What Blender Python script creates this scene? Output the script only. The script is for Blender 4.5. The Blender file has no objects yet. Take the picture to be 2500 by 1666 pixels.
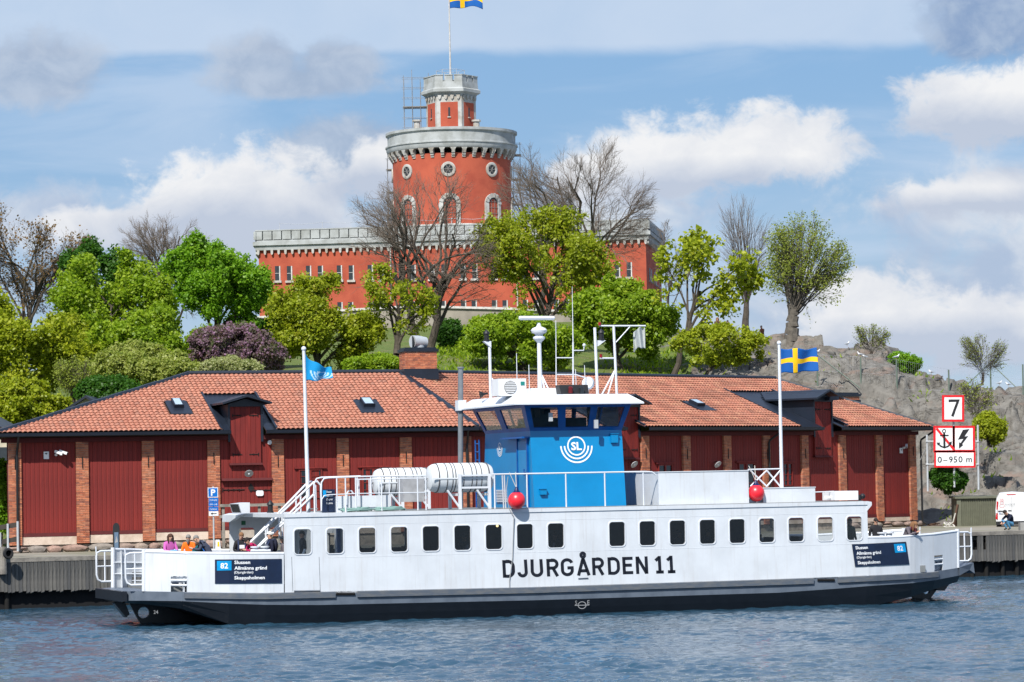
import bpy, math, random
import numpy as np
from mathutils import Vector, Matrix
S = bpy.context.scene
COL = S.collection
random.seed(7)
RNG = np.random.default_rng(11)

# ------------------------------------------------------------------ camera
F_, CX, CY = 7800.0, 1250.0, 833.0          # focal length in photo pixels, image centre
ROLL, PITCH, EYE = 0.019, math.atan((1185 - 833) / 7800.0), 4.55
cp, sp = math.cos(PITCH), math.sin(PITCH)
CF = np.array([0, cp, sp]); U0 = np.array([0, -sp, cp]); R0 = np.array([1.0, 0, 0])
CU = U0 * math.cos(ROLL) + R0 * math.sin(ROLL)
CR = R0 * math.cos(ROLL) - U0 * math.sin(ROLL)
CC = np.array([0, 0, EYE])
cam = bpy.data.objects.new('camera', bpy.data.cameras.new('camera'))
COL.objects.link(cam)
cam.data.sensor_width = 36.0
cam.data.lens = 36.0 * F_ / 2500.0
cam.data.clip_start = 1.0
cam.data.clip_end = 20000.0
cam.matrix_world = Matrix(((CR[0], CU[0], -CF[0], 0), (CR[1], CU[1], -CF[1], 0), (CR[2], CU[2], -CF[2], EYE), (0, 0, 0, 1)))
S.camera = cam

# ------------------------------------------------------------------ world: sky with clouds, sun, exposure
SUN_EL, SUN_AZ = math.radians(47), math.radians(-20)     # azimuth from -Y (behind the camera), negative = left
sd = Vector((math.sin(SUN_AZ) * math.cos(SUN_EL), -math.cos(SUN_AZ) * math.cos(SUN_EL), math.sin(SUN_EL)))
sun = bpy.data.objects.new('sun', bpy.data.lights.new('sun', 'SUN'))
COL.objects.link(sun)
sun.data.energy = 5.0
sun.data.angle = math.radians(0.53)
sun.data.color = (1.0, 0.955, 0.89)
sun.rotation_euler = sd.to_track_quat('Z', 'Y').to_euler()
sun.location = (0, 0, 80)
S.view_settings.view_transform = 'Standard'
S.view_settings.look = 'None'
S.view_settings.exposure = 0.4
S.view_settings.gamma = 1.0
S.view_settings.use_curve_mapping = False
S.cycles.max_bounces = 6
S.cycles.transparent_max_bounces = 12
S.cycles.caustics_reflective = False
S.cycles.caustics_refractive = False

W = bpy.data.worlds.new('World'); S.world = W; W.use_nodes = True
def srgb(r, g, b):
    f = lambda c: (c / 255 / 12.92) if c <= 10 else ((c / 255 + 0.055) / 1.055) ** 2.4
    return (f(r), f(g), f(b))
class NT:
    """small node-tree writer"""
    def __init__(s, nt): s.nt = nt; nt.nodes.clear()
    def n(s, typ, **kw):
        nd = s.nt.nodes.new(typ)
        ins = kw.pop('ins', {})
        for k, v in kw.items(): setattr(nd, k, v)
        for k, v in ins.items():
            if isinstance(v, bpy.types.NodeSocket): s.nt.links.new(v, nd.inputs[k])
            else: nd.inputs[k].default_value = v
        return nd
    def m(s, op, a, b=0.0, c=None, clamp=False):
        nd = s.nt.nodes.new('ShaderNodeMath'); nd.operation = op; nd.use_clamp = clamp
        for i, v in enumerate((a, b, c)):
            if v is None: continue
            if isinstance(v, bpy.types.NodeSocket): s.nt.links.new(v, nd.inputs[i])
            else: nd.inputs[i].default_value = v
        return nd.outputs[0]
    def mix(s, fac, a, b, blend='MIX'):
        nd = s.nt.nodes.new('ShaderNodeMix'); nd.data_type = 'RGBA'; nd.blend_type = blend
        for i, v in ((0, fac), (6, a), (7, b)):
            if isinstance(v, bpy.types.NodeSocket): s.nt.links.new(v, nd.inputs[i])
            else: nd.inputs[i].default_value = v if i == 0 or len(v) == 4 else (*v, 1)
        return nd.outputs[2]
    def sstep(s, x, lo, hi):
        nd = s.nt.nodes.new('ShaderNodeMapRange'); nd.interpolation_type = 'SMOOTHSTEP'
        for i, v in enumerate((x, lo, hi, 0.0, 1.0)):
            if isinstance(v, bpy.types.NodeSocket): s.nt.links.new(v, nd.inputs[i])
            else: nd.inputs[i].default_value = v
        return nd.outputs[0]
    def link(s, a, b): s.nt.links.new(a, b)

def sky():
    T = NT(W.node_tree)
    sk = T.n('ShaderNodeTexSky', sky_type='NISHITA', sun_disc=False, sun_elevation=SUN_EL,
             sun_rotation=math.pi - SUN_AZ, air_density=1.0, dust_density=0.6, ozone_density=3.0, altitude=0)
    g = T.n('ShaderNodeTexCoord').outputs['Generated']
    sx = T.n('ShaderNodeSeparateXYZ', ins={0: g})
    x, y, z = sx.outputs
    az = T.m('ARCTAN2', x, y)
    el = T.m('ARCSINE', z)
    # cloud coordinates in units of 100 photo pixels (0.0128 rad)
    K = 78.0
    A = T.m('MULTIPLY', az, K); E = T.m('MULTIPLY', el, K)
    P = T.n('ShaderNodeCombineXYZ', ins={0: A, 1: E, 2: 0.0}).outputs[0]
    def noise(scale, detail, rough, off=0.0, sy=1.0, dist=0.0):
        mp = T.n('ShaderNodeMapping', ins={0: P, 1: (off, off * 1.7, off * 0.3), 3: (scale, scale * sy, 1)})
        return T.n('ShaderNodeTexNoise', ins={'Vector': mp.outputs[0], 'Scale': 1.0, 'Detail': detail, 'Roughness': rough, 'Distortion': dist}).outputs['Fac']
    # edge noise is billowy for the heaps of cumulus
    n1 = noise(0.75, 9, 0.60, 3.1, 1.15, 0.35)
    n2 = noise(0.22, 6, 0.55, 9.7, 2.2, 0.3)
    n3 = noise(2.2, 6, 0.62, 5.2, 1.2, 0.6)
    n4 = noise(0.34, 6, 0.55, 1.4, 1.3, 0.5)
    def ell(cx, cy, rx, ry, flat=1.0):
        """1 inside, 0 outside an ellipse centred on photo pixel cx, cy; flat > 1 gives a flat base"""
        a0 = (cx - 1250) / 100.0; e0 = (1185 - 0.019 * (cx - 1250) - cy) / 100.0
        dx = T.m('DIVIDE', T.m('SUBTRACT', A, a0), rx / 100.0)
        dy = T.m('DIVIDE', T.m('SUBTRACT', E, e0), ry / 100.0)
        if flat != 1.0:
            neg = T.m('LESS_THAN', dy, 0.0)
            dy = T.m('MULTIPLY', dy, T.m('ADD', T.m('MULTIPLY', neg, flat - 1.0), 1.0))
        return T.m('SUBTRACT', 1.0, T.m('SQRT', T.m('ADD', T.m('MULTIPLY', dx, dx), T.m('MULTIPLY', dy, dy))))
    def union(l):
        r = l[0]
        for q in l[1:]: r = T.m('SMOOTH_MAX', r, q, 0.25)
        return r
    G = 1.0 / 0.0795                                   # picture value 1 at this strength and exposure
    def C(r, g_, b): c = srgb(r, g_, b); return (c[0] * G, c[1] * G, c[2] * G, 1)
    blue = T.mix(0.72, sk.outputs[0], T.mix(T.sstep(E, 0.0, 11.0), C(180, 208, 236), C(141, 186, 233)))
    # high thin veil all over the sky, banded along the horizon
    v = noise(0.10, 7, 0.55, 2.3, 5.0, 0.5)
    vm = T.m('MULTIPLY', T.sstep(v, 0.40, 0.70), 0.6)
    hi = T.sstep(T.m('ADD', E, T.m('MULTIPLY', T.m('SUBTRACT', n2, 0.5), 0.7)), 10.35, 10.75)      # the upper sheet of cirrus
    vm = T.m('MAXIMUM', vm, T.m('MULTIPLY', hi, T.m('ADD', 0.62, T.m('MULTIPLY', n4, 0.45))), clamp=True)
    lo = T.m('MULTIPLY', T.sstep(E, 8.0, 3.0), T.m('ADD', 0.05, T.m('MULTIPLY', T.sstep(n4, 0.3, 0.7), 0.75)))
    vm = T.m('MAXIMUM', vm, lo)
    c = T.mix(vm, blue, C(200, 217, 239))
    def layer(c, shapes, amp, lo_, hi_, fac, col):
        d = T.m('ADD', union(shapes), T.m('ADD', T.m('MULTIPLY', T.m('SUBTRACT', n1, 0.5), amp), T.m('MULTIPLY', T.m('SUBTRACT', n3, 0.5), amp * 0.35)))
        f = T.sstep(d, lo_, hi_)
        return T.mix(T.m('MULTIPLY', f, fac), c, col), f
    # broken grey and whitish cloud towards the horizon
    c, _ = layer(c, [ell(120, 545, 420, 110), ell(620, 560, 520, 110), ell(1500, 500, 380, 130), ell(2420, 500, 420, 140), ell(2050, 760, 500, 160), ell(2500, 700, 500, 260), ell(3300, 600, 800, 300), ell(-800, 520, 800, 200)], 1.5, 0.0, 0.75, 0.85,
                 T.mix(T.sstep(n4, 0.36, 0.64), C(178, 194, 219), C(224, 229, 237)))
    # flat grey clouds
    c, _ = layer(c, [ell(110, 190, 210, 130, 1.2), ell(650, 160, 150, 95), ell(830, 165, 150, 85), ell(740, 205, 280, 55), ell(860, 375, 240, 120, 1.2)], 1.0, 0.02, 0.5, 0.82,
                 T.mix(T.sstep(n1, 0.35, 0.65), C(166, 182, 206), C(190, 202, 220)))
    c, _ = layer(c, [ell(2450, 45, 230, 150), ell(2380, 110, 120, 70)], 1.0, 0.0, 0.5, 0.9, T.mix(T.sstep(n1, 0.35, 0.65), C(134, 160, 198), C(172, 190, 215)))
    # heaped white clouds
    d = [ell(600, 520, 360, 195, 1.35), ell(470, 540, 240, 120, 1.3), ell(980, 420, 190, 120), ell(260, 560, 190, 70),
         ell(1610, 400, 300, 135, 1.1), ell(1880, 370, 300, 150, 1.25), ell(1480, 430, 200, 90),
         ell(2450, 290, 310, 160, 1.5), ell(2420, 480, 330, 75), ell(2120, 790, 260, 170, 1.1), ell(2400, 820, 330, 140, 1.2),
         ell(3100, 600, 420, 200, 1.3), ell(-500, 520, 520, 200, 1.3), ell(3700, 200, 600, 220, 1.4), ell(-1300, 300, 600, 240, 1.4)]
    dens = T.m('ADD', union(d), T.m('ADD', T.m('MULTIPLY', T.m('SUBTRACT', n1, 0.5), 1.15), T.m('MULTIPLY', T.m('SUBTRACT', n3, 0.5), 0.42)))
    wf = T.sstep(dens, 0.10, 0.46)
    # shading: bases and folds are greyer, the tops whitest
    base = union([ell(640, 590, 460, 120), ell(1760, 500, 480, 105), ell(2420, 360, 360, 110), ell(2250, 900, 520, 120), ell(960, 470, 240, 80), ell(2420, 530, 400, 70)])
    fold = T.m('MULTIPLY', T.m('SUBTRACT', 0.52, n4), 1.6)
    sh = T.m('ADD', T.m('ADD', 0.12, fold), T.m('ADD', T.m('MULTIPLY', T.m('MAXIMUM', T.m('ADD', base, 0.15), 0.0), 1.35), T.m('MULTIPLY', T.m('SUBTRACT', n3, 0.5), 0.35)), clamp=True)
    cc = T.mix(T.m('MULTIPLY', sh, 0.95), C(246, 246, 247), C(190, 201, 220))
    c = T.mix(T.m('MULTIPLY', wf, 0.97), c, cc)
    # the rest of the dome: scattered cloud of the same kind, well above the frame
    bigm = T.n('ShaderNodeTexNoise', ins={'Vector': g, 'Scale': 3.2, 'Detail': 6.0, 'Roughness': 0.58}).outputs['Fac']
    hf = T.m('MULTIPLY', T.sstep(bigm, 0.52, 0.68), T.sstep(z, 0.17, 0.30))
    c = T.mix(1.0, c, T.mix(T.sstep(z, 0.16, 0.5), (1, 1, 1, 1), (0.75, 0.8, 0.95, 1)), 'MULTIPLY')
    c = T.mix(T.m('MULTIPLY', hf, 0.6), c, C(225, 228, 236))
    bg = T.n('ShaderNodeBackground', ins={0: c, 1: 0.06})
    out = T.n('ShaderNodeOutputWorld', ins={0: bg.outputs[0]})
sky()

# ------------------------------------------------------------------ materials
MATS = {}
def mat(name, col, rough=0.6, metal=0.0, var=0.12, scale=3.0, bump=0.0, bscale=20.0, col2=None, tint=None, spec=0.4, stretch=(1, 1, 1), streak=0.0, emit=None):
    """principled material: base colour mottled by noise towards col2 (or darker); tint = list of colours picked per piece"""
    m = bpy.data.materials.new(name); m.use_nodes = True; MATS[name] = m
    T = NT(m.node_tree)
    co = T.n('ShaderNodeTexCoord').outputs['Object']
    mp = T.n('ShaderNodeMapping', ins={0: co, 3: stretch}).outputs[0]
    nz = T.n('ShaderNodeTexNoise', ins={'Vector': mp, 'Scale': scale, 'Detail': 6.0, 'Roughness': 0.6}).outputs['Fac']
    base = (*col, 1)
    if tint:
        at = T.n('ShaderNodeAttribute', attribute_name='tint', attribute_type='GEOMETRY').outputs['Fac']
        rd = T.n('ShaderNodeObjectInfo').outputs['Random']
        fr = T.m('FRACT', T.m('ADD', at, rd))
        rp = T.n('ShaderNodeValToRGB', ins={0: fr}); cr = rp.color_ramp
        cr.interpolation = 'LINEAR'
        cr.elements[0].position = 0; cr.elements[0].color = (*tint[0], 1)
        cr.elements[1].position = 1; cr.elements[1].color = (*tint[-1], 1)
        for i, t in enumerate(tint[1:-1]):
            e = cr.elements.new((i + 1) / (len(tint) - 1)); e.color = (*t, 1)
        base = rp.outputs[0]
    c2 = (*col2, 1) if col2 else None
    if c2 is None:
        dark = T.mix(1.0, base, (1 - 2.2 * var,) * 3 + (1,), 'MULTIPLY')
    else: dark = c2
    c = T.mix(T.sstep(nz, 0.35, 0.7), base, dark)
    if streak:
        sp_ = T.n('ShaderNodeMapping', ins={0: co, 3: (9, 9, 0.5)}).outputs[0]
        sn = T.n('ShaderNodeTexNoise', ins={'Vector': sp_, 'Scale': 1.0, 'Detail': 5.0, 'Roughness': 0.65}).outputs['Fac']
        c = T.mix(T.m('MULTIPLY', T.sstep(sn, 0.5, 0.78), streak), c, (0.30, 0.24, 0.18, 1))
        s2 = T.n('ShaderNodeTexNoise', ins={'Vector': T.n('ShaderNodeMapping', ins={0: co, 3: (1.6, 1.6, 0.35)}).outputs[0], 'Scale': 1.0, 'Detail': 7.0, 'Roughness': 0.68}).outputs['Fac']
        c = T.mix(T.m('MULTIPLY', T.sstep(s2, 0.48, 0.72), streak * 0.9), c, (0.44, 0.43, 0.42, 1))
        s3 = T.n('ShaderNodeTexNoise', ins={'Vector': T.n('ShaderNodeMapping', ins={0: co, 1: (4, 1, 2), 3: (14, 14, 0.9)}).outputs[0], 'Scale': 1.0, 'Detail': 3.0, 'Roughness': 0.7}).outputs['Fac']
        c = T.mix(T.m('MULTIPLY', T.sstep(s3, 0.70, 0.80), streak * 1.6), c, (0.27, 0.15, 0.08, 1))
    p = T.n('ShaderNodeBsdfPrincipled', ins={'Base Color': c, 'Roughness': rough, 'Metallic': metal, 'Specular IOR Level': spec})
    if emit: p.inputs['Emission Color'].default_value = (*emit[0], 1); p.inputs['Emission Strength'].default_value = emit[1]
    if bump:
        bn = T.n('ShaderNodeTexNoise', ins={'Vector': mp, 'Scale': bscale, 'Detail': 5.0, 'Roughness': 0.6}).outputs['Fac']
        b = T.n('ShaderNodeBump', ins={'Strength': bump, 'Distance': 0.05, 'Height': bn})
        T.link(b.outputs[0], p.inputs['Normal'])
    T.n('ShaderNodeOutputMaterial', ins={0: p.outputs[0]})
    return m

def glass(name, tintc, refl=0.10):
    m = bpy.data.materials.new(name); m.use_nodes = True; MATS[name] = m
    T = NT(m.node_tree)
    tr = T.n('ShaderNodeBsdfTransparent', ins={0: (*tintc, 1)})
    gl = T.n('ShaderNodeBsdfGlossy', ins={0: (1, 1, 1, 1), 'Roughness': 0.03})
    ge = T.n('ShaderNodeNewGeometry')
    dt = T.m('ABSOLUTE', T.n('ShaderNodeVectorMath', operation='DOT_PRODUCT', ins={0: ge.outputs['Incoming'], 1: ge.outputs['Normal']}).outputs['Value'])
    f = T.m('ADD', refl - .05, T.m('MULTIPLY', .9, T.m('POWER', T.m('SUBTRACT', 1.0, dt, clamp=True), 5.0)), clamp=True)
    mx = T.n('ShaderNodeMixShader', ins={0: f, 1: tr.outputs[0], 2: gl.outputs[0]})
    T.n('ShaderNodeOutputMaterial', ins={0: mx.outputs[0]})
    return m

def leafmat(name, cols, trans=0.45):
    m = bpy.data.materials.new(name); m.use_nodes = True; MATS[name] = m
    T = NT(m.node_tree)
    at = T.n('ShaderNodeAttribute', attribute_name='tint', attribute_type='GEOMETRY').outputs['Fac']
    rp = T.n('ShaderNodeValToRGB', ins={0: at}); cr = rp.color_ramp
    cr.elements[0].color = (*cols[0], 1); cr.elements[1].color = (*cols[-1], 1)
    for i, t in enumerate(cols[1:-1]): cr.elements.new((i + 1) / (len(cols) - 1)).color = (*t, 1)
    d = T.n('ShaderNodeBsdfDiffuse', ins={0: rp.outputs[0]})
    tc = T.mix(1.0, rp.outputs[0], (1.35, 1.4, 0.6, 1), 'MULTIPLY')
    t = T.n('ShaderNodeBsdfTranslucent', ins={0: tc})
    mx = T.n('ShaderNodeMixShader', ins={0: trans, 1: d.outputs[0], 2: t.outputs[0]})
    gl = T.n('ShaderNodeBsdfGlossy', ins={0: (1, 1, 1, 1), 'Roughness': 0.45})
    m2 = T.n('ShaderNodeMixShader', ins={0: 0.012, 1: mx.outputs[0], 2: gl.outputs[0]})
    T.n('ShaderNodeOutputMaterial', ins={0: m2.outputs[0]})
    return m

# ------------------------------------------------------------------ geometry helpers
def V3(*a): return np.array(a, float)
def nrm(v):
    v = np.asarray(v, float); return v / (np.linalg.norm(v) + 1e-12)
class MB:
    """collects faces of ONE mesh object"""
    def __init__(s): s.v = []; s.f = []; s.m = []; s.t = []; s.mi = 0; s.tint = 0.0
    def add(s, vs, fs):
        b = len(s.v); s.v.extend([tuple(map(float, q)) for q in vs])
        for f in fs: s.f.append(tuple(i + b for i in f)); s.m.append(s.mi); s.t.append(s.tint)
        return s
    def box(s, x0, x1, y0, y1, z0, z1):
        vs = [(x, y, z) for z in (z0, z1) for x, y in ((x0, y0), (x1, y0), (x1, y1), (x0, y1))]
        return s.add(vs, [(0, 3, 2, 1), (4, 5, 6, 7), (0, 1, 5, 4), (1, 2, 6, 5), (2, 3, 7, 6), (3, 0, 4, 7)])
    def obox(s, c, ax, ay, az):
        c, ax, ay, az = map(np.asarray, (c, ax, ay, az))
        vs = [c + a * ax + b * ay + d * az for d in (-1, 1) for a, b in ((-1, -1), (1, -1), (1, 1), (-1, 1))]
        return s.add(vs, [(0, 3, 2, 1), (4, 5, 6, 7), (0, 1, 5, 4), (1, 2, 6, 5), (2, 3, 7, 6), (3, 0, 4, 7)])
    def hexa(s, b4, t4):
        return s.add(list(b4) + list(t4), [(0, 3, 2, 1), (4, 5, 6, 7), (0, 1, 5, 4), (1, 2, 6, 5), (2, 3, 7, 6), (3, 0, 4, 7)])
    def quad(s, a, b, c, d): return s.add([a, b, c, d], [(0, 1, 2, 3)])
    def poly(s, pts): return s.add(pts, [tuple(range(len(pts)))])
    def prism(s, pts, vec):
        pts = [np.asarray(p, float) for p in pts]; vec = np.asarray(vec, float); n = len(pts)
        fs = [tuple(range(n - 1, -1, -1)), tuple(range(n, 2 * n))] + [(i, (i + 1) % n, n + (i + 1) % n, n + i) for i in range(n)]
        return s.add(pts + [p + vec for p in pts], fs)
    def tube(s, p, q, r, r2=None, n=8, cap=True):
        p, q = np.asarray(p, float), np.asarray(q, float); r2 = r if r2 is None else r2
        d = nrm(q - p); a = nrm(np.cross(d, (0, 0, 1) if abs(d[2]) < 0.9 else (1, 0, 0))); b = np.cross(d, a)
        vs = []
        for c, rr in ((p, r), (q, r2)):
            for k in range(n):
                t = 2 * math.pi * k / n; vs.append(c + rr * (math.cos(t) * a + math.sin(t) * b))
        fs = [(k, (k + 1) % n, n + (k + 1) % n, n + k) for k in range(n)]
        if cap: fs += [tuple(range(n - 1, -1, -1)), tuple(range(n, 2 * n))]
        return s.add(vs, fs)
    def path(s, pts, r, n=6):
        pts = [np.asarray(p, float) for p in pts]
        rings = []
        a = None
        for i, p in enumerate(pts):
            d = nrm(pts[min(i + 1, len(pts) - 1)] - pts[max(i - 1, 0)])
            if a is None: a = nrm(np.cross(d, (0, 0, 1) if abs(d[2]) < 0.9 else (1, 0, 0)))
            a = nrm(a - d * (a @ d)); b = np.cross(d, a)
            rr = r[i] if hasattr(r, '__len__') else r
            rings.append([p + rr * (math.cos(2 * math.pi * k / n) * a + math.sin(2 * math.pi * k / n) * b) for k in range(n)])
        return s.loft(rings)
    def loft(s, rings, closed=True, cap=True):
        n = len(rings[0]); vs = [p for r in rings for p in r]; fs = []
        for i in range(len(rings) - 1):
            for k in range(n if closed else n - 1):
                fs.append((i * n + k, i * n + (k + 1) % n, (i + 1) * n + (k + 1) % n, (i + 1) * n + k))
        if cap and closed:
            fs.append(tuple(range(n - 1, -1, -1))); fs.append(tuple((len(rings) - 1) * n + k for k in range(n)))
        return s.add(vs, fs)
    def lathe(s, c, prof, n=16, axis=(0, 0, 1), a0=0.0, a1=2 * math.pi):
        """prof: (radius, height) pairs along axis"""
        c = np.asarray(c, float); d = nrm(axis); a = nrm(np.cross(d, (1, 0, 0) if abs(d[0]) < 0.9 else (0, 1, 0))); b = np.cross(d, a)
        full = abs(a1 - a0 - 2 * math.pi) < 1e-6
        ts = [a0 + (a1 - a0) * k / (n if full else n - 1) for k in range(n)]
        rings = [[c + d * h + r * (math.cos(t) * a + math.sin(t) * b) for t in ts] for r, h in prof]
        return s.loft(rings, closed=full, cap=full)
    def ball(s, c, r, nu=12, nv=8):
        r = (r, r, r) if not hasattr(r, '__len__') else r
        c = np.asarray(c, float)
        rings = [[c + V3(r[0] * math.sin(p) * math.cos(t), r[1] * math.sin(p) * math.sin(t), r[2] * math.cos(p))
                  for t in [2 * math.pi * k / nu for k in range(nu)]] for p in [math.pi * (i + 0.02) / nv if i == 0 else math.pi * min(i, nv - 0.02) / nv for i in range(nv + 1)]]
        return s.loft(rings)
    def grid(s, P):
        n, m = len(P), len(P[0])
        return s.add([p for r in P for p in r], [(i * m + j, i * m + j + 1, (i + 1) * m + j + 1, (i + 1) * m + j) for i in range(n - 1) for j in range(m - 1)])
    def mesh(s, name, mats, off=(0, 0, 0), smooth=False):
        me = bpy.data.meshes.new(name)
        ox, oy, oz = off
        me.from_pydata([(x - ox, y - oy, z - oz) for x, y, z in s.v], [], s.f)
        for m in (mats if isinstance(mats, (list, tuple)) else [mats]): me.materials.append(MATS[m] if isinstance(m, str) else m)
        me.polygons.foreach_set('material_index', s.m)
        if any(s.t): a = me.attributes.new('tint', 'FLOAT', 'FACE'); a.data.foreach_set('value', s.t)
        if smooth:
            me.polygons.foreach_set('use_smooth', [True] * len(s.f))
            try: me.set_sharp_from_angle(angle=math.radians(40))
            except Exception: pass
        return me
    def build(s, name, mats, parent=None, smooth=False, **kw):
        off = ORG.get(parent.name, (0, 0, 0)) if parent is not None else kw.pop('off', (0, 0, 0))
        return link(name, s.mesh(name, mats, off, smooth), parent, off=off, **kw)
ORG = {}
def link(name, me, parent=None, label=None, cat=None, group=None, kind=None, loc=None, off=(0, 0, 0)):
    o = bpy.data.objects.new(name, me); COL.objects.link(o)
    if parent is not None:
        o.parent = parent; ORG[o.name] = ORG.get(parent.name, (0, 0, 0))
    else: o.location = off
    if loc is not None: o.location = loc
    tag(o, label, cat, group, kind)
    return o
def tag(o, label=None, cat=None, group=None, kind=None):
    for k, v in (('label', label), ('category', cat), ('group', group), ('kind', kind)):
        if v: o[k] = v
    return o
def thing(name, loc, label, cat, group=None, rz=0.0, world=False):
    """Empty at a thing's base. world=True: its parts are written in world coordinates"""
    o = bpy.data.objects.new(name, None); COL.objects.link(o)
    o.location = loc; o.rotation_euler = (0, 0, rz); o.empty_display_size = 0.2
    ORG[o.name] = tuple(loc) if world else (0, 0, 0)
    return tag(o, label, cat, group)
def npmesh(name, V, nper, mats, tint=None, smooth=False, off=None):
    """mesh from an (N, nper, 3) array of separate polygons"""
    V = np.asarray(V, np.float32)
    if off is not None: V = V - np.asarray(off, np.float32)
    N = len(V); me = bpy.data.meshes.new(name)
    me.vertices.add(N * nper); me.vertices.foreach_set('co', V.reshape(-1))
    me.loops.add(N * nper); me.loops.foreach_set('vertex_index', np.arange(N * nper, dtype=np.int32))
    me.polygons.add(N); me.polygons.foreach_set('loop_start', np.arange(0, N * nper, nper, dtype=np.int32))
    me.polygons.foreach_set('loop_total', np.full(N, nper, np.int32))
    if tint is not None: a = me.attributes.new('tint', 'FLOAT', 'FACE'); a.data.foreach_set('value', np.asarray(tint, np.float32))
    for m in (mats if isinstance(mats, (list, tuple)) else [mats]): me.materials.append(MATS[m])
    if smooth: me.polygons.foreach_set('use_smooth', np.ones(N, bool))
    me.update(); me.validate()
    return me
def gridmesh(name, P, mats, smooth=True, off=(0, 0, 0)):
    P = np.asarray(P, np.float32) - np.asarray(off, np.float32); n, m = P.shape[:2]
    me = bpy.data.meshes.new(name)
    me.vertices.add(n * m); me.vertices.foreach_set('co', P.reshape(-1))
    i, j = np.meshgrid(np.arange(n - 1), np.arange(m - 1), indexing='ij')
    a = (i * m + j).reshape(-1)
    q = np.stack([a, a + 1, a + m + 1, a + m], 1).astype(np.int32)
    me.loops.add(q.size); me.loops.foreach_set('vertex_index', q.reshape(-1))
    me.polygons.add(len(q)); me.polygons.foreach_set('loop_start', np.arange(0, q.size, 4, dtype=np.int32))
    me.polygons.foreach_set('loop_total', np.full(len(q), 4, np.int32))
    if smooth: me.polygons.foreach_set('use_smooth', np.ones(len(q), bool))
    for mm in (mats if isinstance(mats, (list, tuple)) else [mats]): me.materials.append(MATS[mm])
    me.update(); me.validate()
    return me
def text(body, name, h, mtl, parent, origin, ux, uz, width=None, ext=0.004, bold=0.0, label=None, center=False):
    """flat lettering as a mesh: cap height h, baseline start at origin, along ux, upright uz"""
    cu = bpy.data.curves.new(name, 'FONT'); cu.body = body; cu.size = 1.0; cu.extrude = 0.0; cu.offset = bold; cu.resolution_u = 2
    t = bpy.data.objects.new('lettering_source', cu); COL.objects.link(t)
    dg = bpy.context.evaluated_depsgraph_get(); dg.update()
    me = bpy.data.meshes.new_from_object(t.evaluated_get(dg))
    bpy.data.objects.remove(t)
    v = np.zeros(len(me.vertices) * 3); me.vertices.foreach_get('co', v); v = v.reshape(-1, 3)
    x0, x1 = v[:, 0].min(), v[:, 0].max()
    sy = h / 0.73; sx = sy if width is None else width / (x1 - x0)
    ux, uz = nrm(ux), nrm(uz); nn = np.cross(ux, uz)
    X = (v[:, 0] - x0) * sx
    if center: X -= (x1 - x0) * sx / 2
    P = np.asarray(origin) + X[:, None] * ux + (v[:, 1] * sy)[:, None] * uz + ext * nn
    P = P - np.asarray(ORG.get(parent.name, (0, 0, 0)))
    me.vertices.foreach_set('co', P.reshape(-1).astype(np.float32)); me.update()
    me.materials.clear(); me.materials.append(MATS[mtl]); me.name = name
    for p in me.polygons: p.material_index = 0
    return link(name, me, parent, label=label)

# photo pixels to places
def ray(px, py): return CF + CR * (px - CX) / F_ - CU * (py - CY) / F_
def at(px, py, Y):
    v = ray(px, py); return CC + v * (Y / v[1])
def atz(px, py, z):
    v = ray(px, py); return CC + v * ((z - EYE) / v[2])
def hpx(px): return 1185 - 0.019 * (px - 1250)      # photo row of the horizon
class Frame:
    """vertical reference plane: s along it, w into it (away from the camera), z up"""
    def __init__(f, o, ang):
        f.o = V3(o[0], o[1], 0); f.ang = ang
        f.d = V3(math.cos(ang), math.sin(ang), 0); f.n = V3(-math.sin(ang), math.cos(ang), 0)
    def px(f, px, py, w=0.0):
        v = ray(px, py); t = ((f.o + w * f.n - CC) @ f.n) / (v @ f.n); P = CC + v * t - f.o
        return V3(P @ f.d, w, P[2])
    def p(f, s, w, z): return f.o + f.d * s + f.n * w + V3(0, 0, z)
def copyobj(o, parent=None):
    c = o.copy(); COL.objects.link(c)
    if parent is not None: c.parent = parent; ORG[c.name] = ORG.get(parent.name, (0, 0, 0))
    return c
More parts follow.
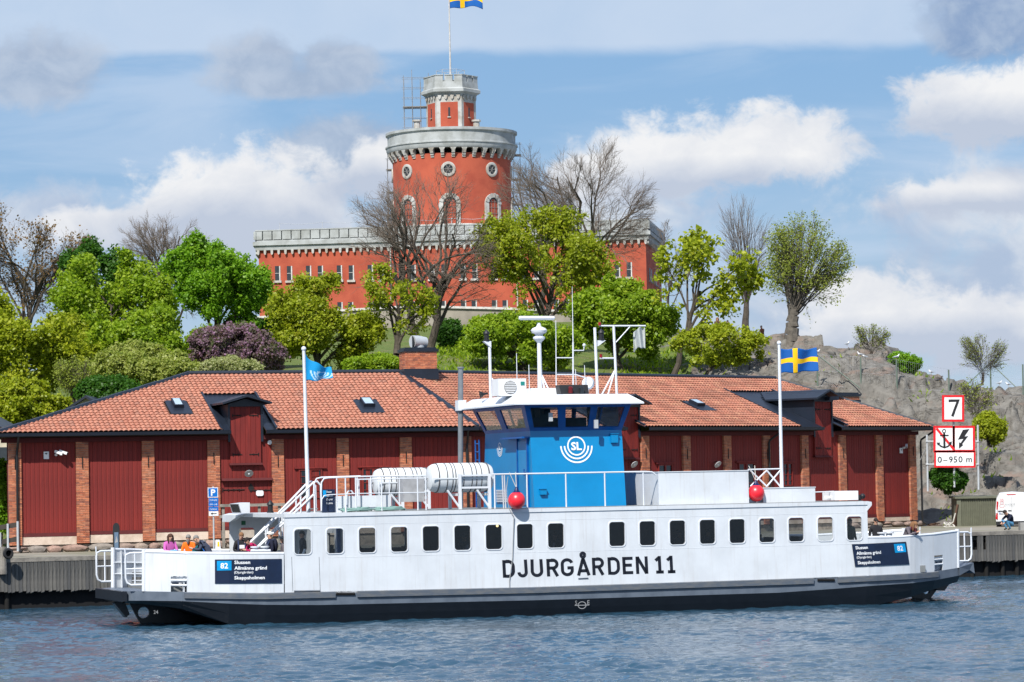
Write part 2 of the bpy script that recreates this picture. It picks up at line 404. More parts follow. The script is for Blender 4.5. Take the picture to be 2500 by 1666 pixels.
# ------------------------------------------------------------------ quay, ground, water
mat('timber', (0.17, 0.155, 0.14), 0.85, var=0.2, scale=1.4, bump=0.5, bscale=6, stretch=(6, 6, 0.7), tint=[(0.076, 0.076, 0.076), (0.139, 0.132, 0.119), (0.095, 0.091, 0.084), (0.153, 0.145, 0.129)], col2=(0.065, 0.066, 0.064))
mat('timber_cap', (0.24, 0.22, 0.19), 0.85, var=0.2, scale=2.5, bump=0.4, bscale=9)
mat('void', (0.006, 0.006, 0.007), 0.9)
mat('pile', (0.008, 0.0075, 0.007), 0.9)  # near black: the shade under the quay edge is put into the colour
mat('apron', (0.25, 0.225, 0.19), 0.95, col2=(0.16, 0.16, 0.10), scale=0.35, bump=0.5, bscale=3)
QF = Frame((-20.4, 127.5), math.atan(0.436))
QZ = 2.0
def quay():
    q0, q1 = -30.0, 85.0
    m = MB()                                       # apron of packed gravel behind the timber edge
    pts = [QF.p(q0, 0.36, QZ), QF.p(q1, 0.36, QZ), QF.p(q1 + 10, 75, QZ - 0.25), QF.p(q0 - 25, 45, QZ)]
    m.poly(pts); m.prism([p - V3(0, 0, 0.012) for p in pts], (0, 0, -0.8))
    m.build('ground', 'apron', kind='structure')
    w = thing('quay_wall', QF.p(0, 0, 0), 'weathered grey timber quay with vertical planks above dark water', 'quay', world=True)
    m = MB()                                       # backing coloured black to stand for the shade under the deck
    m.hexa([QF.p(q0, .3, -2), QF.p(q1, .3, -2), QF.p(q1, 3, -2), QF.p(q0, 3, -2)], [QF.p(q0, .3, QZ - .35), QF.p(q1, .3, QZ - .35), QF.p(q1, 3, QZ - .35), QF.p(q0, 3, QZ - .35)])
    m.build('painted_shade_backing', 'void', w)
    m = MB()
    m.hexa([QF.p(q0, -.06, QZ - .14), QF.p(q1, -.06, QZ - .14), QF.p(q1, .42, QZ - .14), QF.p(q0, .42, QZ - .14)], [QF.p(q0, -.06, QZ + .03), QF.p(q1, -.06, QZ + .03), QF.p(q1, .42, QZ + .03), QF.p(q0, .42, QZ + .03)])
    m.build('capping_beam', 'timber_cap', w)
    # planks: separate boards, missing and broken ones at the right
    me = []
    for k in range(4):
        m = MB(); t = 0.05
        zt, zb = -0.14, -1.30 - 0.03 * k
        e = 0.006 + .003 * k
        m.add([(-.068, -t + e, zb), (.068, -t, zb + .02 * k), (.068, .02, zb), (-.068, .02, zb), (-.068, -t, zt), (.068, -t + e, zt), (.068, .02, zt), (-.068, .02, zt)],
              [(0, 3, 2, 1), (4, 5, 6, 7), (0, 1, 5, 4), (1, 2, 6, 5), (2, 3, 7, 6), (3, 0, 4, 7)])
        me.append(m.mesh('plank', 'timber'))
    short = MB(); short.box(-.068, .068, -.05, .02, -1.3, -0.78); sm = short.mesh('plank', 'timber')
    sa, sb = QF.px(-60, 1400)[0], QF.px(2560, 1350)[0]
    hide0, hide1 = QF.px(520, 1400)[0], QF.px(2290, 1350)[0]
    s, i = sa, 0
    gap = [QF.px(x, 1325)[0] for x in (2371, 2386, 2396, 2409)]
    while s < sb:
        if not (hide0 < s < hide1):
            brk = gap[0] < s < gap[1] or gap[2] < s < gap[3]
            o = link('plank', sm if brk else random.choice(me), w)
            o.location = QF.p(s, 0, QZ) - np.array(ORG[w.name]); o.rotation_euler = (random.uniform(-.006, .006), random.uniform(-.006, .006), QF.ang)
        s += 0.152; i += 1
    bk = MB()                                      # boards in the stretch the ferry covers, one body
    s = hide0
    while s < hide1:
        a = QF.p(s, -.03, QZ - .14); b = QF.p(s + .142, -.03, QZ - .14)
        bk.tint = random.random()
        bk.prism([a, b, b - V3(0, 0, 1.15), a - V3(0, 0, 1.15)], QF.n * .05)
        s += .152
    bk.build('planks_behind_ferry', 'timber', w, kind='stuff')
    for px in (20, 2380, 2415, 2455, 2490):        # piles under the edge
        m = MB(); s = QF.px(px, 1420)[0]
        m.tube(QF.p(s, .22, -2), QF.p(s, .22, QZ - .36), .10, n=10)
        m.build('pile', 'pile', w, smooth=True)
quay()

def water():
    m = bpy.data.materials.new('water'); m.use_nodes = True; MATS['water'] = m
    T = NT(m.node_tree)
    co = T.n('ShaderNodeTexCoord').outputs['Object']
    a = T.n('ShaderNodeMapping', ins={0: co, 3: (1.0, 1.7, 1)}).outputs[0]
    n1 = T.n('ShaderNodeTexNoise', ins={'Vector': a, 'Scale': 2.6, 'Detail': 5.0, 'Roughness': 0.6, 'Distortion': 0.5}).outputs['Fac']
    b = T.n('ShaderNodeBump', ins={'Strength': 0.65, 'Distance': 0.06, 'Height': n1})
    p = T.n('ShaderNodeBsdfPrincipled', ins={'Base Color': (0.020, 0.058, 0.095, 1), 'Roughness': 0.04, 'IOR': 1.333, 'Specular IOR Level': 0.5, 'Normal': b.outputs[0]})
    T.n('ShaderNodeOutputMaterial', ins={0: p.outputs[0]})
    # near and visible water: rippled sheet, finer towards the camera
    rows = np.concatenate([np.linspace(66, 110, 520), np.linspace(110.1, 172, 380)])
    cols = np.linspace(-1, 1, 420)
    Y = rows[:, None] * np.ones(420)[None]; X = cols[None] * (rows * 0.175)[:, None]
    rg = np.random.default_rng(5)
    Z = np.zeros_like(X)
    for k in range(60):
        lam = 0.30 * (7 ** rg.random()); th = rg.normal(0.35, 0.75); kk = 2 * math.pi / lam
        ph = kk * (X * math.sin(th) + Y * math.cos(th)) + rg.random() * 6.28
        amp = 0.0052 * lam ** 0.55 * (0.6 + 0.8 * rg.random())
        Z += amp * np.sin(ph + 0.8 * np.sin(ph * .31 + X * .25))
    gust = 0.75 + 0.45 * np.sin(X * .21 + Y * .33 + 1.2 * np.sin(Y * .11)) * np.sin(Y * .17 - X * .07)
    Z *= gust * (1 + .35 * np.sin(X * .9 + Y * .13 + np.sin(Y * .5)) * np.sin(Y * .41 + X * .2))
    me = gridmesh('water', np.stack([X, Y, Z], -1), 'water')
    link('water', me, kind='structure')
    f = MB()
    for x0, x1, y0, y1 in ((-6000, 6000, -6000, 66), (-6000, -11.5, 66, 172), (11.5, 6000, 66, 172), (-6000, 6000, 172, 9000)):
        f.add([(x0, y0, -.075), (x1, y0, -.075), (x1, y1, -.075), (x0, y1, -.075)], [(0, 1, 2, 3)])
    f.build('open_water', 'water', kind='structure')
water()

# ------------------------------------------------------------------ the red warehouse
mat('red_board', srgb(122, 34, 29), 0.7, var=0.16, scale=1.0, stretch=(5, 5, 0.5), bump=0.15, bscale=4, tint=[srgb(112, 31, 27), srgb(130, 38, 31), srgb(118, 33, 28), srgb(134, 40, 31)], col2=srgb(100, 27, 24))
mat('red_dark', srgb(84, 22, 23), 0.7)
mat('brick', (0.4, 0.15, 0.08), 0.9, var=0.15, scale=6, tint=[(0.488, 0.155, 0.075), (0.573, 0.207, 0.103), (0.415, 0.121, 0.063), (0.561, 0.230, 0.127), (0.293, 0.103, 0.069), (0.512, 0.172, 0.086)])
mat('mortar', (0.40, 0.33, 0.26), 0.95, var=0.2, scale=4)
mat('plinth', (0.62, 0.51, 0.42), 0.9, col2=(0.46, 0.36, 0.28), scale=2.2, bump=0.2)
mat('stone', (0.3, 0.22, 0.18), 0.9, var=0.2, scale=5, bump=0.5, bscale=9, tint=[(0.30, 0.20, 0.165), (0.30, 0.27, 0.22), (0.36, 0.235, 0.19), (0.24, 0.215, 0.19), (0.34, 0.29, 0.24)])
mat('dark_metal', srgb(25, 33, 46), 0.45, metal=0.0, var=0.15, scale=1.2, spec=0.5)
mat('black_iron', (0.012, 0.011, 0.011), 0.6)
mat('tile', (0.5, 0.18, 0.1), 0.85, var=0.12, scale=7, tint=[(0.424, 0.173, 0.11), (0.465, 0.199, 0.13), (0.394, 0.151, 0.095), (0.475, 0.211, 0.138), (0.434, 0.181, 0.115), (0.354, 0.164, 0.113), (0.455, 0.191, 0.121)])
mat('tile_old', (0.5, 0.18, 0.1), 0.85, var=0.17, scale=.8, tint=[(0.391, 0.152, 0.096), (0.365, 0.139, 0.089), (0.321, 0.146, 0.099), (0.403, 0.161, 0.099), (0.435, 0.213, 0.13), (0.378, 0.146, 0.093), (0.328, 0.143, 0.096), (0.397, 0.155, 0.096)])
mat('underlay', (0.05, 0.032, 0.026), 0.95)
mat('white_plastic', (0.75, 0.76, 0.77), 0.5, var=0.03)
mat('grey_metal', (0.42, 0.44, 0.46), 0.45, var=0.06)
mat('galv', (0.50, 0.53, 0.55), 0.5, metal=0.3, var=0.06)
mat('black', (0.013, 0.014, 0.016), 0.5, var=0.05)
mat('window_dark', (0.014, 0.018, 0.022), 0.12, spec=0.6)
mat('pane_grey', (0.35, 0.45, 0.52), 0.15, spec=0.7, var=0.04)
glass('pane_glass', (0.35, 0.38, 0.40), 0.12)

WA = at(21, 1200, 140.0)
LW = Frame((WA[0], WA[1]), math.radians(17.0))
sB = LW.px(1152, 1150)[0]
WB = LW.p(sB, 0, 0)
RW = Frame((WB[0], WB[1]), math.radians(46.0))
sE = RW.px(2238, 1150)[0]
GZ = 2.0
ZE = 7.02          # underside of the eave
ZT = 7.28          # tile edge
ZR = 10.02         # ridge
OV, WR = 0.62, 6.2
ware = thing('warehouse', (WB[0], WB[1], GZ), 'long low dark red timber warehouse with brick piers and orange tile roof', 'warehouse', world=True)
h2 = math.radians(14.5)                             # half the bend between the two wings
def mitre(w): return w * math.tan(h2)               # shift along each wing of a point at depth w
pil_L = [LW.px(x, 1200)[0] for x in (37.5, 202, 363, 523, 680, 839, 993)] + [sB - 0.27]
pil_R = [RW.px(x, 1180)[0] for x in (1263, 1370, 1475, 1578, 1679.3, 1779, 1874.6, 1968, 2060, 2150)] + [sE - 0.28]
PW, PDp = 0.56, 0.14
def pier(fr, s, zb, last=False):
    m = MB(); m.hexa(*[[fr.p(s - PW / 2 + .012, .01, z), fr.p(s + PW / 2 - .012, .01, z), fr.p(s + PW / 2 - .012, .5, z), fr.p(s - PW / 2 + .012, .5, z)] for z in (zb, ZE)])
    p = m.build('pier', 'mortar', ware)
    b = MB(); z = zb; row = 0
    while z < ZE - .09:
        cuts = [0, .255, .51, PW] if row % 2 else [0, .13, .385, PW]
        if row % 2: cuts = [0, .27, PW]
        for a, c in zip(cuts[:-1], cuts[1:]):
            b.tint = random.random(); e = random.uniform(-.012, .004)
            b.prism([fr.p(s - PW / 2 + a + .005, e, z + .008), fr.p(s - PW / 2 + c - .005, e, z + .008), fr.p(s - PW / 2 + c - .005, e, z + .068), fr.p(s - PW / 2 + a + .005, e, z + .068)], fr.n * .2)
        z += .077; row += 1
    b.build('bricks', 'brick', p, kind='stuff')
    i_ = MB(); zz = ZE - 1.35 + random.uniform(-.1, .1)                    # wall-tie iron
    i_.tube(fr.p(s, -.03, zz), fr.p(s, -.03, zz + .5), .022, n=6)
    i_.build('wall_tie', 'black_iron', p)
ZBL = lambda s: 2.66 + 0.012 * s                    # foot of the boarding, left wing
ZBR = lambda s: 2.62 - 0.004 * s
for s in pil_L: pier(LW, s, ZBL(s) - .34)
for s in pil_R: pier(RW, s, ZBR(s) - .2)
m = MB()                                            # the closed body behind the boarding
far = 11.5
for fr, a, b, zz in ((LW, -.02, sB, 1.9), (RW, 0, sE, 1.9)):
    ma, mb = (0, -mitre(far)) if fr is LW else (mitre(far), 0)
    ma, mb = (0, mitre(far)) if fr is RW else (0, -mitre(far))
    a2, b2 = (a + 2.4, b - mitre(far)) if fr is LW else (a + mitre(far), b)
    m.hexa([fr.p(a, .28, zz), fr.p(b, .28, zz), fr.p(b2, far, zz), fr.p(a2, far, zz)], [fr.p(a, .28, ZE + .05), fr.p(b, .28, ZE + .05), fr.p(b2, far, ZE + .05), fr.p(a2, far, ZE + .05)])
m.build('wall_body', 'red_dark', ware)
def planks(fr, a, b, z0, z1, w=0.13, parent=None, name='boarding'):
    m = MB(); m.hexa([fr.p(a, w + .02, z0), fr.p(b, w + .02, z0), fr.p(b, w + .12, z0), fr.p(a, w + .12, z0)], [fr.p(a, w + .02, z1), fr.p(b, w + .02, z1), fr.p(b, w + .12, z1), fr.p(a, w + .12, z1)])
    bd = m.build(name, 'red_dark', ware)
    n = max(3, round((b - a) / 0.2)); st = (b - a) / n
    mm = MB(); mm.box(.006, st - .006, -.012, .018, z0, z1); me = mm.mesh('plank', 'red_board')
    for k in range(n):
        o = link('plank', me, bd); o.location = fr.p(a + k * st, w + random.uniform(-.006, .006), 0) - np.array(ORG[ware.name]); o.rotation_euler = (0, 0, fr.ang)
    if name == 'boarding':                          # weatherboard along the foot
        k = MB(); k.hexa([fr.p(a, w - .05, z0), fr.p(b, w - .05, z0), fr.p(b, w + .05, z0), fr.p(a, w + .05, z0)], [fr.p(a, w - .03, z0 + .16), fr.p(b, w - .03, z0 + .16), fr.p(b, w + .05, z0 + .16), fr.p(a, w + .05, z0 + .16)])
        k.build('foot_board', 'red_dark', bd)
    return bd
def plinth(fr, a, b, zb, zt):
    m = MB(); m.hexa([fr.p(a, .09, zb), fr.p(b, .09, zb), fr.p(b, .5, zb), fr.p(a, .5, zb)], [fr.p(a, .09, zt), fr.p(b, .09, zt), fr.p(b, .5, zt), fr.p(a, .5, zt)])
    m.build('plinth', 'plinth', ware)
def wall_window(fr, px0, px1, py0, py1, cols=2, rows=4):
    s0, s1 = fr.px(px0, py0)[0], fr.px(px1, py0)[0]; z1, z0 = fr.px(px0, py0)[2], fr.px(px0, py1)[2]
    m = MB()
    def bar(a, b, c, d, w0=.06, w1=.17): m.hexa([fr.p(a, w0, c), fr.p(b, w0, c), fr.p(b, w1, c), fr.p(a, w1, c)], [fr.p(a, w0, d), fr.p(b, w0, d), fr.p(b, w1, d), fr.p(a, w1, d)])
    f = .06
    bar(s0, s0 + f, z0, z1); bar(s1 - f, s1, z0, z1); bar(s0 + f, s1 - f, z1 - f, z1); bar(s0 + f, s1 - f, z0, z0 + f)
    bar(s0 - .2, s1 + .2, z1 + .02, z1 + .09, .02)
    for c in range(1, cols): x = s0 + (s1 - s0) * c / cols; bar(x - .05, x + .05, z0 + f, z1 - f, .065)
    for c in range(cols):
        xa = s0 + (s1 - s0) * c / cols + .05; xb = s0 + (s1 - s0) * (c + 1) / cols - .05
        for r in range(1, rows): z = z0 + (z1 - z0) * r / rows; bar(xa, xb, z - .015, z + .015, .085, .11)
    wn = m.build('window', 'red_board', ware)
    g = MB(); g.hexa([fr.p(s0 + f, .115, z0 + f), fr.p(s1 - f, .115, z0 + f), fr.p(s1 - f, .125, z0 + f), fr.p(s0 + f, .125, z0 + f)], [fr.p(s0 + f, .115, z1 - f), fr.p(s1 - f, .115, z1 - f), fr.p(s1 - f, .125, z1 - f), fr.p(s0 + f, .125, z1 - f)])
    g.build('pane', 'window_dark', wn)
for fr, pl, zb in ((LW, pil_L, ZBL), (RW, [-.02] + pil_R, ZBR)):
    for a, b in zip(pl[:-1], pl[1:]):
        a += PW / 2 if a > 0 or fr is LW else 0; b -= PW / 2
        z0 = zb((a + b) / 2)
        planks(fr, a, b, z0, ZE - .02)
        plinth(fr, a, b, z0 - (.36 if fr is LW else .22), z0 - .003)
HOIST = [(LW, 562, 637), (RW, 1510, 1560), (RW, 1990, 2031)]
def eave_runs(fr, e0, e1, pad=.1):
    cut = sorted((fr.px(x0, 1040, -.05)[0] - pad, fr.px(x1, 1040, -.05)[0] + pad) for f, x0, x1 in HOIST if f is fr)
    out = []; a = e0
    for c0, c1 in cut: out.append((a, c0)); a = c1
    return out + [(a, e1)]
# the coping strip above the piers (dark red soffit board)
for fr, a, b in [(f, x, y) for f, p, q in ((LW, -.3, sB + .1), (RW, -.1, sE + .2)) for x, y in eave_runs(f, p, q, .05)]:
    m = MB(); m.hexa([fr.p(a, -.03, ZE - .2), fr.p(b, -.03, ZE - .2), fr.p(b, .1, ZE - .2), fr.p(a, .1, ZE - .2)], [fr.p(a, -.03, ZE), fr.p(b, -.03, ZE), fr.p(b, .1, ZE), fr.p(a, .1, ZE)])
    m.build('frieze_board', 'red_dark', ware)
wall_window(LW, 730, 787, 1146, 1217)
wall_window(LW, 885, 940, 1143, 1215)
wall_window(RW, 1610, 1645, 1134, 1205, 2, 3); wall_window(RW, 1806, 1846, 1131, 1205, 2, 3); wall_window(RW, 1915, 1938, 1131, 1187, 2, 4)
# foundation of field stones, each stone its own piece
fo = MB(); fo.hexa([LW.p(-.1, .16, 1.9), LW.p(sB, .16, 1.9), LW.p(sB, .5, 1.9), LW.p(-.1, .5, 1.9)], [LW.p(-.1, .16, ZBL(0) - .4), LW.p(sB, .16, ZBL(sB) - .4), LW.p(sB, .5, ZBL(sB) - .4), LW.p(-.1, .5, ZBL(0) - .4)])
fo.hexa([RW.p(0, .16, 1.8), RW.p(sE, .16, 1.8), RW.p(sE, .5, 1.8), RW.p(0, .5, 1.8)], [RW.p(0, .16, ZBR(0) - .24), RW.p(sE, .16, ZBR(sE) - .24), RW.p(sE, .5, ZBR(sE) - .24), RW.p(0, .5, ZBR(0) - .24)])
found = fo.build('foundation', 'mortar', ware)
def stone_mesh():
    m = MB(); rings = []
    for j, (r, y) in enumerate(((1.0, .12), (1.0, 0.0), (.82, -.1), (.4, -.15))):
        rings.append([(r * (math.cos(t) * (1 + .12 * math.sin(3 * t + j))) * .5, y, r * math.sin(t) * .5) for t in [2 * math.pi * k / 8 + .2 for k in range(8)]])
    m.loft(rings); 
    m.v = [(x * random.uniform(.93, 1.07), y, z * random.uniform(.92, 1.08)) for x, y, z in m.v]
    return m.mesh('stone', 'stone', smooth=True)
SM = [stone_mesh() for _ in range(7)]
def stones(fr, a, b, zb):
    s = a
    while s < b:
        w = random.uniform(.5, 1.25); h = (zb(s) - 1.93) * random.uniform(.86, 1.0); two = w > .8 and random.random() < .4
        for q in range(2 if two else 1):
            o = link('stone', random.choice(SM), found)
            o.location = fr.p(s + w / 2, .13 + random.uniform(-.02, .04), 1.94 + (h / 4 + q * h / 2 if two else h / 2)) - np.array(ORG[ware.name])
            o.scale = (w * 1.04, random.uniform(.9, 1.3), h * (.52 if two else 1.03)); o.rotation_euler = (0, 0, fr.ang)
        s += w * .98
stones(LW, -.1, LW.px(760, 1320)[0], lambda s: ZBL(s) - .36)
stones(RW, RW.px(2040, 1290)[0], sE + .1, lambda s: ZBR(s) - .22)

# roof ---------------------------------------------------------------
sl_L = LW.px(-12, 1056, -OV)[0]; sr_L = LW.px(457, 921, WR)[0]
sl_R = RW.px(2281, 1050, -OV)[0]; sr_R = RW.px(1893, 940, WR)[0]
tanR = (ZR - ZT) / (WR + OV); cosR = 1 / math.sqrt(1 + tanR ** 2); LEN = (WR + OV) / cosR
def rz(w): return ZT + (w + OV) * tanR
roofm = MB()
for fr, e0, e1, r0, r1 in ((LW, sl_L, sB + mitre(OV), sr_L, sB - mitre(WR)), (RW, -mitre(OV), sl_R, mitre(WR), sr_R)):
    w_ = .1; q_ = (w_ + OV) / (WR + OV)
    roofm.quad(fr.p(e0 + (r0 - e0) * q_, w_, ZT - .09 + tanR * (OV + w_)), fr.p(e1 + (r1 - e1) * q_, w_, ZT - .09 + tanR * (OV + w_)), fr.p(r1, WR, ZR - .09), fr.p(r0, WR, ZR - .09))
    b0, b1 = (e0, sB - mitre(2 * WR + OV)) if fr is LW else (mitre(2 * WR + OV), e1)
    roofm.quad(fr.p(r0, WR, ZR - .09), fr.p(r1, WR, ZR - .09), fr.p(b1, 2 * WR + OV, ZT - .09), fr.p(b0, 2 * WR + OV, ZT - .09))
    if fr is LW: roofm.poly([fr.p(e0, -OV, ZT - .09), fr.p(r0, WR, ZR - .09), fr.p(e0, 2 * WR + OV, ZT - .09)])
    else: roofm.poly([fr.p(e1, -OV, ZT - .09), fr.p(r1, WR, ZR - .09), fr.p(e1, 2 * WR + OV, ZT - .09)])
    for a, c in eave_runs(fr, e0, e1):
        roofm.quad(fr.p(a, -OV, ZE + .03), fr.p(c, -OV, ZE + .03), fr.p(c, .2, ZE + .03), fr.p(a, .2, ZE + .03))
        roofm.quad(fr.p(a, -OV, ZE + .03), fr.p(c, -OV, ZE + .03), fr.p(c, -OV, ZT - .09), fr.p(a, -OV, ZT - .09))
        roofm.quad(fr.p(a, -OV, ZT - .09), fr.p(c, -OV, ZT - .09), fr.p(c, .1, ZT - .09 + tanR * (OV + .1)), fr.p(a, .1, ZT - .09 + tanR * (OV + .1)))
for fr, e in ((LW, sl_L), (RW, sl_R)):
    roofm.quad(fr.p(e, -OV, ZE + .03), fr.p(e, -OV, ZT - .09), fr.p(e, 2 * WR + OV, ZT - .09), fr.p(e, 2 * WR + OV, ZE + .03))
    roofm.quad(fr.p(e, -OV, ZE + .03), fr.p(e + (-.3 if fr is RW else .3), -OV, ZE + .03), fr.p(e + (-.3 if fr is RW else .3), 2 * WR + OV, ZE + .03), fr.p(e, 2 * WR + OV, ZE + .03))
roof = roofm.build('roof', 'underlay', ware)
gut = MB()
for fr, e0, e1 in [(f, a, c) for f, p, q in ((LW, sl_L, sB + mitre(OV)), (RW, -mitre(OV), sl_R)) for a, c in eave_runs(f, p, q)]:
    gut.hexa([fr.p(e0, -OV - .12, ZE + .06), fr.p(e1, -OV - .12, ZE + .06), fr.p(e1, -OV - .004, ZE + .06), fr.p(e0, -OV - .004, ZE + .06)],
             [fr.p(e0, -OV - .15, ZE + .2), fr.p(e1, -OV - .15, ZE + .2), fr.p(e1, -OV - .004, ZE + .2), fr.p(e0, -OV - .004, ZE + .2)])
gut.build('gutter', 'dark_metal', ware)
def capline(p, q, r=.11, name='ridge_cap'):
    m = MB(); m.path([p, p + (q - p) * .5, q], r, 8); m.build(name, 'dark_metal', ware, smooth=True)
capline(LW.p(sr_L, WR, ZR + .02), LW.p(sB - mitre(WR), WR, ZR + .02)); capline(RW.p(mitre(WR), WR, ZR + .02), RW.p(sr_R, WR, ZR + .02))
def flatcap(p, q, wd=.17):
    d = nrm(q - p); sdv = nrm(np.cross(d, (0, 0, 1))); n_ = max(3, int(np.linalg.norm(q - p) / 1.0)); m = MB()
    for i in range(n_):
        a = p + (q - p) * (i / n_); b = p + (q - p) * ((i + 1.02) / n_); u = V3(0, 0, .05 + .01 * (i % 2))
        m.hexa([a - sdv * wd - V3(0, 0, .06), b - sdv * wd - V3(0, 0, .06), b + sdv * wd - V3(0, 0, .06), a + sdv * wd - V3(0, 0, .06)], [a - sdv * wd * .5 + u, b - sdv * wd * .5 + u, b + sdv * wd * .5 + u, a + sdv * wd * .5 + u])
    m.build('hip_flashing', 'dark_metal', ware)
flatcap(LW.p(sl_L, -OV, ZT + .03), LW.p(sr_L, WR, ZR + .03)); flatcap(RW.p(sl_R, -OV, ZT + .03), RW.p(sr_R, WR, ZR + .03), .12)
flatcap(LW.p(sB + mitre(OV), -OV, ZT + .0), LW.p(sB - mitre(WR), WR, ZR + .0), .2)

# dormers over the hoist doors ---------------------------------------
DORM = []
def dormer(fr, pa, pb, pxl, pxr, ztop_px, apex_px, wtop):
    """pa..pb: photo columns of the strip of sheet metal at the eave, pxl..pxr: of the red front"""
    a, b = fr.px(pa, 1050, -OV)[0], fr.px(pb, 1050, -OV)[0]
    s0, s1 = fr.px(pxl, 1040, -.05)[0], fr.px(pxr, 1040, -.05)[0]
    DORM.append((fr, a, b, wtop))
    zt = fr.px((pxl + pxr) / 2, ztop_px, -.05)[2]; za = fr.px((pxl + pxr) / 2, apex_px, -.3)[2]
    d = MB()
    for p_, q_ in ((a, s0 - .1), (s1 + .1, b)): d.quad(fr.p(p_, -OV, rz(-OV) - .05), fr.p(q_, -OV, rz(-OV) - .05), fr.p(q_, .2, rz(.2) - .05), fr.p(p_, .2, rz(.2) - .05))
    d.quad(fr.p(a, .2, rz(.2) - .05), fr.p(b, .2, rz(.2) - .05), fr.p(b, wtop, rz(wtop) - .05), fr.p(a, wtop, rz(wtop) - .05))
    for s in (a, b):                                # upstand strips beside the tiles
        for q in (0,):
            d.hexa([fr.p(s - .05, -OV - .02, rz(-OV) - .06), fr.p(s + .05, -OV - .02, rz(-OV) - .06), fr.p(s + .05, wtop, rz(wtop) - .06), fr.p(s - .05, wtop, rz(wtop) - .06)],
                   [fr.p(s - .05, -OV - .02, rz(-OV) + .08), fr.p(s + .05, -OV - .02, rz(-OV) + .08), fr.p(s + .05, wtop, rz(wtop) + .08), fr.p(s - .05, wtop, rz(wtop) + .08)])
    wb = (za - ZT) / tanR - OV                       # where the dormer ridge runs into the slope
    # cheeks and gable
    for s in (s0 - .05, s1 + .05):
        d.prism([fr.p(s - .05, -.06, ZE - .3), fr.p(s - .05, -.06, zt + .1), fr.p(s - .05, (zt + .1 - ZT) / tanR - OV, zt + .1)], fr.d * .1)
    mid = (s0 + s1) / 2
    d.prism([fr.p(s0 - .1, -.1, zt), fr.p(s1 + .1, -.1, zt), fr.p(s1 + .1, -.1, zt + .12), fr.p(mid, -.1, za - .12), fr.p(s0 - .1, -.1, zt + .12)], fr.n * .08)
    hw = (s1 - s0) / 2 + .42
    for sg in (-1, 1):                              # roof slopes of thick sheet
        e = mid + sg * hw; ez = zt + .1
        d.hexa([fr.p(mid, -.55, za - .05), fr.p(e, -.55, ez), fr.p(e, (ez - ZT) / tanR - OV + .1, ez), fr.p(mid, wb + .1, za - .05)],
               [fr.p(mid, -.55, za + .05), fr.p(e, -.55, ez + .09), fr.p(e, (ez - ZT) / tanR - OV + .1, ez + .09), fr.p(mid, wb + .1, za + .05)])
        for k in range(1, 5):
            ss = mid + sg * hw * k / 5; z = za + (ez - za) * k / 5 + .05
            d.tube(fr.p(ss, -.55, z), fr.p(ss, wb * .9, z), .025, n=4)
    dm = d.build('dormer', 'dark_metal', ware)
    zlow = ZE - 1.25
    f = MB(); st = (s1 - s0) / 6
    for k in range(6):
        f.tint = random.random()
        f.hexa([fr.p(s0 + k * st + .006, .0, zlow), fr.p(s0 + (k + 1) * st - .006, .0, zlow), fr.p(s0 + (k + 1) * st - .006, .12, zlow), fr.p(s0 + k * st + .006, .12, zlow)],
               [fr.p(s0 + k * st + .006, .0, zt), fr.p(s0 + (k + 1) * st - .006, .0, zt), fr.p(s0 + (k + 1) * st - .006, .12, zt), fr.p(s0 + k * st + .006, .12, zt)])
    f.build('hoist_door', 'red_board', dm)
    sl = MB(); sl.hexa([fr.p(s0 - .05, -.08, zlow - .09), fr.p(s1 + .05, -.08, zlow - .09), fr.p(s1 + .05, .12, zlow - .09), fr.p(s0 - .05, .12, zlow - .09)], [fr.p(s0 - .05, -.06, zlow), fr.p(s1 + .05, -.06, zlow), fr.p(s1 + .05, .12, zlow), fr.p(s0 - .05, .12, zlow)])
    sl.build('door_sill', 'red_dark', dm)
    for zz in (zlow + .38, zt - .4):
        for sg in (0, 1):
            h = MB(); x = s0 + .12 if sg == 0 else s1 - .12; dx = .42 if sg == 0 else -.42
            h.tube(fr.p(x, -.012, zz), fr.p(x + dx, -.012, zz), .02, n=4); h.tube(fr.p(x, -.012, zz - .07), fr.p(x, -.012, zz + .07), .02, n=4)
            h.tube(fr.p(x + dx * .55, -.012, zz - .035), fr.p(x + dx * .55, -.012, zz + .035), .03, n=4)
            h.build('hinge', 'black_iron', dm)
    return s0, s1, zlow
d1 = dormer(LW, 541, 675, 562, 637, 993, 967, 3.7)
d2 = dormer(RW, 1478, 1575, 1510, 1560, 994, 965, 3.9)
d3 = dormer(RW, 1955, 2070, 1990, 2031, 981, 953, 4.4)
bm = MB(); bm.hexa([RW.p(d3[1] - .6, -.9, 8.6), RW.p(d3[1] - .45, -.9, 8.6), RW.p(d3[1] - .45, .2, 8.6), RW.p(d3[1] - .6, .2, 8.6)], [RW.p(d3[1] - .6, -.9, 8.8), RW.p(d3[1] - .45, -.9, 8.8), RW.p(d3[1] - .45, .2, 8.8), RW.p(d3[1] - .6, .2, 8.8)])
bm.build('hoist_beam', 'dark_metal', ware)
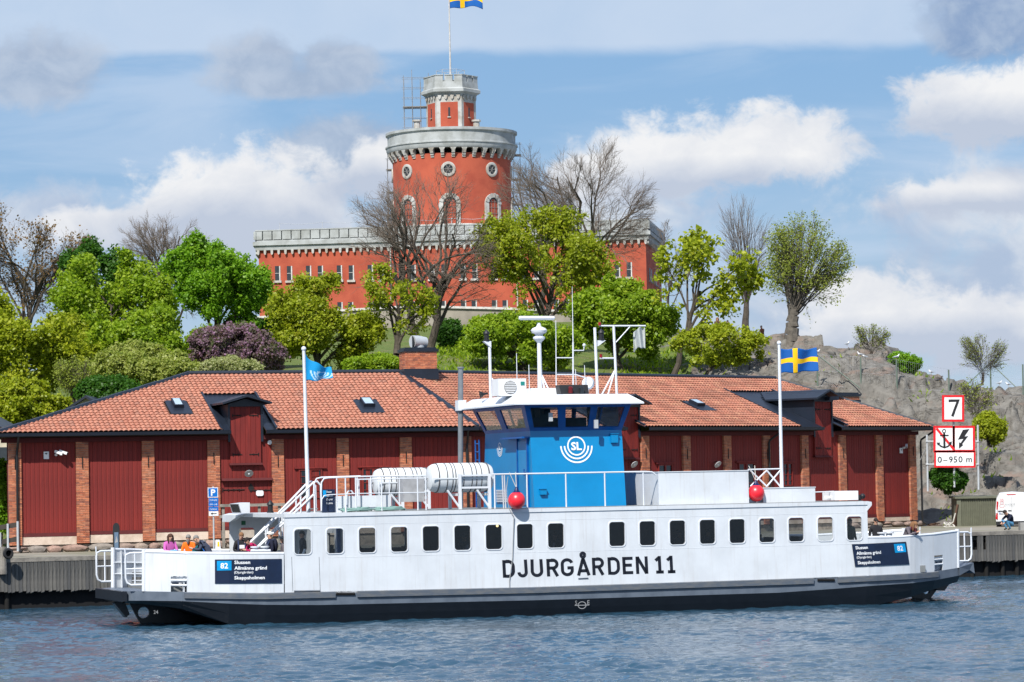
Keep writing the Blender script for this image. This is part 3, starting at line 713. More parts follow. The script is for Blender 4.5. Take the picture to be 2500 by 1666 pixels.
# tiles ---------------------------------------------------------------
def tile_arr():
    xs = np.linspace(-.115, .115, 5); hs = np.array([-.012, .028, .045, .028, -.012]); L = .40
    top0 = [(xs[i], 0.0, hs[i] + .035) for i in range(5)]; top1 = [(xs[i], L, hs[i] - .012) for i in range(5)]
    low0 = [(xs[i], 0.004, hs[i] + .008) for i in range(5)]
    q = []
    for i in range(4):
        q.append([top0[i], top0[i + 1], top1[i + 1], top1[i]]); q.append([low0[i], low0[i + 1], top0[i + 1], top0[i]])
    return np.array(q)
TQ = tile_arr()
tme = npmesh('tile', TQ, 4, 'tile')
SKY = [(LW, 415, 465, 982, 1008), (LW, 878, 934, 980, 1005), (RW, 1700, 1741, 984, 1000)]
skyr = []
for fr, x0, x1, y0, y1 in SKY:
    w1 = None
    # find depth on the slope for the photo rows
    for w in np.linspace(-.5, 6, 400):
        if fr.px((x0 + x1) / 2, y1, w)[2] < rz(w): w1 = w; break
    for w in np.linspace(-.5, 6, 400):
        if fr.px((x0 + x1) / 2, y0, w)[2] < rz(w): w2 = w; break
    sA, sBB = fr.px(x0 + 6, y1, w1)[0], fr.px(x1 - 2, y1, w1)[0]
    skyr.append((fr, sA, sBB, w1, w2))
cells = []
for fr, e0, e1, r0, r1 in ((LW, sl_L, sB + mitre(OV), sr_L, sB - mitre(WR)), (RW, -mitre(OV), sl_R, mitre(WR), sr_R)):
    ux = fr.d; uy = fr.n * cosR + V3(0, 0, cosR * tanR); uz = np.cross(ux, uy)
    for r in range(int(LEN / .33)):
        t = r * .33 - .03; w = -OV + t * cosR; fq = (w + OV) / (WR + OV); lo = e0 + (r0 - e0) * fq; hi = e1 + (r1 - e1) * fq
        for c in range(int(lo / .222) - 1, int(hi / .222) + 2):
            s = c * .222
            if s < lo + .12 or s > hi - .12: continue
            if any(f is fr and a - .05 < s < b + .05 and w < wt - .25 for f, a, b, wt in DORM): continue
            if any(f is fr and a - .1 < s < b + .1 and a1 - .36 < w < a2 for f, a, b, a1, a2 in skyr): continue
            near = (at(1250, 900, 1)[0] * 0) + fr.p(s, w, 0)[1]
            cells.append((fr is RW, r, s, fr.p(s, w, rz(w) - .02), ux, uy, uz, near))
idx = sorted([i for i, c in enumerate(cells) if not c[0]], key=lambda i: (cells[i][1], cells[i][2]))
single = set(idx[:300])
big = {False: [], True: []}; tints = {False: [], True: []}
for i, (rw, r, s, p, ux, uy, uz, nr) in enumerate(cells):
    jit = random.uniform(-.012, .012)
    if i in single:
        o = link('tile', tme, roof)
        R_ = Matrix((ux, uy, uz)).transposed().to_4x4(); R_.translation = Vector(p - np.array(ORG[ware.name])); o.matrix_local = R_
    else:
        big[rw].append(TQ @ np.stack([ux, uy, uz]) + (p + ux * jit)); tints[rw].append(random.random())
for rw in (False, True):
    A = np.concatenate(big[rw]); tt = np.repeat(tints[rw], len(TQ))
    link('tiles', npmesh('tiles', A, 4, 'tile_old' if rw else 'tile', tt, off=ORG[ware.name]), roof, kind='stuff')
for fr, a, b, w1, w2 in skyr:                        # roof lights
    m = MB(); up = np.cross(fr.d, fr.n * cosR + V3(0, 0, cosR * tanR))
    def P(s, w, h): return fr.p(s, w, rz(w)) + up * h
    m.hexa([P(a - .1, w1 - .25, -.03), P(b + .1, w1 - .25, -.03), P(b + .1, w2 + .1, -.03), P(a - .1, w2 + .1, -.03)], [P(a - .1, w1 - .25, .05), P(b + .1, w1 - .25, .05), P(b + .1, w2 + .1, .05), P(a - .1, w2 + .1, .05)])
    c0, c1 = a + (b - a) * .22, a + (b - a) * .78; v0, v1 = w1 + (w2 - w1) * .35, w2
    m.hexa([P(c0, v0, .05), P(c1, v0, .05), P(c1, v1, .05), P(c0, v1, .05)], [P(c0, v0, .2), P(c1, v0, .2), P(c1, v1, .2), P(c0, v1, .2)])
    sk_ = m.build('roof_light', 'dark_metal', ware)
    g = MB(); g.quad(P(c0 + .06, v0 + .05, .206), P(c1 - .06, v0 + .05, .206), P(c1 - .06, v1 - .05, .206), P(c0 + .06, v1 - .05, .206)); g.build('pane', 'pane_grey', sk_) if 'pane_grey' in MATS else g.build('pane', 'galv', sk_)
# chimneys -------------------------------------------------------------
def chimney(fr, px0, px1, pyt, pyb, w, dep, cowl):
    s0, s1 = fr.px(px0, pyb, w)[0], fr.px(px1, pyb, w)[0]; zt, zb = fr.px(px0, pyt, w)[2], fr.px(px0, pyb, w)[2]
    def hx(m, a, b, c, d, z0, z1): m.hexa([fr.p(a, c, z0), fr.p(b, c, z0), fr.p(b, d, z0), fr.p(a, d, z0)], [fr.p(a, c, z1), fr.p(b, c, z1), fr.p(b, d, z1), fr.p(a, d, z1)])
    m = MB(); hx(m, s0, s1, w, w + dep, zb - 1, zt); ch = m.build('chimney', 'mortar', ware)
    b = MB(); z = zb
    while z < zt - .06:
        k = s0 - (.12 if int((z - zb) / .078 + .5) % 2 else 0)
        while k < s1 - .02:
            b.tint = random.random(); hx(b, max(k, s0) + .005, min(k + .25, s1) - .005, w - .015, w + .05, z + .006, z + .068); k += .25
        k = w
        while k < w + dep - .02:
            b.tint = random.random(); hx(b, s0 - .015, s0 + .05, k + .005, min(k + .25, w + dep) - .005, z + .006, z + .068); k += .25
        z += .078
    b.build('bricks', 'brick', ch, kind='stuff')
    c = MB(); hx(c, s0 - .07, s1 + .07, w - .07, w + dep + .07, zt, zt + .12); hx(c, s0 + .02, s1 - .02, w + .02, w + dep - .02, zt + .12, zt + .2)
    hx(c, s0 - .06, s1 + .06, w - .06, w + dep + .06, zb - .5, zb)
    c.build('chimney_cap', 'dark_metal', ch)
    if cowl:
        k = MB(); mid = (s0 + s1) / 2
        k.tube(fr.p(mid - .02, w + .35, zt + .2), fr.p(mid - .02, w + .35, zt + .34), .3, n=14)
        k.path([fr.p(mid - .35, w + .2, zt + .48), fr.p(mid - .05, w + .3, zt + .48), fr.p(mid + .35, w + .4, zt + .44)], [.3, .3, .26], 14)
        k.build('cowl', 'galv', ch, smooth=True)
        q = MB(); q.tube(fr.p(mid - .36, w + .2, zt + .48), fr.p(mid - .34, w + .2, zt + .48), .27, n=14); q.build('cowl_mouth', 'black', ch)
chimney(LW, 989, 1067, 859, 901, WR - .5, 1.0, True)
chimney(RW, 2048, 2098, 967, 976, WR + 1.5, .7, False)
# downpipes, lamps, cameras -------------------------------------------
def pipe(fr, px, sp_):
    s = fr.px(px, 1150)[0]; m = MB()
    m.path([fr.p(s + sp_, -OV - .06, ZE + .1), fr.p(s + sp_, -OV, ZE - .05), fr.p(s + .02, -.12, ZE - .45), fr.p(s, -.09, ZE - .6), fr.p(s, -.09, 2.2), fr.p(s + .15, -.25, 2.06)], .055, 8)
    m.build('downpipe', 'black', ware, smooth=True)
pipe(LW, 41, 0); pipe(LW, 1140, -.1); pipe(RW, 1876, .3); pipe(RW, 2246, .4)
def wallthing(fr, px, py): q = fr.px(px, py); return q[0], q[2]
# left door bay under the first dormer
s0, z0 = wallthing(LW, 541, 1172); s1, _ = wallthing(LW, 665, 1172)
m = MB(); m.hexa([LW.p(s0, -.1, z0 - .05), LW.p(s1, -.1, z0 - .05), LW.p(s1, .12, z0 - .05), LW.p(s0, .12, z0 - .05)], [LW.p(s0, -.06, z0 + .06), LW.p(s1, -.06, z0 + .06), LW.p(s1, .12, z0 + .06), LW.p(s0, .12, z0 + .06)])
m.build('door_canopy', 'red_dark', ware)
for x0, x1 in ((545, 598), (663, 610)):
    a, z = wallthing(LW, x0, 1197); b, _ = wallthing(LW, x1, 1197)
    m = MB(); m.tube(LW.p(a, .1, z), LW.p(b, .1, z), .025, n=4); m.tube(LW.p(a, .1, z - .09), LW.p(a, .1, z + .09), .025, n=4)
    for k in (.25, .5, .75): m.tube(LW.p(a + (b - a) * k, .1, z - .04), LW.p(a + (b - a) * k, .1, z + .04), .035, n=4)
    m.build('hinge', 'black_iron', ware)
a, z = wallthing(LW, 614, 1192); m = MB(); m.prism([LW.p(a - .14, .1, z), LW.p(a, .1, z - .2), LW.p(a + .14, .1, z), LW.p(a, .1, z + .22)], LW.n * .03); m.build('lock_plate', 'black_iron', ware)
def plate(fr, px0, px1, py0, py1, label, mtl='white_plastic', d=.05, name='wall_sign', cat='sign', rnd=True):
    a, z1 = wallthing(fr, px0, py0); b, z0 = wallthing(fr, px1, py1)
    m = MB(); c = .05 if rnd else .004
    m.prism([fr.p(a + c, .09, z0), fr.p(b - c, .09, z0), fr.p(b, .09, z0 + c), fr.p(b, .09, z1 - c), fr.p(b - c, .09, z1), fr.p(a + c, .09, z1), fr.p(a, .09, z1 - c), fr.p(a, .09, z0 + c)], fr.n * -d)
    return m.build(name, mtl, label=label, cat=cat, off=tuple(fr.p((a + b) / 2, .09, z0)))
plate(LW, 626, 644, 1198, 1211, 'small white plate on the red double door below the dormer')
plate(LW, 654, 663, 1075, 1086, 'small white box beside brick pier right of the dormer', name='alarm_box', cat='alarm box', d=.12)
plate(LW, 107, 120, 1103, 1121, 'pale notice plate with dark camera symbol on leftmost red boarding', rnd=False)
plate(RW, 2199, 2206, 1094, 1107, 'pale notice plate with dark symbol below camera at warehouse right end', rnd=False)
for fr, px, py in ((LW, 113, 1107), (RW, 2202.5, 1098)):
    a, z = wallthing(fr, px, py); s_ = [o for o in COL.objects if o.name.startswith('wall_sign') and 'symbol' in o['label']][0 if fr is LW else 1]
    m = MB(); m.prism([fr.p(a - .06, .036, z + .01), fr.p(a + .06, .036, z + .01), fr.p(a + .03, .036, z - .05), fr.p(a - .03, .036, z - .04)], fr.n * -.004)
    o = m.mesh('pictogram', 'black', tuple(s_.location)); link('pictogram', o, s_)
def cctv(fr, px, py, label, flip=1):
    a, z = wallthing(fr, px, py)
    t = thing('security_camera', fr.p(a, .1, z), label, 'security camera', 'security cameras on the warehouse', rz=fr.ang)
    m = MB(); m.tube((0, 0, -.12), (0, -.1, -.12), .06, n=10); m.tube((0, -.08, -.12), (0, -.22, -.05), .025, n=8); m.build('bracket', 'white_plastic', t, smooth=True)
    m = MB(); m.obox((.09 * flip, -.3, -.03), nrm((.8 * flip, -.5, -.35)) * .19, nrm((.5, .8 * flip, 0)) * .055, nrm((.3 * flip, -.2, .9)) * .055); m.build('housing', 'white_plastic', t)
    m = MB(); c = V3(.09 * flip, -.3, -.03) + nrm((.8 * flip, -.5, -.35)) * .19; m.tube(c, c + nrm((.8 * flip, -.5, -.35)) * .01, .04, n=10); m.build('lens', 'black', t)
cctv(LW, 137, 1104, 'white security camera on red boarding, left of the pair'); cctv(LW, 148, 1103, 'white security camera on red boarding, right of the pair')
cctv(RW, 2208, 1088, 'white security camera above notice at warehouse right end', -1)
def lamp(px, py, label, fr):
    a, z = wallthing(fr, px, py)
    t = thing('wall_lamp', fr.p(a, .1, z), label, 'lamp', 'round enamel lamps on the warehouse', rz=fr.ang)
    m = MB(); m.path([(0, 0, .1), (0, -.16, .14), (0, -.22, .05)], .018, 6); m.build('arm', 'black_iron', t)
    m = MB(); m.lathe((0, -.24, 0), [(.2, -.03), (.19, 0), (.06, .06), (.03, .09)], 16, nrm((0, .75, .65))); m.build('lamp_shade', 'grey_metal', t, smooth=True)
    m = MB(); m.ball(V3(0, -.25, -.02), .05); m.build('bulb', 'white_plastic', t, smooth=True)
lamp(606, 1156, 'round grey enamel lamp above the canopy of the red double door', LW)
lamp(1543, 1134, 'round grey lamp on red wall right beside blue wheelhouse', RW); lamp(1747, 1134, 'round grey lamp on the red wall above the white ferry box', RW)
# ------------------------------------------------------------------ the ferry
mat('white_paint', (0.62, 0.655, 0.69), 0.34, var=0.05, scale=0.8, spec=0.5, streak=0.26)
mat('white_trim', (0.62, 0.65, 0.69), 0.35, var=0.02)
mat('hull_grey', (0.115, 0.14, 0.175), 0.42, var=0.16, scale=1.6, spec=0.5, col2=(0.08, 0.10, 0.13), bump=0.05, bscale=3)
mat('hull_black', (0.010, 0.012, 0.017), 0.35, var=0.1, spec=0.5)
mat('strake', (0.10, 0.12, 0.15), 0.5, var=0.2, scale=3, stretch=(1, 1, 4), col2=(0.15, 0.155, 0.16))
mat('deck_grey', (0.20, 0.21, 0.21), 0.8, var=0.1)
mat('ferry_blue', srgb(0, 126, 182), 0.3, var=0.05, scale=0.9, spec=0.5)
mat('ferry_dark_blue', srgb(0, 84, 156), 0.35, spec=0.5)
mat('interior', (0.075, 0.075, 0.08), 0.7)
mat('interior_light', (0.34, 0.35, 0.36), 0.7)
mat('seat_fabric', (0.03, 0.04, 0.07), 0.9)
mat('letter_black', (0.008, 0.010, 0.018), 0.45)
mat('letter_white', (0.80, 0.82, 0.84), 0.5, var=0.0)
mat('board_navy', srgb(22, 36, 62), 0.4)
mat('board_cyan', srgb(0, 150, 212), 0.4)
mat('raft_white', (0.60, 0.63, 0.65), 0.35, var=0.03)
mat('strap', (0.10, 0.10, 0.105), 0.7)
mat('fender_red', srgb(226, 36, 50), 0.35, spec=0.6, var=0.03)
mat('fender_tip', srgb(18, 22, 74), 0.4)
mat('rope', (0.55, 0.53, 0.48), 0.9)
mat('rope_green', (0.20, 0.33, 0.30), 0.9)
mat('rope_grey', (0.30, 0.31, 0.32), 0.9)
glass('tinted_glass', (0.42, 0.45, 0.47), 0.10)
glass('clear_glass', (0.72, 0.76, 0.77), 0.10)
FR = Frame((-7.2461, 108.8497), 0.32352)
def fp(px, py, w=0.0): return FR.px(px, py, w)
ferry = thing('ferry', tuple(FR.o), 'white passenger ferry with blue wheelhouse and grey hull crossing the harbour', 'ferry', rz=FR.ang)
ST = [(307, 1.9, 1444, 1467, .80), (330, 1.55, 1444, 1467, .78), (354, 1.3, 1444, 1467, .76), (444, .5, 1445.7, 1468, .60), (560, .12, 1447.4, 1474, .05), (648, 0, 1448, 1477, -.4),
      (781, 0, 1445, 1477.5, -.5), (1300, 0, 1433.5, 1466, -.5), (1900, 0, 1414, 1447.5, -.5), (2050, 0.0, 1408.5, 1437, -.4), (2116, 0, 1405.5, 1431.5, -.2), (2139, .05, 1404.5, 1430, -.1), (2228, .42, 1399.8, 1424, .2), (2282, .95, 1396, 1417, .42), (2343, 1.7, 1386, 1405, .66)]
def wl(px): return float(np.interp(px, [a[0] for a in ST], [a[1] for a in ST]))
WUp = sorted((float(fp(px, yd, w)[0]), w) for px, w, yd, yg, zb in ST)
def wu(u): return np.interp(u, [a for a, b in WUp], [b for a, b in WUp])
UZ = [(fp(px, yd, w)[0], w, fp(px, yd, w)[2], fp(px, yg, w)[2], zb) for px, w, yd, yg, zb in ST]
def side_rings(f):
    return [[V3(u, 4 - (4 - q[0]), 0) if False else V3(u, a, z) for a, z in q] for u, q in f]
hull = MB(); black = MB()
for u0, u1 in zip(UZ[:-1], UZ[1:]):
    for m_ in (1, -1):
        def P(s, dw, z): w = s[1] + dw; return (s[0], w if m_ == 1 else 8 - w, z)
        hull.quad(P(u0, 0, u0[2]), P(u1, 0, u1[2]), P(u1, 0, u1[3]), P(u0, 0, u0[3]))
        def bz(s): return [(0, s[3]), (.10, (s[3] + max(s[4], -.05)) / 2), (.22, max(s[4], -.05)), (.7, min(s[4], .0) if s[4] < 0 else s[4])]
        for (a, za), (b_, zb_), (c, zc), (d_, zd) in zip(bz(u0)[:-1], bz(u0)[1:], bz(u1)[1:], bz(u1)[:-1]):
            black.quad(P(u0, a, za), P(u1, d_, zd), P(u1, c, zc), P(u0, b_, zb_))
    hull.quad((u0[0], u0[1], u0[2]), (u1[0], u1[1], u1[2]), (u1[0], 8 - u1[1], u1[2]), (u0[0], 8 - u0[1], u0[2]))
    black.quad((u0[0], u0[1] + .7, min(u0[4], 0.0) if u0[4] < 0 else u0[4]), (u1[0], u1[1] + .7, min(u1[4], 0.0) if u1[4] < 0 else u1[4]), (u1[0], 8 - u1[1] - .7, min(u1[4], 0.) if u1[4] < 0 else u1[4]), (u0[0], 8 - u0[1] - .7, min(u0[4], 0.) if u0[4] < 0 else u0[4]))
for e in (UZ[0], UZ[-1]):
    hull.quad((e[0], e[1], e[2]), (e[0], 8 - e[1], e[2]), (e[0], 8 - e[1], e[3]), (e[0], e[1], e[3]))
    black.quad((e[0], e[1], e[3]), (e[0], 8 - e[1], e[3]), (e[0], 8 - e[1] - .7, e[4]), (e[0], e[1] + .7, e[4]))
hp = hull.build('hull', 'hull_grey', ferry); black.build('hull_bottom', 'hull_black', ferry)
for a, b in ((450, 818), (872, 1985), (2045, 2290)):              # rubbing strakes with scuppers between
    m = MB(); xs = np.linspace(a, b, 14)
    for x0, x1 in zip(xs[:-1], xs[1:]):
        y0, y1 = [np.interp(x, [s[0] for s in ST], [s[2] for s in ST]) for x in (x0, x1)]
        A = fp(x0, y0, wl(x0)); B = fp(x1, y1, wl(x1))
        m.hexa([A + V3(0, -.07, -.21), B + V3(0, -.07, -.21), B + V3(0, .02, -.24), A + V3(0, .02, -.24)], [A + V3(0, -.09, -.02), B + V3(0, -.09, -.02), B + V3(0, .02, .0), A + V3(0, .02, .0)])
    m.build('rubbing_strake', 'strake', ferry)
for a, b in ((821, 866), (1996, 2037)):
    y = np.interp((a + b) / 2, [s[0] for s in ST], [s[2] for s in ST]) + 7
    m = MB(); A = fp(a, y, -.012); B = fp(b, y, -.012); m.tube(A, B, .05, n=8); m.build('scupper', 'void', ferry)
# skegs with the round holes, rudders, ramp lips
def skeg(cx, cy, poly, r, w=4.0):
    c = fp(cx, cy, w); pts = [fp(x, y, w) for x, y in poly]; N = 28; m = MB(); o = []; i_ = []
    for k in range(N):
        t = 2 * math.pi * k / N; d = V3(math.cos(t), 0, math.sin(t)); best = 9e9
        for p, q in zip(pts, pts[1:] + pts[:1]):
            e = q - p; det = d[0] * -e[2] + e[0] * d[2]
            if abs(det) < 1e-9: continue
            rx, rz_ = p[0] - c[0], p[2] - c[2]
            tt = (rx * -e[2] + e[0] * rz_) / det; s_ = (d[0] * rz_ - d[2] * rx) / det
            if tt > 0 and -.001 <= s_ <= 1.001: best = min(best, tt)
        o.append(c + d * min(best, 9)); i_.append(c + d * r)
    for y in (-.07, .07): m.loft([[p + V3(0, y, 0) for p in o], [p + V3(0, y, 0) for p in i_]], cap=False)
    m.loft([[p + V3(0, -.07, 0) for p in i_], [p + V3(0, .07, 0) for p in i_]], cap=False); m.loft([[p + V3(0, -.07, 0) for p in o], [p + V3(0, .07, 0) for p in o]], cap=False)
    m.build('skeg', 'hull_black', ferry)
skeg(350, 1496, [(309, 1462), (344, 1526), (640, 1536), (640, 1490), (500, 1462)], .20)
skeg(2260, 1441, [(2312, 1404), (2268, 1464), (2236, 1470), (2222, 1452), (2244, 1412)], .155)
for q in ([(280, 1474), (302, 1462), (317, 1500), (308, 1508)], [(2328, 1405), (2329, 1411), (2306, 1443), (2290, 1441), (2277, 1430), (2300, 1408)]):
    m = MB(); m.prism([fp(x, y, 3.7) for x, y in q], (0, .5, 0)); m.build('rudder', 'hull_black', ferry)
m = MB(); m.box(-5.92, UZ[0][0] + .002, 1.7, 6.3, .86, 1.2); m.build('ramp_lip', 'hull_black', ferry)
m = MB(); e = UZ[-1]; m.prism([(e[0] - .05, 1.6, e[2] + .01), (e[0] + .62, 1.8, e[2] + .16), (e[0] + .66, 1.8, e[2] - .24), (e[0] + .45, 1.8, e[2] - .1), (e[0] - .05, 1.6, e[3])], (0, 4.6, 0)); m.build('ramp_lip', 'hull_grey', ferry)
# bulwarks
def bulwark(cols, ports):
    xs = sorted(set([c[0] for c in cols] + list(np.linspace(cols[0][0], cols[-1][0], 22)))); xs = [x for x in xs if not any(p[0] < x < p[1] for p in ports)]
    cols = [(x, float(np.interp(x, [c[0] for c in cols], [c[1] for c in cols]))) for x in xs]
    for far in (0, 1):
        m = MB()
        def G(px, py, o=0.0):
            p = fp(px, py, wl(px)); p[1] = wu(p[0]) + o
            if far: p[1] = 8 - p[1]
            return p
        for (x0, t0), (x1, t1) in zip(cols[:-1], cols[1:]):
            y0, y1 = [np.interp(x, [s[0] for s in ST], [s[2] for s in ST]) for x in (x0, x1)]
            for p0, p1, ya, yb in ports:
                if x0 >= p0 - .5 and x1 <= p1 + .5: y0, y1 = ya, yb
            m.hexa([G(x0, y0), G(x1, y1), G(x1, y1, .08), G(x0, y0, .08)], [G(x0, t0), G(x1, t1), G(x1, t1, .08), G(x0, t0, .08)])
            if y0 < 1410 and y0 == ports[0][2] or y0 == ports[-1][2]:
                for dy in (10, 22): m.tube(G(x0, y0 + dy, .04), G(x1, y1 + dy, .04), .035, n=6)
        b = m.build('bulwark', 'white_paint', ferry)
        r = MB(); r.path([G(x, t + 1, .04) for x, t in cols], .055, 8); r.build('top_rail', 'white_trim', b, smooth=True)
        k = MB()
        for x in np.linspace(cols[0][0] + 25, cols[-1][0] - 25, 5):
            yd = np.interp(x, [s[0] for s in ST], [s[2] for s in ST]); tp = np.interp(x, [c[0] for c in cols], [c[1] for c in cols])
            a, c = G(x, yd, .08), G(x, tp + 4, .08); sg = -1 if far else 1
            k.prism([a, c, c + V3(0, .05 * sg, 0), a + V3(0, .22 * sg, 0)], (.03, 0, 0))
        for f_ in (.35, .65):
            k.path([G(x, t + f_ * (np.interp(x, [s[0] for s in ST], [s[2] for s in ST]) - t), .1) for x, t in cols], .035, 5)
        k.build('stiffeners', 'white_paint', b, kind='stuff')
        px0, y0_ = (cols[0] if cols[0][0] < 1000 else cols[-1])
        yd = np.interp(px0, [s[0] for s in ST], [s[2] for s in ST]); q = MB(); q.tube(G(px0, yd, .04), G(px0, y0_ - 4, .04), .075, n=10); q.build('end_post', 'white_trim', b, smooth=True)
        # swing gate of bent tube
        sg = -1 if px0 < 1000 else 1
        g = MB(); A = G(px0, y0_ + 4, .04); Bm = G(px0, yd - 16, .04); L = V3(.62 * sg, .12 * (1 if not far else -1), 0)
        zt, zb = A[2], Bm[2]
        def H(f, z): return V3(A[0] + L[0] * f, A[1] + L[1] * f, z)
        g.path([H(0, zt), H(.75, zt), H(.97, zt - .06), H(1, zt - .2), H(1, zb + .25), H(.93, zb + .08), H(.72, zb), H(0, zb)], .035, 7)
        g.tube(H(.5, zt), H(.5, zb), .028, n=6); g.tube(H(0, (zt + zb) / 2), H(1, (zt + zb) / 2), .028, n=6); g.tube(H(1, zt - .1), H(1.02, zt + .16), .025, n=6)
        g.build('bow_gate', 'white_trim', ferry, smooth=True)
bulwark([(352, 1346), (417, 1348), (457, 1350), (560, 1351), (640, 1351), (693, 1351)], [(417, 457, 1407, 1407.5)])
bulwark([(2117, 1312), (2170, 1311.5), (2204, 1310), (2281, 1304), (2302, 1301), (2339, 1296)], [(2281, 2302, 1357, 1355)])
for px, w in ((428, 1.5), (452, 1.4), (625, 1.0), (648, 1.0), (2155, 1.0), (2173, 1.0), (2290, 1.6), (2298, 1.7)):       # mooring bitts
    yd = np.interp(px, [s[0] for s in ST], [s[2] for s in ST]); u = fp(px, yd, w)[0]; z0 = 1.08
    hgt = .42 if px in (428, 452, 2290, 2298) else 1.55 if px < 1000 else 1.5
    m = MB(); m.lathe((u, w, z0), [(.11, 0), (.11, hgt - .05), (.17, hgt - .045), (.17, hgt), (.02, hgt + .005)], 12); m.build('mooring_bitt', 'white_trim', ferry, smooth=True)
m = MB(); m.tube(fp(612, 1345, .9), fp(660, 1345, .9), .05, n=8); m.build('bitt_crossbar', 'white_trim', ferry)
# cabin ------------------------------------------------------------------
U0_, U1_ = -.645, 21.05; ZD, ZRf = 1.0, 3.60
zc = 2.7686; WH, WW = .845, .585
def rrect(cx, cz, w, h, r, w_, n=5):
    P = []
    for qx, qz, a in ((1, 1, 0), (-1, 1, 90), (-1, -1, 180), (1, -1, 270)):
        for k in range(n + 1):
            t = math.radians(a + 90 * k / n); P.append(V3(cx + qx * (w / 2 - r) + r * math.cos(t), w_, cz + qz * (h / 2 - r) + r * math.sin(t)))
    return P
def window_cell(m, ua, ub, z0, z1, cx, w_, n=5):
    R = rrect(cx, zc, WW, WH, .11, w_, n); C = [V3(ub, w_, z1), V3(ua, w_, z1), V3(ua, w_, z0), V3(ub, w_, z0)]; k = n + 1
    vs = R + C; fs = []
    for i in range(4):
        for j in range(n): fs.append((4 * k + i, i * k + j, i * k + j + 1))
        ni = (i + 1) % 4; fs.append((4 * k + i, i * k + n, ni * k, 4 * k + ni))
    m.add(vs, fs)
WIN = [k for k in range(19) if k != 9]
for w_, s in ((0.0, 1), (8.0, -1)):
    m = MB(); cx = [1.14 * k for k in WIN]
    edges = [U0_] + [(a + b) / 2 for a, b in zip(cx[:-1], cx[1:])] + [U1_]
    for c, a, b in zip(cx, edges[:-1], edges[1:]):
        for o in (0, .06 * s): window_cell(m, a, b, ZD - .02, ZRf, c, w_ + o)
    cab = m.build('cabin_side', 'white_paint', ferry)
    for i_, c in enumerate(cx):
        f = MB(); A = rrect(c, zc, WW + .065, WH + .065, .14, w_ - .02 * s); B = rrect(c, zc, WW, WH, .11, w_ - .02 * s)
        A2 = [p + V3(0, .02 * s, 0) for p in rrect(c, zc, WW + .085, WH + .085, .15, w_ - .02 * s)]; B2 = [p + V3(0, .08 * s, 0) for p in B]
        f.loft([A2, A, B, B2], cap=False); wf = f.build('window', 'white_trim', ferry, smooth=True)
        g = MB(); g.poly(rrect(c, zc, WW, WH, .11, w_ + .045 * s)); g.build('pane', 'clear_glass' if i_ in (0, 1, 16, 17) else 'tinted_glass', wf)
m = MB()                                             # door outline beside the first window, weld seams
for px in (712, 779): m.tube(fp(px, 1360, -.002), fp(px + 3, 1444, -.002), .008, n=4)
m.tube(fp(718, 1444, -.01), fp(782, 1443, -.01), .03, n=4)
m.build('side_door_joint', 'strake', ferry)
m = MB(); m.tube((.9, -.001, 2.2), (20.9, -.001, 2.2), .005, n=4); m.tube((-.6, -.001, ZRf - .28), (21, -.001, ZRf - .28), .005, n=4)
m.build('weld_seam', 'white_paint', ferry, kind='stuff')
r = MB(); r.box(1.75, U1_ + .02, -.03, 8.03, ZRf, ZRf + .13); r.box(U0_, 1.75, -.03, 1.5, ZRf, ZRf + .13); r.box(U0_, 1.75, 5.6, 8.03, ZRf, ZRf + .13); r.box(U0_, U0_ + .25, 1.5, 5.6, ZRf, ZRf + .13); r.prism([(U1_ + .02, -.03, ZRf + .13), (U1_ + .17, -.03, ZRf + .10), (U1_ + .17, -.03, ZRf - .02), (U1_ - .02, -.03, ZRf - .22)], (0, 8.06, 0))  # roof left open over the stair, made wide to let light into the alcove
r.prism([(U0_, 5.4, ZRf + .13), (U0_, 8.0, ZRf + .13), (U0_, 8.0, ZRf - .12), (U0_, 6.9, ZRf - .12)], (-.25, 0, -.06))
r.build('cabin_roof', 'white_paint', ferry)
r = MB(); r.box(1.8, U1_ - .1, .12, 7.9, ZRf + .133, ZRf + .15); r.build('roof_deck', 'deck_grey', ferry)
i_ = MB(); i_.box(1.75, 1.82, .07, 2.3, ZD, ZRf); i_.box(1.75, 1.82, 3.3, 7.93, ZD, ZRf); i_.box(1.75, 1.82, 2.3, 3.3, 3.0, ZRf); i_.box(U1_ - .6, U1_ - .55, .07, 2.6, ZD, 2.3); i_.box(U1_ - .6, U1_ - .55, 5.2, 7.93, ZD, 2.3)
i_.build('bulkhead', 'interior_light', ferry)
i_ = MB(); i_.box(5.45, 17.7, 3.0, 5.0, ZD + .03, ZRf - .02); i_.build('machinery_casing', 'interior', ferry)
i_ = MB(); i_.box(1.85, U1_ - .62, .08, 7.92, ZD + .01, ZD + .36); i_.box(1.85, U1_ - .62, .08, 7.92, ZRf - .03, ZRf - .01); i_.build('saloon_lining', 'interior', ferry)
for u, c in ((.72, 'ferry_blue'), (1.62, 'ferry_dark_blue')):
    d = MB(); d.box(u, u + .16, 1.5, 1.62, ZD, ZRf - .02); d.build('door_post', c, ferry)
m = MB(); m.box(-4.6, 1.75, .9, 7.1, 1.1, 1.34); m.box(-2.0, 1.75, .3, .9, 1.1, 1.34); m.box(20.5, 23.6, .6, 7.4, 1.1, 1.34); m.build('open_deck', 'deck_grey', ferry)
ZS = ZD + .36
for u in np.arange(2.4, 20, 1.05):
    for w in (.35, 6.6):
        if random.random() < .75:
            s_ = MB(); s_.box(u, u + .42, w, w + 1.0, ZS, ZS + .42); s_.hexa([(u + .36, w, ZS + .42), (u + .44, w, ZS + .42), (u + .44, w + 1, ZS + .42), (u + .36, w + 1, ZS + .42)], [(u + .44, w, ZS + 1.15), (u + .5, w, ZS + 1.15), (u + .5, w + 1, ZS + 1.15), (u + .44, w + 1, ZS + 1.15)])
            s_.build('seat', 'seat_fabric', ferry)
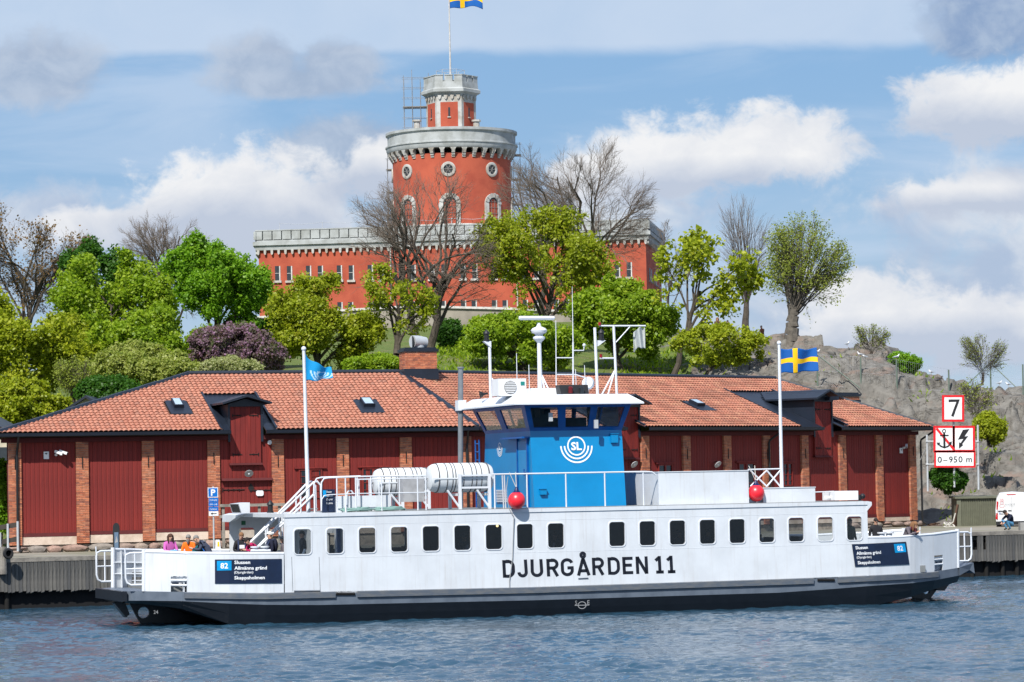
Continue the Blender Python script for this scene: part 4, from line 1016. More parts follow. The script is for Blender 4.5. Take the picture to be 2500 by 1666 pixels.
m = MB(); q = fp(1214, 1284, 2.2); m.ball(q, .05, 8, 6); m.build('cabin_lamp', mat('lamp_glow', (0.8, 0.6, 0.3), 0.5, emit=((1.0, 0.72, 0.35), 3.0)), ferry, smooth=True)
# stairs up from the fore deck
for w in (3.4, 2.7):
    m = MB(); A, B = fp(604, 1332, w), fp(752 + 14 * (3.4 - w) / .7, 1178, w)
    for dz in (0, -.42): m.path([A + V3(0, 0, dz), B + V3(0, 0, dz)] + ([B + V3(.12, 0, .03), B + V3(.26, 0, -.12), B + V3(.27, 0, -1.0)] if dz == 0 else []), .04, 7)
    for f in (.02, .3, .52, .8): m.tube(A + (B - A) * f, A + (B - A) * f - V3(0, 0, .9), .032, n=6)
    m.build('stair_rail', 'white_trim', ferry, smooth=True)
m = MB(); A, B = fp(604, 1332, 3.05), fp(752, 1178, 3.05)
for k in range(10):
    p = A + (B - A) * (k / 9) - V3(0, 0, .95); m.box(p[0], p[0] + .26, 2.72, 3.38, p[2], p[2] + .04)
m.build('stair_treads', 'deck_grey', ferry)
# emergency sign inside, ceiling box on the roof edge
m = MB(); a = fp(589, 1272, 7.6); b = fp(599, 1282, 7.6); m.box(a[0], b[0], 7.55, 7.6, b[2], a[2]); m.build('exit_sign', mat('sign_green', (0.01, 0.11, 0.05), 0.5), ferry)
m = MB(); A = fp(567, 1240, 5.6); m.hexa([(A[0], 4.2, ZRf + .14), (A[0] + .3, 4.2, ZRf + .14), (A[0] + .3, 5.6, ZRf + .14), (A[0], 5.6, ZRf + .14)], [(A[0] - .1, 4.2, ZRf + .48), (A[0] + .3, 4.2, ZRf + .52), (A[0] + .3, 5.6, ZRf + .52), (A[0] - .1, 5.6, ZRf + .48)])
o = m.build('destination_box', 'white_paint', ferry); g = MB(); g.quad((A[0] - .012, 4.3, ZRf + .18), (A[0] - .012, 5.5, ZRf + .18), (A[0] - .105, 5.5, ZRf + .46), (A[0] - .105, 4.3, ZRf + .46)); g.build('display', 'window_dark', o)
def lantern(c, sc=1.0):
    m = MB(); c = V3(*c); m.lathe(c, [(.13 * sc, 0), (.13 * sc, .05 * sc), (.10 * sc, .07 * sc), (.10 * sc, .27 * sc), (.13 * sc, .29 * sc), (.12 * sc, .35 * sc), (.05 * sc, .42 * sc), (.03 * sc, .46 * sc)], 12)
    return m.build('navigation_lamp', 'black', ferry, smooth=True)
lantern((fp(660, 1247, 3.0)[0], 3.0, ZRf + .15), .95)
# lettering on the side
A, B = fp(1228, 1411, -.004), fp(1652, 1399, -.004)
def stroke(m, pts, wd, M):
    """flat ribbon of width wd along pts in letter space, M maps (x, y) to the hull side"""
    P = [np.array(p, float) for p in pts]; n = len(P); L = []; R_ = []
    for k in range(n):
        a = nrm(P[k] - P[k - 1]) if k else nrm(P[1] - P[0]); b = nrm(P[k + 1] - P[k]) if k < n - 1 else a
        t = nrm(a + b); nn = np.array([-t[1], t[0]]); sc = min(1.6, 1 / max(.3, t @ a)); L.append(P[k] + nn * wd / 2 * sc); R_.append(P[k] - nn * wd / 2 * sc)
    m.grid([[M(*l) for l in L], [M(*r) for r in R_]])
def arc2(cx, cy, rx, ry, a0, a1, n=10): return [(cx + rx * math.cos(math.radians(a0 + (a1 - a0) * k / n)), cy + ry * math.sin(math.radians(a0 + (a1 - a0) * k / n))) for k in range(n + 1)]
SW = .18; h_ = SW / 2; tp = 1 - h_
GL = {'D': (.68, [[(h_, 0), (h_, 1)], [(h_, tp), (.30, tp)] + arc2(.30, .62, .305, .305, 90, 0) + arc2(.30, .38, .305, .305, 0, -90) + [(h_, h_)]]),
      'J': (.56, [[(.56 - h_, 1)] + arc2(.28, .285, .205, .21, 0, -180, 14)]),
      'U': (.68, [[(h_, 1)] + arc2(.34, .325, .265, .25, 180, 360, 16) + [(.68 - h_, 1)]]),
      'R': (.68, [[(h_, 0), (h_, 1)], [(h_, tp), (.36, tp)] + arc2(.36, .70, .235, .225, 90, -90, 14) + [(h_, .475)], [(.36, .47), (.60, 0)]]),
      'G': (.70, [arc2(.35, .68, .275, .245, 15, 180, 12) + arc2(.35, .32, .275, .245, 180, 360, 14) + [(.625, .46), (.36, .46)]]),
      'A': (.70, [[(.05, 0), (.35, .985)], [(.35, .985), (.65, 0)], [(.15, .27), (.55, .27)], arc2(.35, 1.17, .105, .115, 0, 360, 18)]),
      'E': (.60, [[(h_, 0), (h_, 1)], [(h_, tp), (.60, tp)], [(h_, .52), (.54, .52)], [(h_, h_), (.60, h_)]]),
      'N': (.70, [[(h_, 0), (h_, 1)], [(h_ + .01, .98), (.70 - h_ - .01, .02)], [(.70 - h_, 0), (.70 - h_, 1)]]),
      '1': (.50, [[(.29, 0), (.29, 1)], [(.29, .93), (.06, .74)], [(.07, h_ * .85), (.51, h_ * .85)]])}
GX = [78, 178, 268, 375, 473, 583, 685, 792, 893, 985, 1115, 1196]
ps = (B - A) / (1265 - 78)
for ch, x in zip('DJURGARDEN11', GX):
    m = MB(); wd, st = GL[ch]; o = A + ps * (x - 78); sx = (B - A)[0] / (1265 - 78) * 120
    for q in st: stroke(m, q, SW, lambda a, b: V3(o[0] + a * sx - .02 * b, -.004, o[2] + (B - A)[2] / (B - A)[0] * a * sx + b * .61))
    m.build('letter', 'letter_black', ferry)
m = MB(); m.tube(fp(1412, 1413, -.005), fp(1436, 1412, -.005), .025, n=6); m.build('hinge_plate', 'hull_grey', ferry)
def plimsoll():
    c = fp(1421, 1478, -.005); m = MB(); N = 24
    R1 = [c + V3(.16 * math.cos(2 * math.pi * k / N), 0, .13 * math.sin(2 * math.pi * k / N)) for k in range(N)]; R2 = [c + (p - c) * .84 for p in R1]
    m.loft([R1, R2], cap=False); m.box(c[0] - .27, c[0] + .27, -.006, -.004, c[2] - .012, c[2] + .012); m.build('load_line_mark', 'rope_grey', ferry)
    text('S', 'load_line_mark', .15, 'rope_grey', ferry, fp(1404, 1477, -.005), (1, 0, 0), (0, 0, 1)); text('E', 'load_line_mark', .15, 'rope_grey', ferry, fp(1434, 1476, -.005), (1, 0, 0), (0, 0, 1))
    text('24', 'draught_mark', .12, 'rope_grey', ferry, fp(375, 1499, 1.25), (1, -.3, 0), (0, 0, 1))
plimsoll()
def route_board(q, blue, lines, right):
    def strip(c, o, name, mt, par):
        m = MB(); N = 10; F_ = []; Bk = []
        for k in range(N + 1):
            f = k / N; t = c[0] + (c[1] - c[0]) * f; b = c[3] + (c[2] - c[3]) * f
            for L_, dy in ((F_, -o), (Bk, -o + .02)):
                L_.append([V3(p[0], wu(p[0]) + dy, p[2]) for p in (b, t)])
        m.grid(F_); m.grid(Bk); m.loft([[r[0] for r in F_] + [r[1] for r in F_[::-1]], [r[0] for r in Bk] + [r[1] for r in Bk[::-1]]], cap=False)
        return m.build(name, mt, par)
    c = [fp(x, y, wl(x)) for x, y in q]; bd = strip(c, .028, 'route_board', 'board_navy', ferry)
    b = [fp(x, y, wl(x)) for x, y in blue]; strip(b, .033, 'number_field', 'board_cyan', bd)
    def wrap(o):
        me = o.data; v = np.zeros(len(me.vertices) * 3); me.vertices.foreach_get('co', v); v = v.reshape(-1, 3); v[:, 1] = wu(v[:, 0]) - .037; me.vertices.foreach_set('co', v.reshape(-1)); me.update()
    ux = nrm(b[1] - b[0]); uz = nrm(b[0] - b[3])
    wrap(text('82', 'number', np.linalg.norm(b[0] - b[3]) * .58, 'letter_white', bd, b[3] + (b[1] - b[0]) * .24 + (b[0] - b[3]) * .22, ux, uz, width=np.linalg.norm(b[1] - b[0]) * .52, bold=.02))
    ux = nrm(c[1] - c[0]); uz = nrm(c[0] - c[3])
    for t, x, y, h, wd in lines:
        wrap(text(t, 'lettering', h, 'letter_white', bd, fp(x, y, wl(x)), ux, uz, width=wd, bold=.022 if h > .09 else .008))
pm = 1 / 67.5
route_board([(524.3, 1366.5), (687.4, 1364.7), (688, 1423.8), (524.5, 1425)], [(529, 1370), (564.6, 1369.5), (564.6, 1392.8), (529, 1393.5)],
            [('Slussen', 571.5, 1377.3, .115, 36.5 * pm), ('Allmänna gränd', 571.5, 1391.2, .115, 75 * pm), ('(Djurgården)', 571, 1400.6, .085, 44 * pm), ('Skeppsholmen', 571.5, 1415, .115, 70 * pm)], False)
pm = 1 / 61.5
route_board([(2079.2, 1329.4), (2211.6, 1323), (2219.7, 1378), (2087.3, 1384)], [(2181.5, 1328.7), (2208.5, 1327.5), (2211.5, 1348), (2184.5, 1350)],
            [('Slussen', 2088, 1341.5, .115, 30.5 * pm), ('Allmänna gränd', 2090.5, 1355, .115, 63 * pm), ('(Djurgården)', 2091, 1364, .085, 37 * pm), ('Skeppsholmen', 2093.5, 1378, .115, 58 * pm)], True)
# wheelhouse -------------------------------------------------------------
B4 = [V3(8.73, 1.1, 3.75), V3(12.18, 1.1, 3.75), V3(12.18, 6.9, 3.75), V3(8.73, 6.9, 3.75)]
T4 = [V3(8.73, 1.44, 6.45), V3(12.19, 1.44, 6.45), V3(12.19, 6.56, 6.45), V3(8.73, 6.56, 6.45)]
tl, tr = fp(1267, 987, .98), fp(1531, 989, .98)
ZWT = 7.40
W4 = [V3(8.37, .98, ZWT), V3(12.42, .98, ZWT), V3(12.42, 7.02, ZWT), V3(8.37, 7.02, ZWT)]
m = MB(); m.hexa(B4, T4); wh = m.build('wheelhouse', 'ferry_blue', ferry)
m = MB()
def face_windows(m, q, wins, b0=.12, b1=.86):
    """q: bottom left, bottom right, top right, top left"""
    q = [np.asarray(p) for p in q]; nn = nrm(np.cross(q[1] - q[0], q[3] - q[0]))
    def P(a, b): return (q[0] * (1 - a) + q[1] * a) * (1 - b) + (q[3] * (1 - a) + q[2] * a) * b
    xs = [0] + [x for w in wins for x in w] + [1]
    for i in range(0, len(xs) - 1, 2): m.prism([P(xs[i], 0), P(xs[i + 1], 0), P(xs[i + 1], 1), P(xs[i], 1)], -nn * .06)
    for a, c in wins:
        m.prism([P(a, 0), P(c, 0), P(c, b0), P(a, b0)], -nn * .06); m.prism([P(a, b1), P(c, b1), P(c, 1), P(a, 1)], -nn * .06)
        g = MB(); g.prism([P(a, b0) - nn * .03, P(c, b0) - nn * .03, P(c, b1) - nn * .03, P(a, b1) - nn * .03], -nn * .01); g.build('window_pane', 'wh_glass', wh)
glass('wh_glass', (0.86, 0.88, 0.88), 0.07)
near = [T4[0], T4[1], W4[1], W4[0]]; left = [T4[3], T4[0], W4[0], W4[3]]; farf = [T4[2], T4[3], W4[3], W4[2]]; right = [T4[1], T4[2], W4[2], W4[1]]
face_windows(m, near, [(.05, .31), (.385, .625), (.69, .95)]); face_windows(m, left, [(.05, .42), (.52, .93)]); face_windows(m, farf, [(.03, .34), (.36, .64), (.66, .97)], .05, .92); face_windows(m, right, [(.03, .48), (.52, .97)], .05, .92)
m.build('window_band', 'ferry_dark_blue', wh)
def wr(a, b, c, d, z): return [V3(a, c, z), V3(b, c, z), V3(b, d, z), V3(a, d, z)]
O, I = wr(7.88, 12.74, .58, 7.42, 7.41), wr(8.33, 12.36, 1.2, 6.8, 7.73)
m = MB(); m.loft([[p - V3(0, 0, .05) for p in O], O, I]); m.build('wheelhouse_roof', 'white_trim', wh)
m = MB(); m.loft([[V3(p[0], p[1], 7.352) for p in wr(7.95, 12.66, .66, 7.34, 0)], [V3(p[0], p[1], 7.345) for p in wr(7.95, 12.66, .66, 7.34, 0)]]); m.build('roof_soffit', 'ferry_dark_blue', wh)
def wf(u, z, o=-.012): return V3(u, 1.1 + (z - 3.75) / 2.7 * .34 + o, z)
def logo(m, cu, cz, s, fn, n=30):
    def arc(r0, r1, a0, a1, k):
        ts = [a0 + (a1 - a0) * i / k for i in range(k + 1)]
        m.loft([[fn(cu + s * r0 * math.cos(t), cz + s * r0 * math.sin(t)) for t in ts], [fn(cu + s * r1 * math.cos(t), cz + s * r1 * math.sin(t)) for t in ts]], closed=False, cap=False)
    arc(.295, .345, 0, 2 * math.pi, 40); arc(.42, .475, math.pi, 2 * math.pi, 24); arc(.555, .61, math.pi, 2 * math.pi, 28)
c = fp(1409.2, 1089, 1.27)
m = MB(); logo(m, c[0], c[2], 1.0, wf); lg = m.build('logo', 'letter_white', wh)
text('SL', 'logo_letters', .285, 'letter_white', lg, wf(c[0], c[2] - .14), (1, 0, 0), nrm((0, .126, 1)), width=.40, ext=.004, bold=.03, center=True)
def ef(w, z): return V3(8.73 - .012, w, z)
m = MB(); logo(m, -4.85, c[2] + .02, .53, lambda a, z: ef(-a, z)); lg2 = m.build('logo', 'letter_white', wh)
text('SL', 'logo_letters', .15, 'letter_white', lg2, ef(4.85, c[2] - .055), (0, -1, 0), (0, 0, 1), width=.21, ext=.004, bold=.03, center=True)
for px0, px1, py0, py1 in ((1493, 1510, 1060, 1081), (1315, 1330, 1195, 1208)):
    a, b = fp(px0, py0, 1.25), fp(px1, py1, 1.25); m = MB(); y = wf(0, (a[2] + b[2]) / 2)[1]; m.box(a[0], b[0], y - .12, y + .06, b[2], a[2]); m.box(a[0] - .02, b[0] + .02, y - .15, y + .02, a[2], a[2] + .02); m.build('junction_box', 'ferry_blue', wh)
# end face: door in its recess, louvre, ladder
m = MB(); m.box(8.66, 8.80, 1.62, 1.70, 3.75, 6.2); m.box(8.66, 8.80, 2.72, 2.80, 3.75, 6.2); m.box(8.45, 8.80, 1.5, 3.9, 6.2, 6.26); m.build('door_frame', 'ferry_dark_blue', wh)
m = MB(); m.box(8.69, 8.78, 1.74, 2.68, 3.85, 6.1); dr = m.build('door', 'ferry_blue', wh)
m = MB(); m.tube((8.67, 1.85, 5.0), (8.62, 1.85, 5.0), .03, n=6); m.tube((8.62, 1.85, 5.12), (8.62, 1.85, 4.88), .025, n=6); m.build('handle', 'ferry_dark_blue', dr)
m = MB()
for k in range(8): m.box(8.68, 8.73, 4.15, 5.25, 3.95 + k * .058, 3.98 + k * .058)
m.build('louvre', 'white_trim', wh)
m = MB()
for w in (6.75, 7.2): m.tube((8.55, w, 3.75), (8.55, w, 6.25), .03, n=6)
for k in range(8): m.tube((8.55, 6.75, 4.0 + k * .3), (8.55, 7.2, 4.0 + k * .3), .022, n=6)
m.build('ladder', 'ferry_dark_blue', wh)
i_ = MB(); i_.box(9.4, 11.5, 3.2, 4.8, 6.4, 6.95); i_.box(9.9, 10.3, 3.7, 4.3, 6.4, 7.3); i_.box(11.0, 11.12, 1.6, 1.75, 6.4, 7.35); i_.box(10.2, 10.5, 5.4, 5.8, 6.4, 7.36); i_.build('console', 'interior', wh)
for px, py in ((1344, 1018), (1455, 1035)):
    a = fp(px, py, .95); m = MB(); m.box(a[0] - .07, a[0] + .07, .9, .98, a[2] - .16, a[2] + .14); m.build('mirror', 'grey_metal', wh)
# roof gear -----------------------------------------------------------------
def tub(name, pts, r, mtl='white_trim', n=8, par=None, **k):
    m = MB(); m.path(pts, r, n); return m.build(name, mtl, par or ferry, smooth=True, **k)
RZ = 7.73
ac = MB(); a, b = fp(1217, 925, 2.0), fp(1285, 966, 2.0); ac.box(a[0], b[0], 2.0, 2.75, b[2], a[2]); ac.box(a[0] + .1, b[0] - .1, 2.1, 2.6, RZ - .02, b[2])
aco = ac.build('air_conditioner', 'white_plastic', ferry)
fc = fp(1246, 946, 1.99)
m = MB(); m.lathe(fc, [(.235, 0), (.235, .01), (.215, .012), (.0, .012)], 24, (0, -1, 0)); m.build('fan', 'fan_grey' if False else mat('fan_grey', (0.22, 0.22, 0.21), 0.6), aco)
m = MB()
for k in range(-3, 4): m.box(fc[0] - math.sqrt(max(0, .22 ** 2 - (k * .06) ** 2)), fc[0] + math.sqrt(max(0, .22 ** 2 - (k * .06) ** 2)), 1.965, 1.978, fc[2] + k * .06 - .012, fc[2] + k * .06 + .012)
m.build('grille', 'white_plastic', aco)
a, b = fp(1271, 932, 1.99), fp(1281, 941, 1.99); m = MB(); m.box(a[0], b[0], 1.985, 1.992, b[2], a[2]); m.build('sticker', mat('sticker_teal', (0.02, 0.25, 0.22), 0.5), aco)
rm = MB(); p0, p1 = fp(1319, 966, 4.0), fp(1316, 822, 4.0); rm.tube((p0[0], 4, RZ), p1, .095, .075, n=12); rmo = rm.build('radar_mast', 'white_trim', ferry, smooth=True)
m = MB(); m.lathe(p1, [(.05, -.25), (.22, -.08), (.22, -.02), (.14, .02), (.14, .08), (.27, .14), (.3, .22), (.24, .3), (.09, .36), (.06, .5)], 18); m.build('radar_base', 'white_trim', rmo, smooth=True)
a, b = fp(1267, 777, 3.9), fp(1354, 777, 3.9); m = MB(); m.path([a, a + (b - a) * .02, a + (b - a) * .98, b], [.05, .075, .075, .05], 8); m.build('radar_scanner', 'white_trim', rmo, smooth=True)
for q in ((1333, 944), (1347, 944)): tub('mast_stay', [fp(1322, 915, 4.0), (fp(*q, 3.6)[0], 3.6, RZ)], .03, par=rmo, n=6)
m = MB(); a, b = fp(1296, 948, 3.0), fp(1372, 966, 3.0); m.hexa(wr(a[0], b[0], 3.0, 4.5, RZ - .01), wr(a[0] + .05, b[0], 3.1, 4.5, a[2])); m.build('roof_box', 'white_trim', ferry)
m = MB(); a, b = fp(1367, 940, 2.4), fp(1438, 965, 2.4); m.hexa([V3(a[0] + .05, 2.4, b[2]), V3(b[0], 2.4, b[2]), V3(b[0], 2.9, b[2]), V3(a[0] + .05, 2.9, b[2])], [V3(a[0], 2.5, a[2]), V3(b[0], 2.5, a[2]), V3(b[0], 2.9, a[2]), V3(a[0], 2.9, a[2])]); nb = m.build('navigation_light_box', 'black', ferry)
for px, mt in ((1393, mat('lamp_red', (0.12, 0.008, 0.01), 0.2)), (1420, 'window_dark')):
    m = MB(); c_ = fp(px, 954, 2.33); m.tube(c_ - V3(0, 0, .1), c_ + V3(0, 0, .1), .08, n=12); m.tube(c_ + V3(0, 0, .1), c_ + V3(0, 0, .15), .09, .05, n=12); m.build('side_lamp', mt, nb, smooth=True)
m = MB(); a, b = fp(1376, 963, 1.6), fp(1446, 975, 1.6); m.box(a[0], b[0], 1.55, 2.4, a[2] - .03, a[2]); m.box(a[0], b[0], 2.0, 2.05, a[2] - .2, a[2] - .03); m.build('light_shelf', 'white_trim', ferry)
def mast(px0, py0, px1, py1, r, w, name='mast', r2=None):
    a, b = fp(px0, py0, w), fp(px1, py1, w); m = MB(); m.tube((a[0], w, RZ - .02), b, r, r2, n=8); return m.build(name, 'white_trim', ferry, smooth=True)
ml = mast(1198, 970, 1195, 835, .055, 4.6, 'lamp_mast'); a = fp(1188, 833, 4.6); lantern(a, .9); m = MB(); m.prism([a + V3(-.15, -.08, -.01), a + V3(.15, -.08, -.01), a + V3(.15, -.08, -.25)], (0, .16, 0)); m.build('lamp_bracket', 'white_trim', ml)
tub('mast_stay', [fp(1202, 925, 4.6), (fp(1216, 960, 4.0)[0], 4.0, RZ)], .03, par=ml, n=6)
mr = mast(1459, 962, 1452, 800, .055, 4.2, 'lamp_mast'); a = fp(1468, 831, 4.2); lantern(a, .9); m = MB(); m.prism([a + V3(-.15, -.08, -.01), a + V3(.15, -.08, -.01), a + V3(-.15, -.08, -.22)], (0, .16, 0)); m.build('lamp_bracket', 'white_trim', mr)
sm_ = mast(1506, 962, 1498, 795, .05, 4.4, 'signal_mast')
tub('signal_yard', [fp(1464, 796, 4.4), fp(1576, 796, 4.4)], .03, par=sm_); tub('yard_brace', [fp(1504, 836, 4.4), fp(1538, 798, 4.4)], .022, par=sm_, n=6)
tub('signal_yard', [fp(1464, 875, 4.4), fp(1499, 875, 4.4)], .03, par=sm_)
for q in ((1467, 960), (1483, 962)): tub('mast_stay', [fp(1501, 905, 4.4), (fp(*q, 4.0)[0], 4.0, RZ)], .03, par=sm_, n=6)
for px, py in ((1464, 791), (1467, 869)): m = MB(); c_ = fp(px, py, 4.4); m.tube(c_ - V3(0, 0, .06), c_ + V3(0, 0, .06), .055, n=10); m.build('red_lamp', mat('lamp_red_%d' % px, (0.25, 0.01, 0.012), 0.3), sm_, smooth=True)
an = mast(1399, 945, 1399, 836, .03, 3.6, 'antenna_mast'); tub('whip_aerial', [fp(1399, 836, 3.6), fp(1397, 700, 3.6)], [.02, .008], par=an, n=6)
tub('cross_arm', [fp(1358, 874, 3.6), fp(1399, 874, 3.6)], .022, par=an, n=6); tub('whip_aerial', [fp(1358, 950, 3.6), fp(1357, 783, 3.6)], [.022, .012], par=an, n=6)
tub('cross_arm', [fp(1399, 856, 3.6), fp(1425, 856, 3.6), fp(1426, 846, 3.6)], .022, par=an, n=6); m = MB(); m.ball(fp(1426, 843, 3.6), .06); m.build('receiver', 'white_trim', an, smooth=True)
tub('cross_arm', [fp(1360, 915, 3.6), fp(1405, 915, 3.6), fp(1436, 925, 3.6)], .025, par=an, n=6)
for px, y0, y1 in ((1263, 965, 863), (1293, 962, 891), (1429, 940, 892), (1407, 930, 902)): a = fp(px, y0, 3.2); tub('whip_aerial', [(a[0], 3.2, RZ), fp(px - 2, y1, 3.2)], [.018, .012], n=6)
m = MB(); a = fp(1436, 936, 3.4); m.lathe(a, [(.02, -.2), (.2, -.17), (.24, 0), (.2, .14), (.02, .16)], 16, nrm((-.5, -.8, .1))); m.tube((a[0], 3.5, RZ), a, .04, n=6); m.build('searchlight', 'white_trim', ferry, smooth=True)
m = MB(); a = fp(1172, 964, 4.8); m.lathe(a, [(.14, 0), (.05, .14), (.03, .3)], 12, nrm((1, -.1, .15))); m.build('horn', 'black', ferry, smooth=True)
m = MB(); a, b = fp(1124.5, 1245, 6.9), fp(1124.5, 900, 6.9); m.tube((a[0], 6.9, 3.75), b, .10, n=12); m.tube(b, b + V3(0, 0, .06), .13, n=12); m.build('exhaust_pipe', mat('pipe_steel', (0.17, 0.19, 0.21), 0.45), ferry, smooth=True)
m = MB(); a, b = fp(1115, 978, 6.9), fp(1135, 1003, 6.9); m.box(a[0], b[0], 6.72, 7.1, b[2], a[2]); m.build('pipe_collar', 'white_trim', ferry)
# roof deck rails and boxes ---------------------------------------------------
DZ = ZRf + .13
def rail(pts, w, posts, mids=(), r=.028, name='guard_rail', top_round=True):
    P = [fp(x, y, w) for x, y in pts]; m = MB(); m.path(P, r, 7)
    for x in posts:
        y = np.interp(x, [p[0] for p in pts], [p[1] for p in pts]); a = fp(x, y, w); m.tube((a[0], w, DZ), a, r * .9, n=6)
    for d in mids: m.path([p - V3(0, 0, d) for p in P], r * .7, 6)
    return m.build(name, 'white_trim', ferry, smooth=True)
rail([(784, 1205), (785, 1178), (791, 1169), (802, 1167), (880, 1164), (1040, 1161.5)], .18, (822, 843, 868, 931, 1019, 1039), (.58,))
rail([(766, 1205), (767, 1180), (773, 1169), (784, 1166), (880, 1163)], 1.3, (767, 872, 905), ())
rail([(868, 1171), (960, 1169), (1040, 1168)], 1.6, (876, 901, 925, 950, 975), (.5,), .022)
rail([(1202, 1158.6), (1575, 1152), (1592, 1153), (1601, 1160)], .15, (1207, 1286, 1381, 1476, 1570), (), .03)
for px in (1226, 1231): tub('rail_stay', [fp(px, 1158, .15), (fp(px + 4, 1243, .4)[0], .4, DZ)], .025, n=6)
m = MB(); m.path([fp(846, 1250, .5), fp(847, 1205, .5), fp(851, 1199, .5), fp(858, 1199, .5), fp(862, 1205, .5)], .03, 7); m.build('vent_pipe', 'white_trim', ferry, smooth=True)
def dbox(px0, px1, py0, w0, w1, name, mtl='white_paint', lid=False, py1=None):
    a, b = fp(px0, py0, w0), fp(px1, py0, w0); zb = DZ if py1 is None else fp(px0, py1, w0)[2]; m = MB(); zt = (a[2] + b[2]) / 2; m.box(a[0], b[0], w0, w1, zb, zt)
    if lid: m.box(a[0] - .02, b[0] + .02, w0 - .02, w1 + .02, zt, zt + .03)
    return m.build(name, mtl, ferry)
dbox(822, 955, 1210.5, .55, 1.5, 'deck_locker'); dbox(984, 1036, 1165, 3.2, 3.9, 'grey_cabinet', mat('locker_grey', (0.36, 0.37, 0.385), 0.5), py1=1226)
bb = dbox(1607, 1827, 1152, .2, 3.6, 'roof_casing', lid=True)
dbox(1863, 1990, 1192, .35, 2.2, 'deck_locker', lid=True)
dbox(2038, 2095, 1199, .4, 1.5, 'vent_box', 'white_plastic', py1=1222)
m = MB()
for u0, u1 in ((1832, 1872), (1872, 1905)):
    for a, b in (((u0, 1149), (u1, 1188)), ((u0, 1188), (u1, 1149))): m.tube(fp(*a, .9), fp(*b, .9), .03, n=6)
m.tube(fp(1826, 1147, .9), fp(1906, 1145, .9), .03, n=6); m.build('braced_rail', 'white_trim', ferry)
rail([(1990, 1202), (2036, 1200)], .8, (2034,), (), .02)
m = MB(); a, b = fp(2011.5, 1211, .78), fp(2028, 1217, .78); m.box(a[0], b[0], .76, .78, b[2], a[2]); m.build('notice_plate', 'white_plastic', ferry)
m = MB(); a = fp(2106, 1212, .7); m.ball(a, .1); m.tube((a[0] - .12, .7, DZ), (a[0] - .12, .7, a[2] + .05), .06, n=8); m.build('deck_floodlight', 'black', ferry, smooth=True)
# small route board at the head of the stair
m = MB(); q = [fp(x, y, .62) for x, y in ((787, 1195), (818, 1195), (818, 1252), (787, 1252))]; q[2][2] = q[3][2] = DZ; m.prism(q, (0, .06, 0)); sb_ = m.build('stair_board', 'board_navy', ferry)
m = MB(); m.box(q[0][0] + .02, q[0][0] + .13, .612, .618, q[0][2] - .26, q[0][2] - .04); m.build('number_field', 'board_cyan', sb_)
for i, t in enumerate(('Slussen', 'Allmänna gränd', '(Djurgården)', 'Skeppsholmen')): text(t, 'lettering', .07, 'letter_white', sb_, V3(q[0][0] + .14, .615, q[0][2] - .12 - .13 * i), (1, 0, 0), (0, 0, 1), width=.14 + .02 * len(t) / 3, ext=.003)
# mooring rope coils on the roof deck, rope down the side
def rope_thing(name, pts, r, mtl, label, cat='rope', grp=None):
    P = [FR.p(*p) for p in pts]; m = MB(); m.path(P, r, 6); return m.build(name, mtl, smooth=True, label=label, cat=cat, group=grp, off=tuple(P[0]))
def coil(cu, cw, label):
    P = [(cu + (.55 - .04 * (k % 3)) * math.cos(k * .45) * (1 + .1 * math.sin(k)), cw + .18 * math.sin(k * .45), DZ + .05 + .0016 * k + .015 * math.sin(k * 1.3)) for k in range(60)]
    rope_thing('rope_coil', P, .025, 'rope_green', label)
coil(fp(870, 1245, .35)[0], .33, 'grey green rope lying in a coil below white locker'); coil(fp(950, 1245, .35)[0], .33, 'grey green rope coil at the end of the white locker')
a = fp(1237, 1172, .0); b = fp(1244, 1432, -.03)
rope_thing('hanging_rope', [(a[0] + .1, .15, 4.85), (a[0], .1, 4.3), (a[0] + .05, -.05, 3.75), (a[0] + .22, -.06, 3.45), (a[0] + .2, -.045, 3.0), (a[0] + .15, -.03, 2.0), (b[0], -.03, 1.25), (b[0], -.03, b[2])], .016, 'rope_grey', 'thin grey rope hanging down the white ferry side over the letters')
# flagpoles (parts of the ferry)
def pole(px0, py0, px1, py1, w, z0, r):
    a, b = fp(px0, py0, w), fp(px1, py1, w); m = MB(); m.tube((a[0], w, z0), b, r, r * .75, n=10); m.ball(b, r * 1.2, 8, 6); return m.build('flagpole', 'white_trim', ferry, smooth=True), b
PL, pl_top = pole(753, 1250, 741.5, 852, 3.0, DZ, .075); PRr, pr_top = pole(1908.5, 1188, 1902, 838, 1.6, DZ, .07)

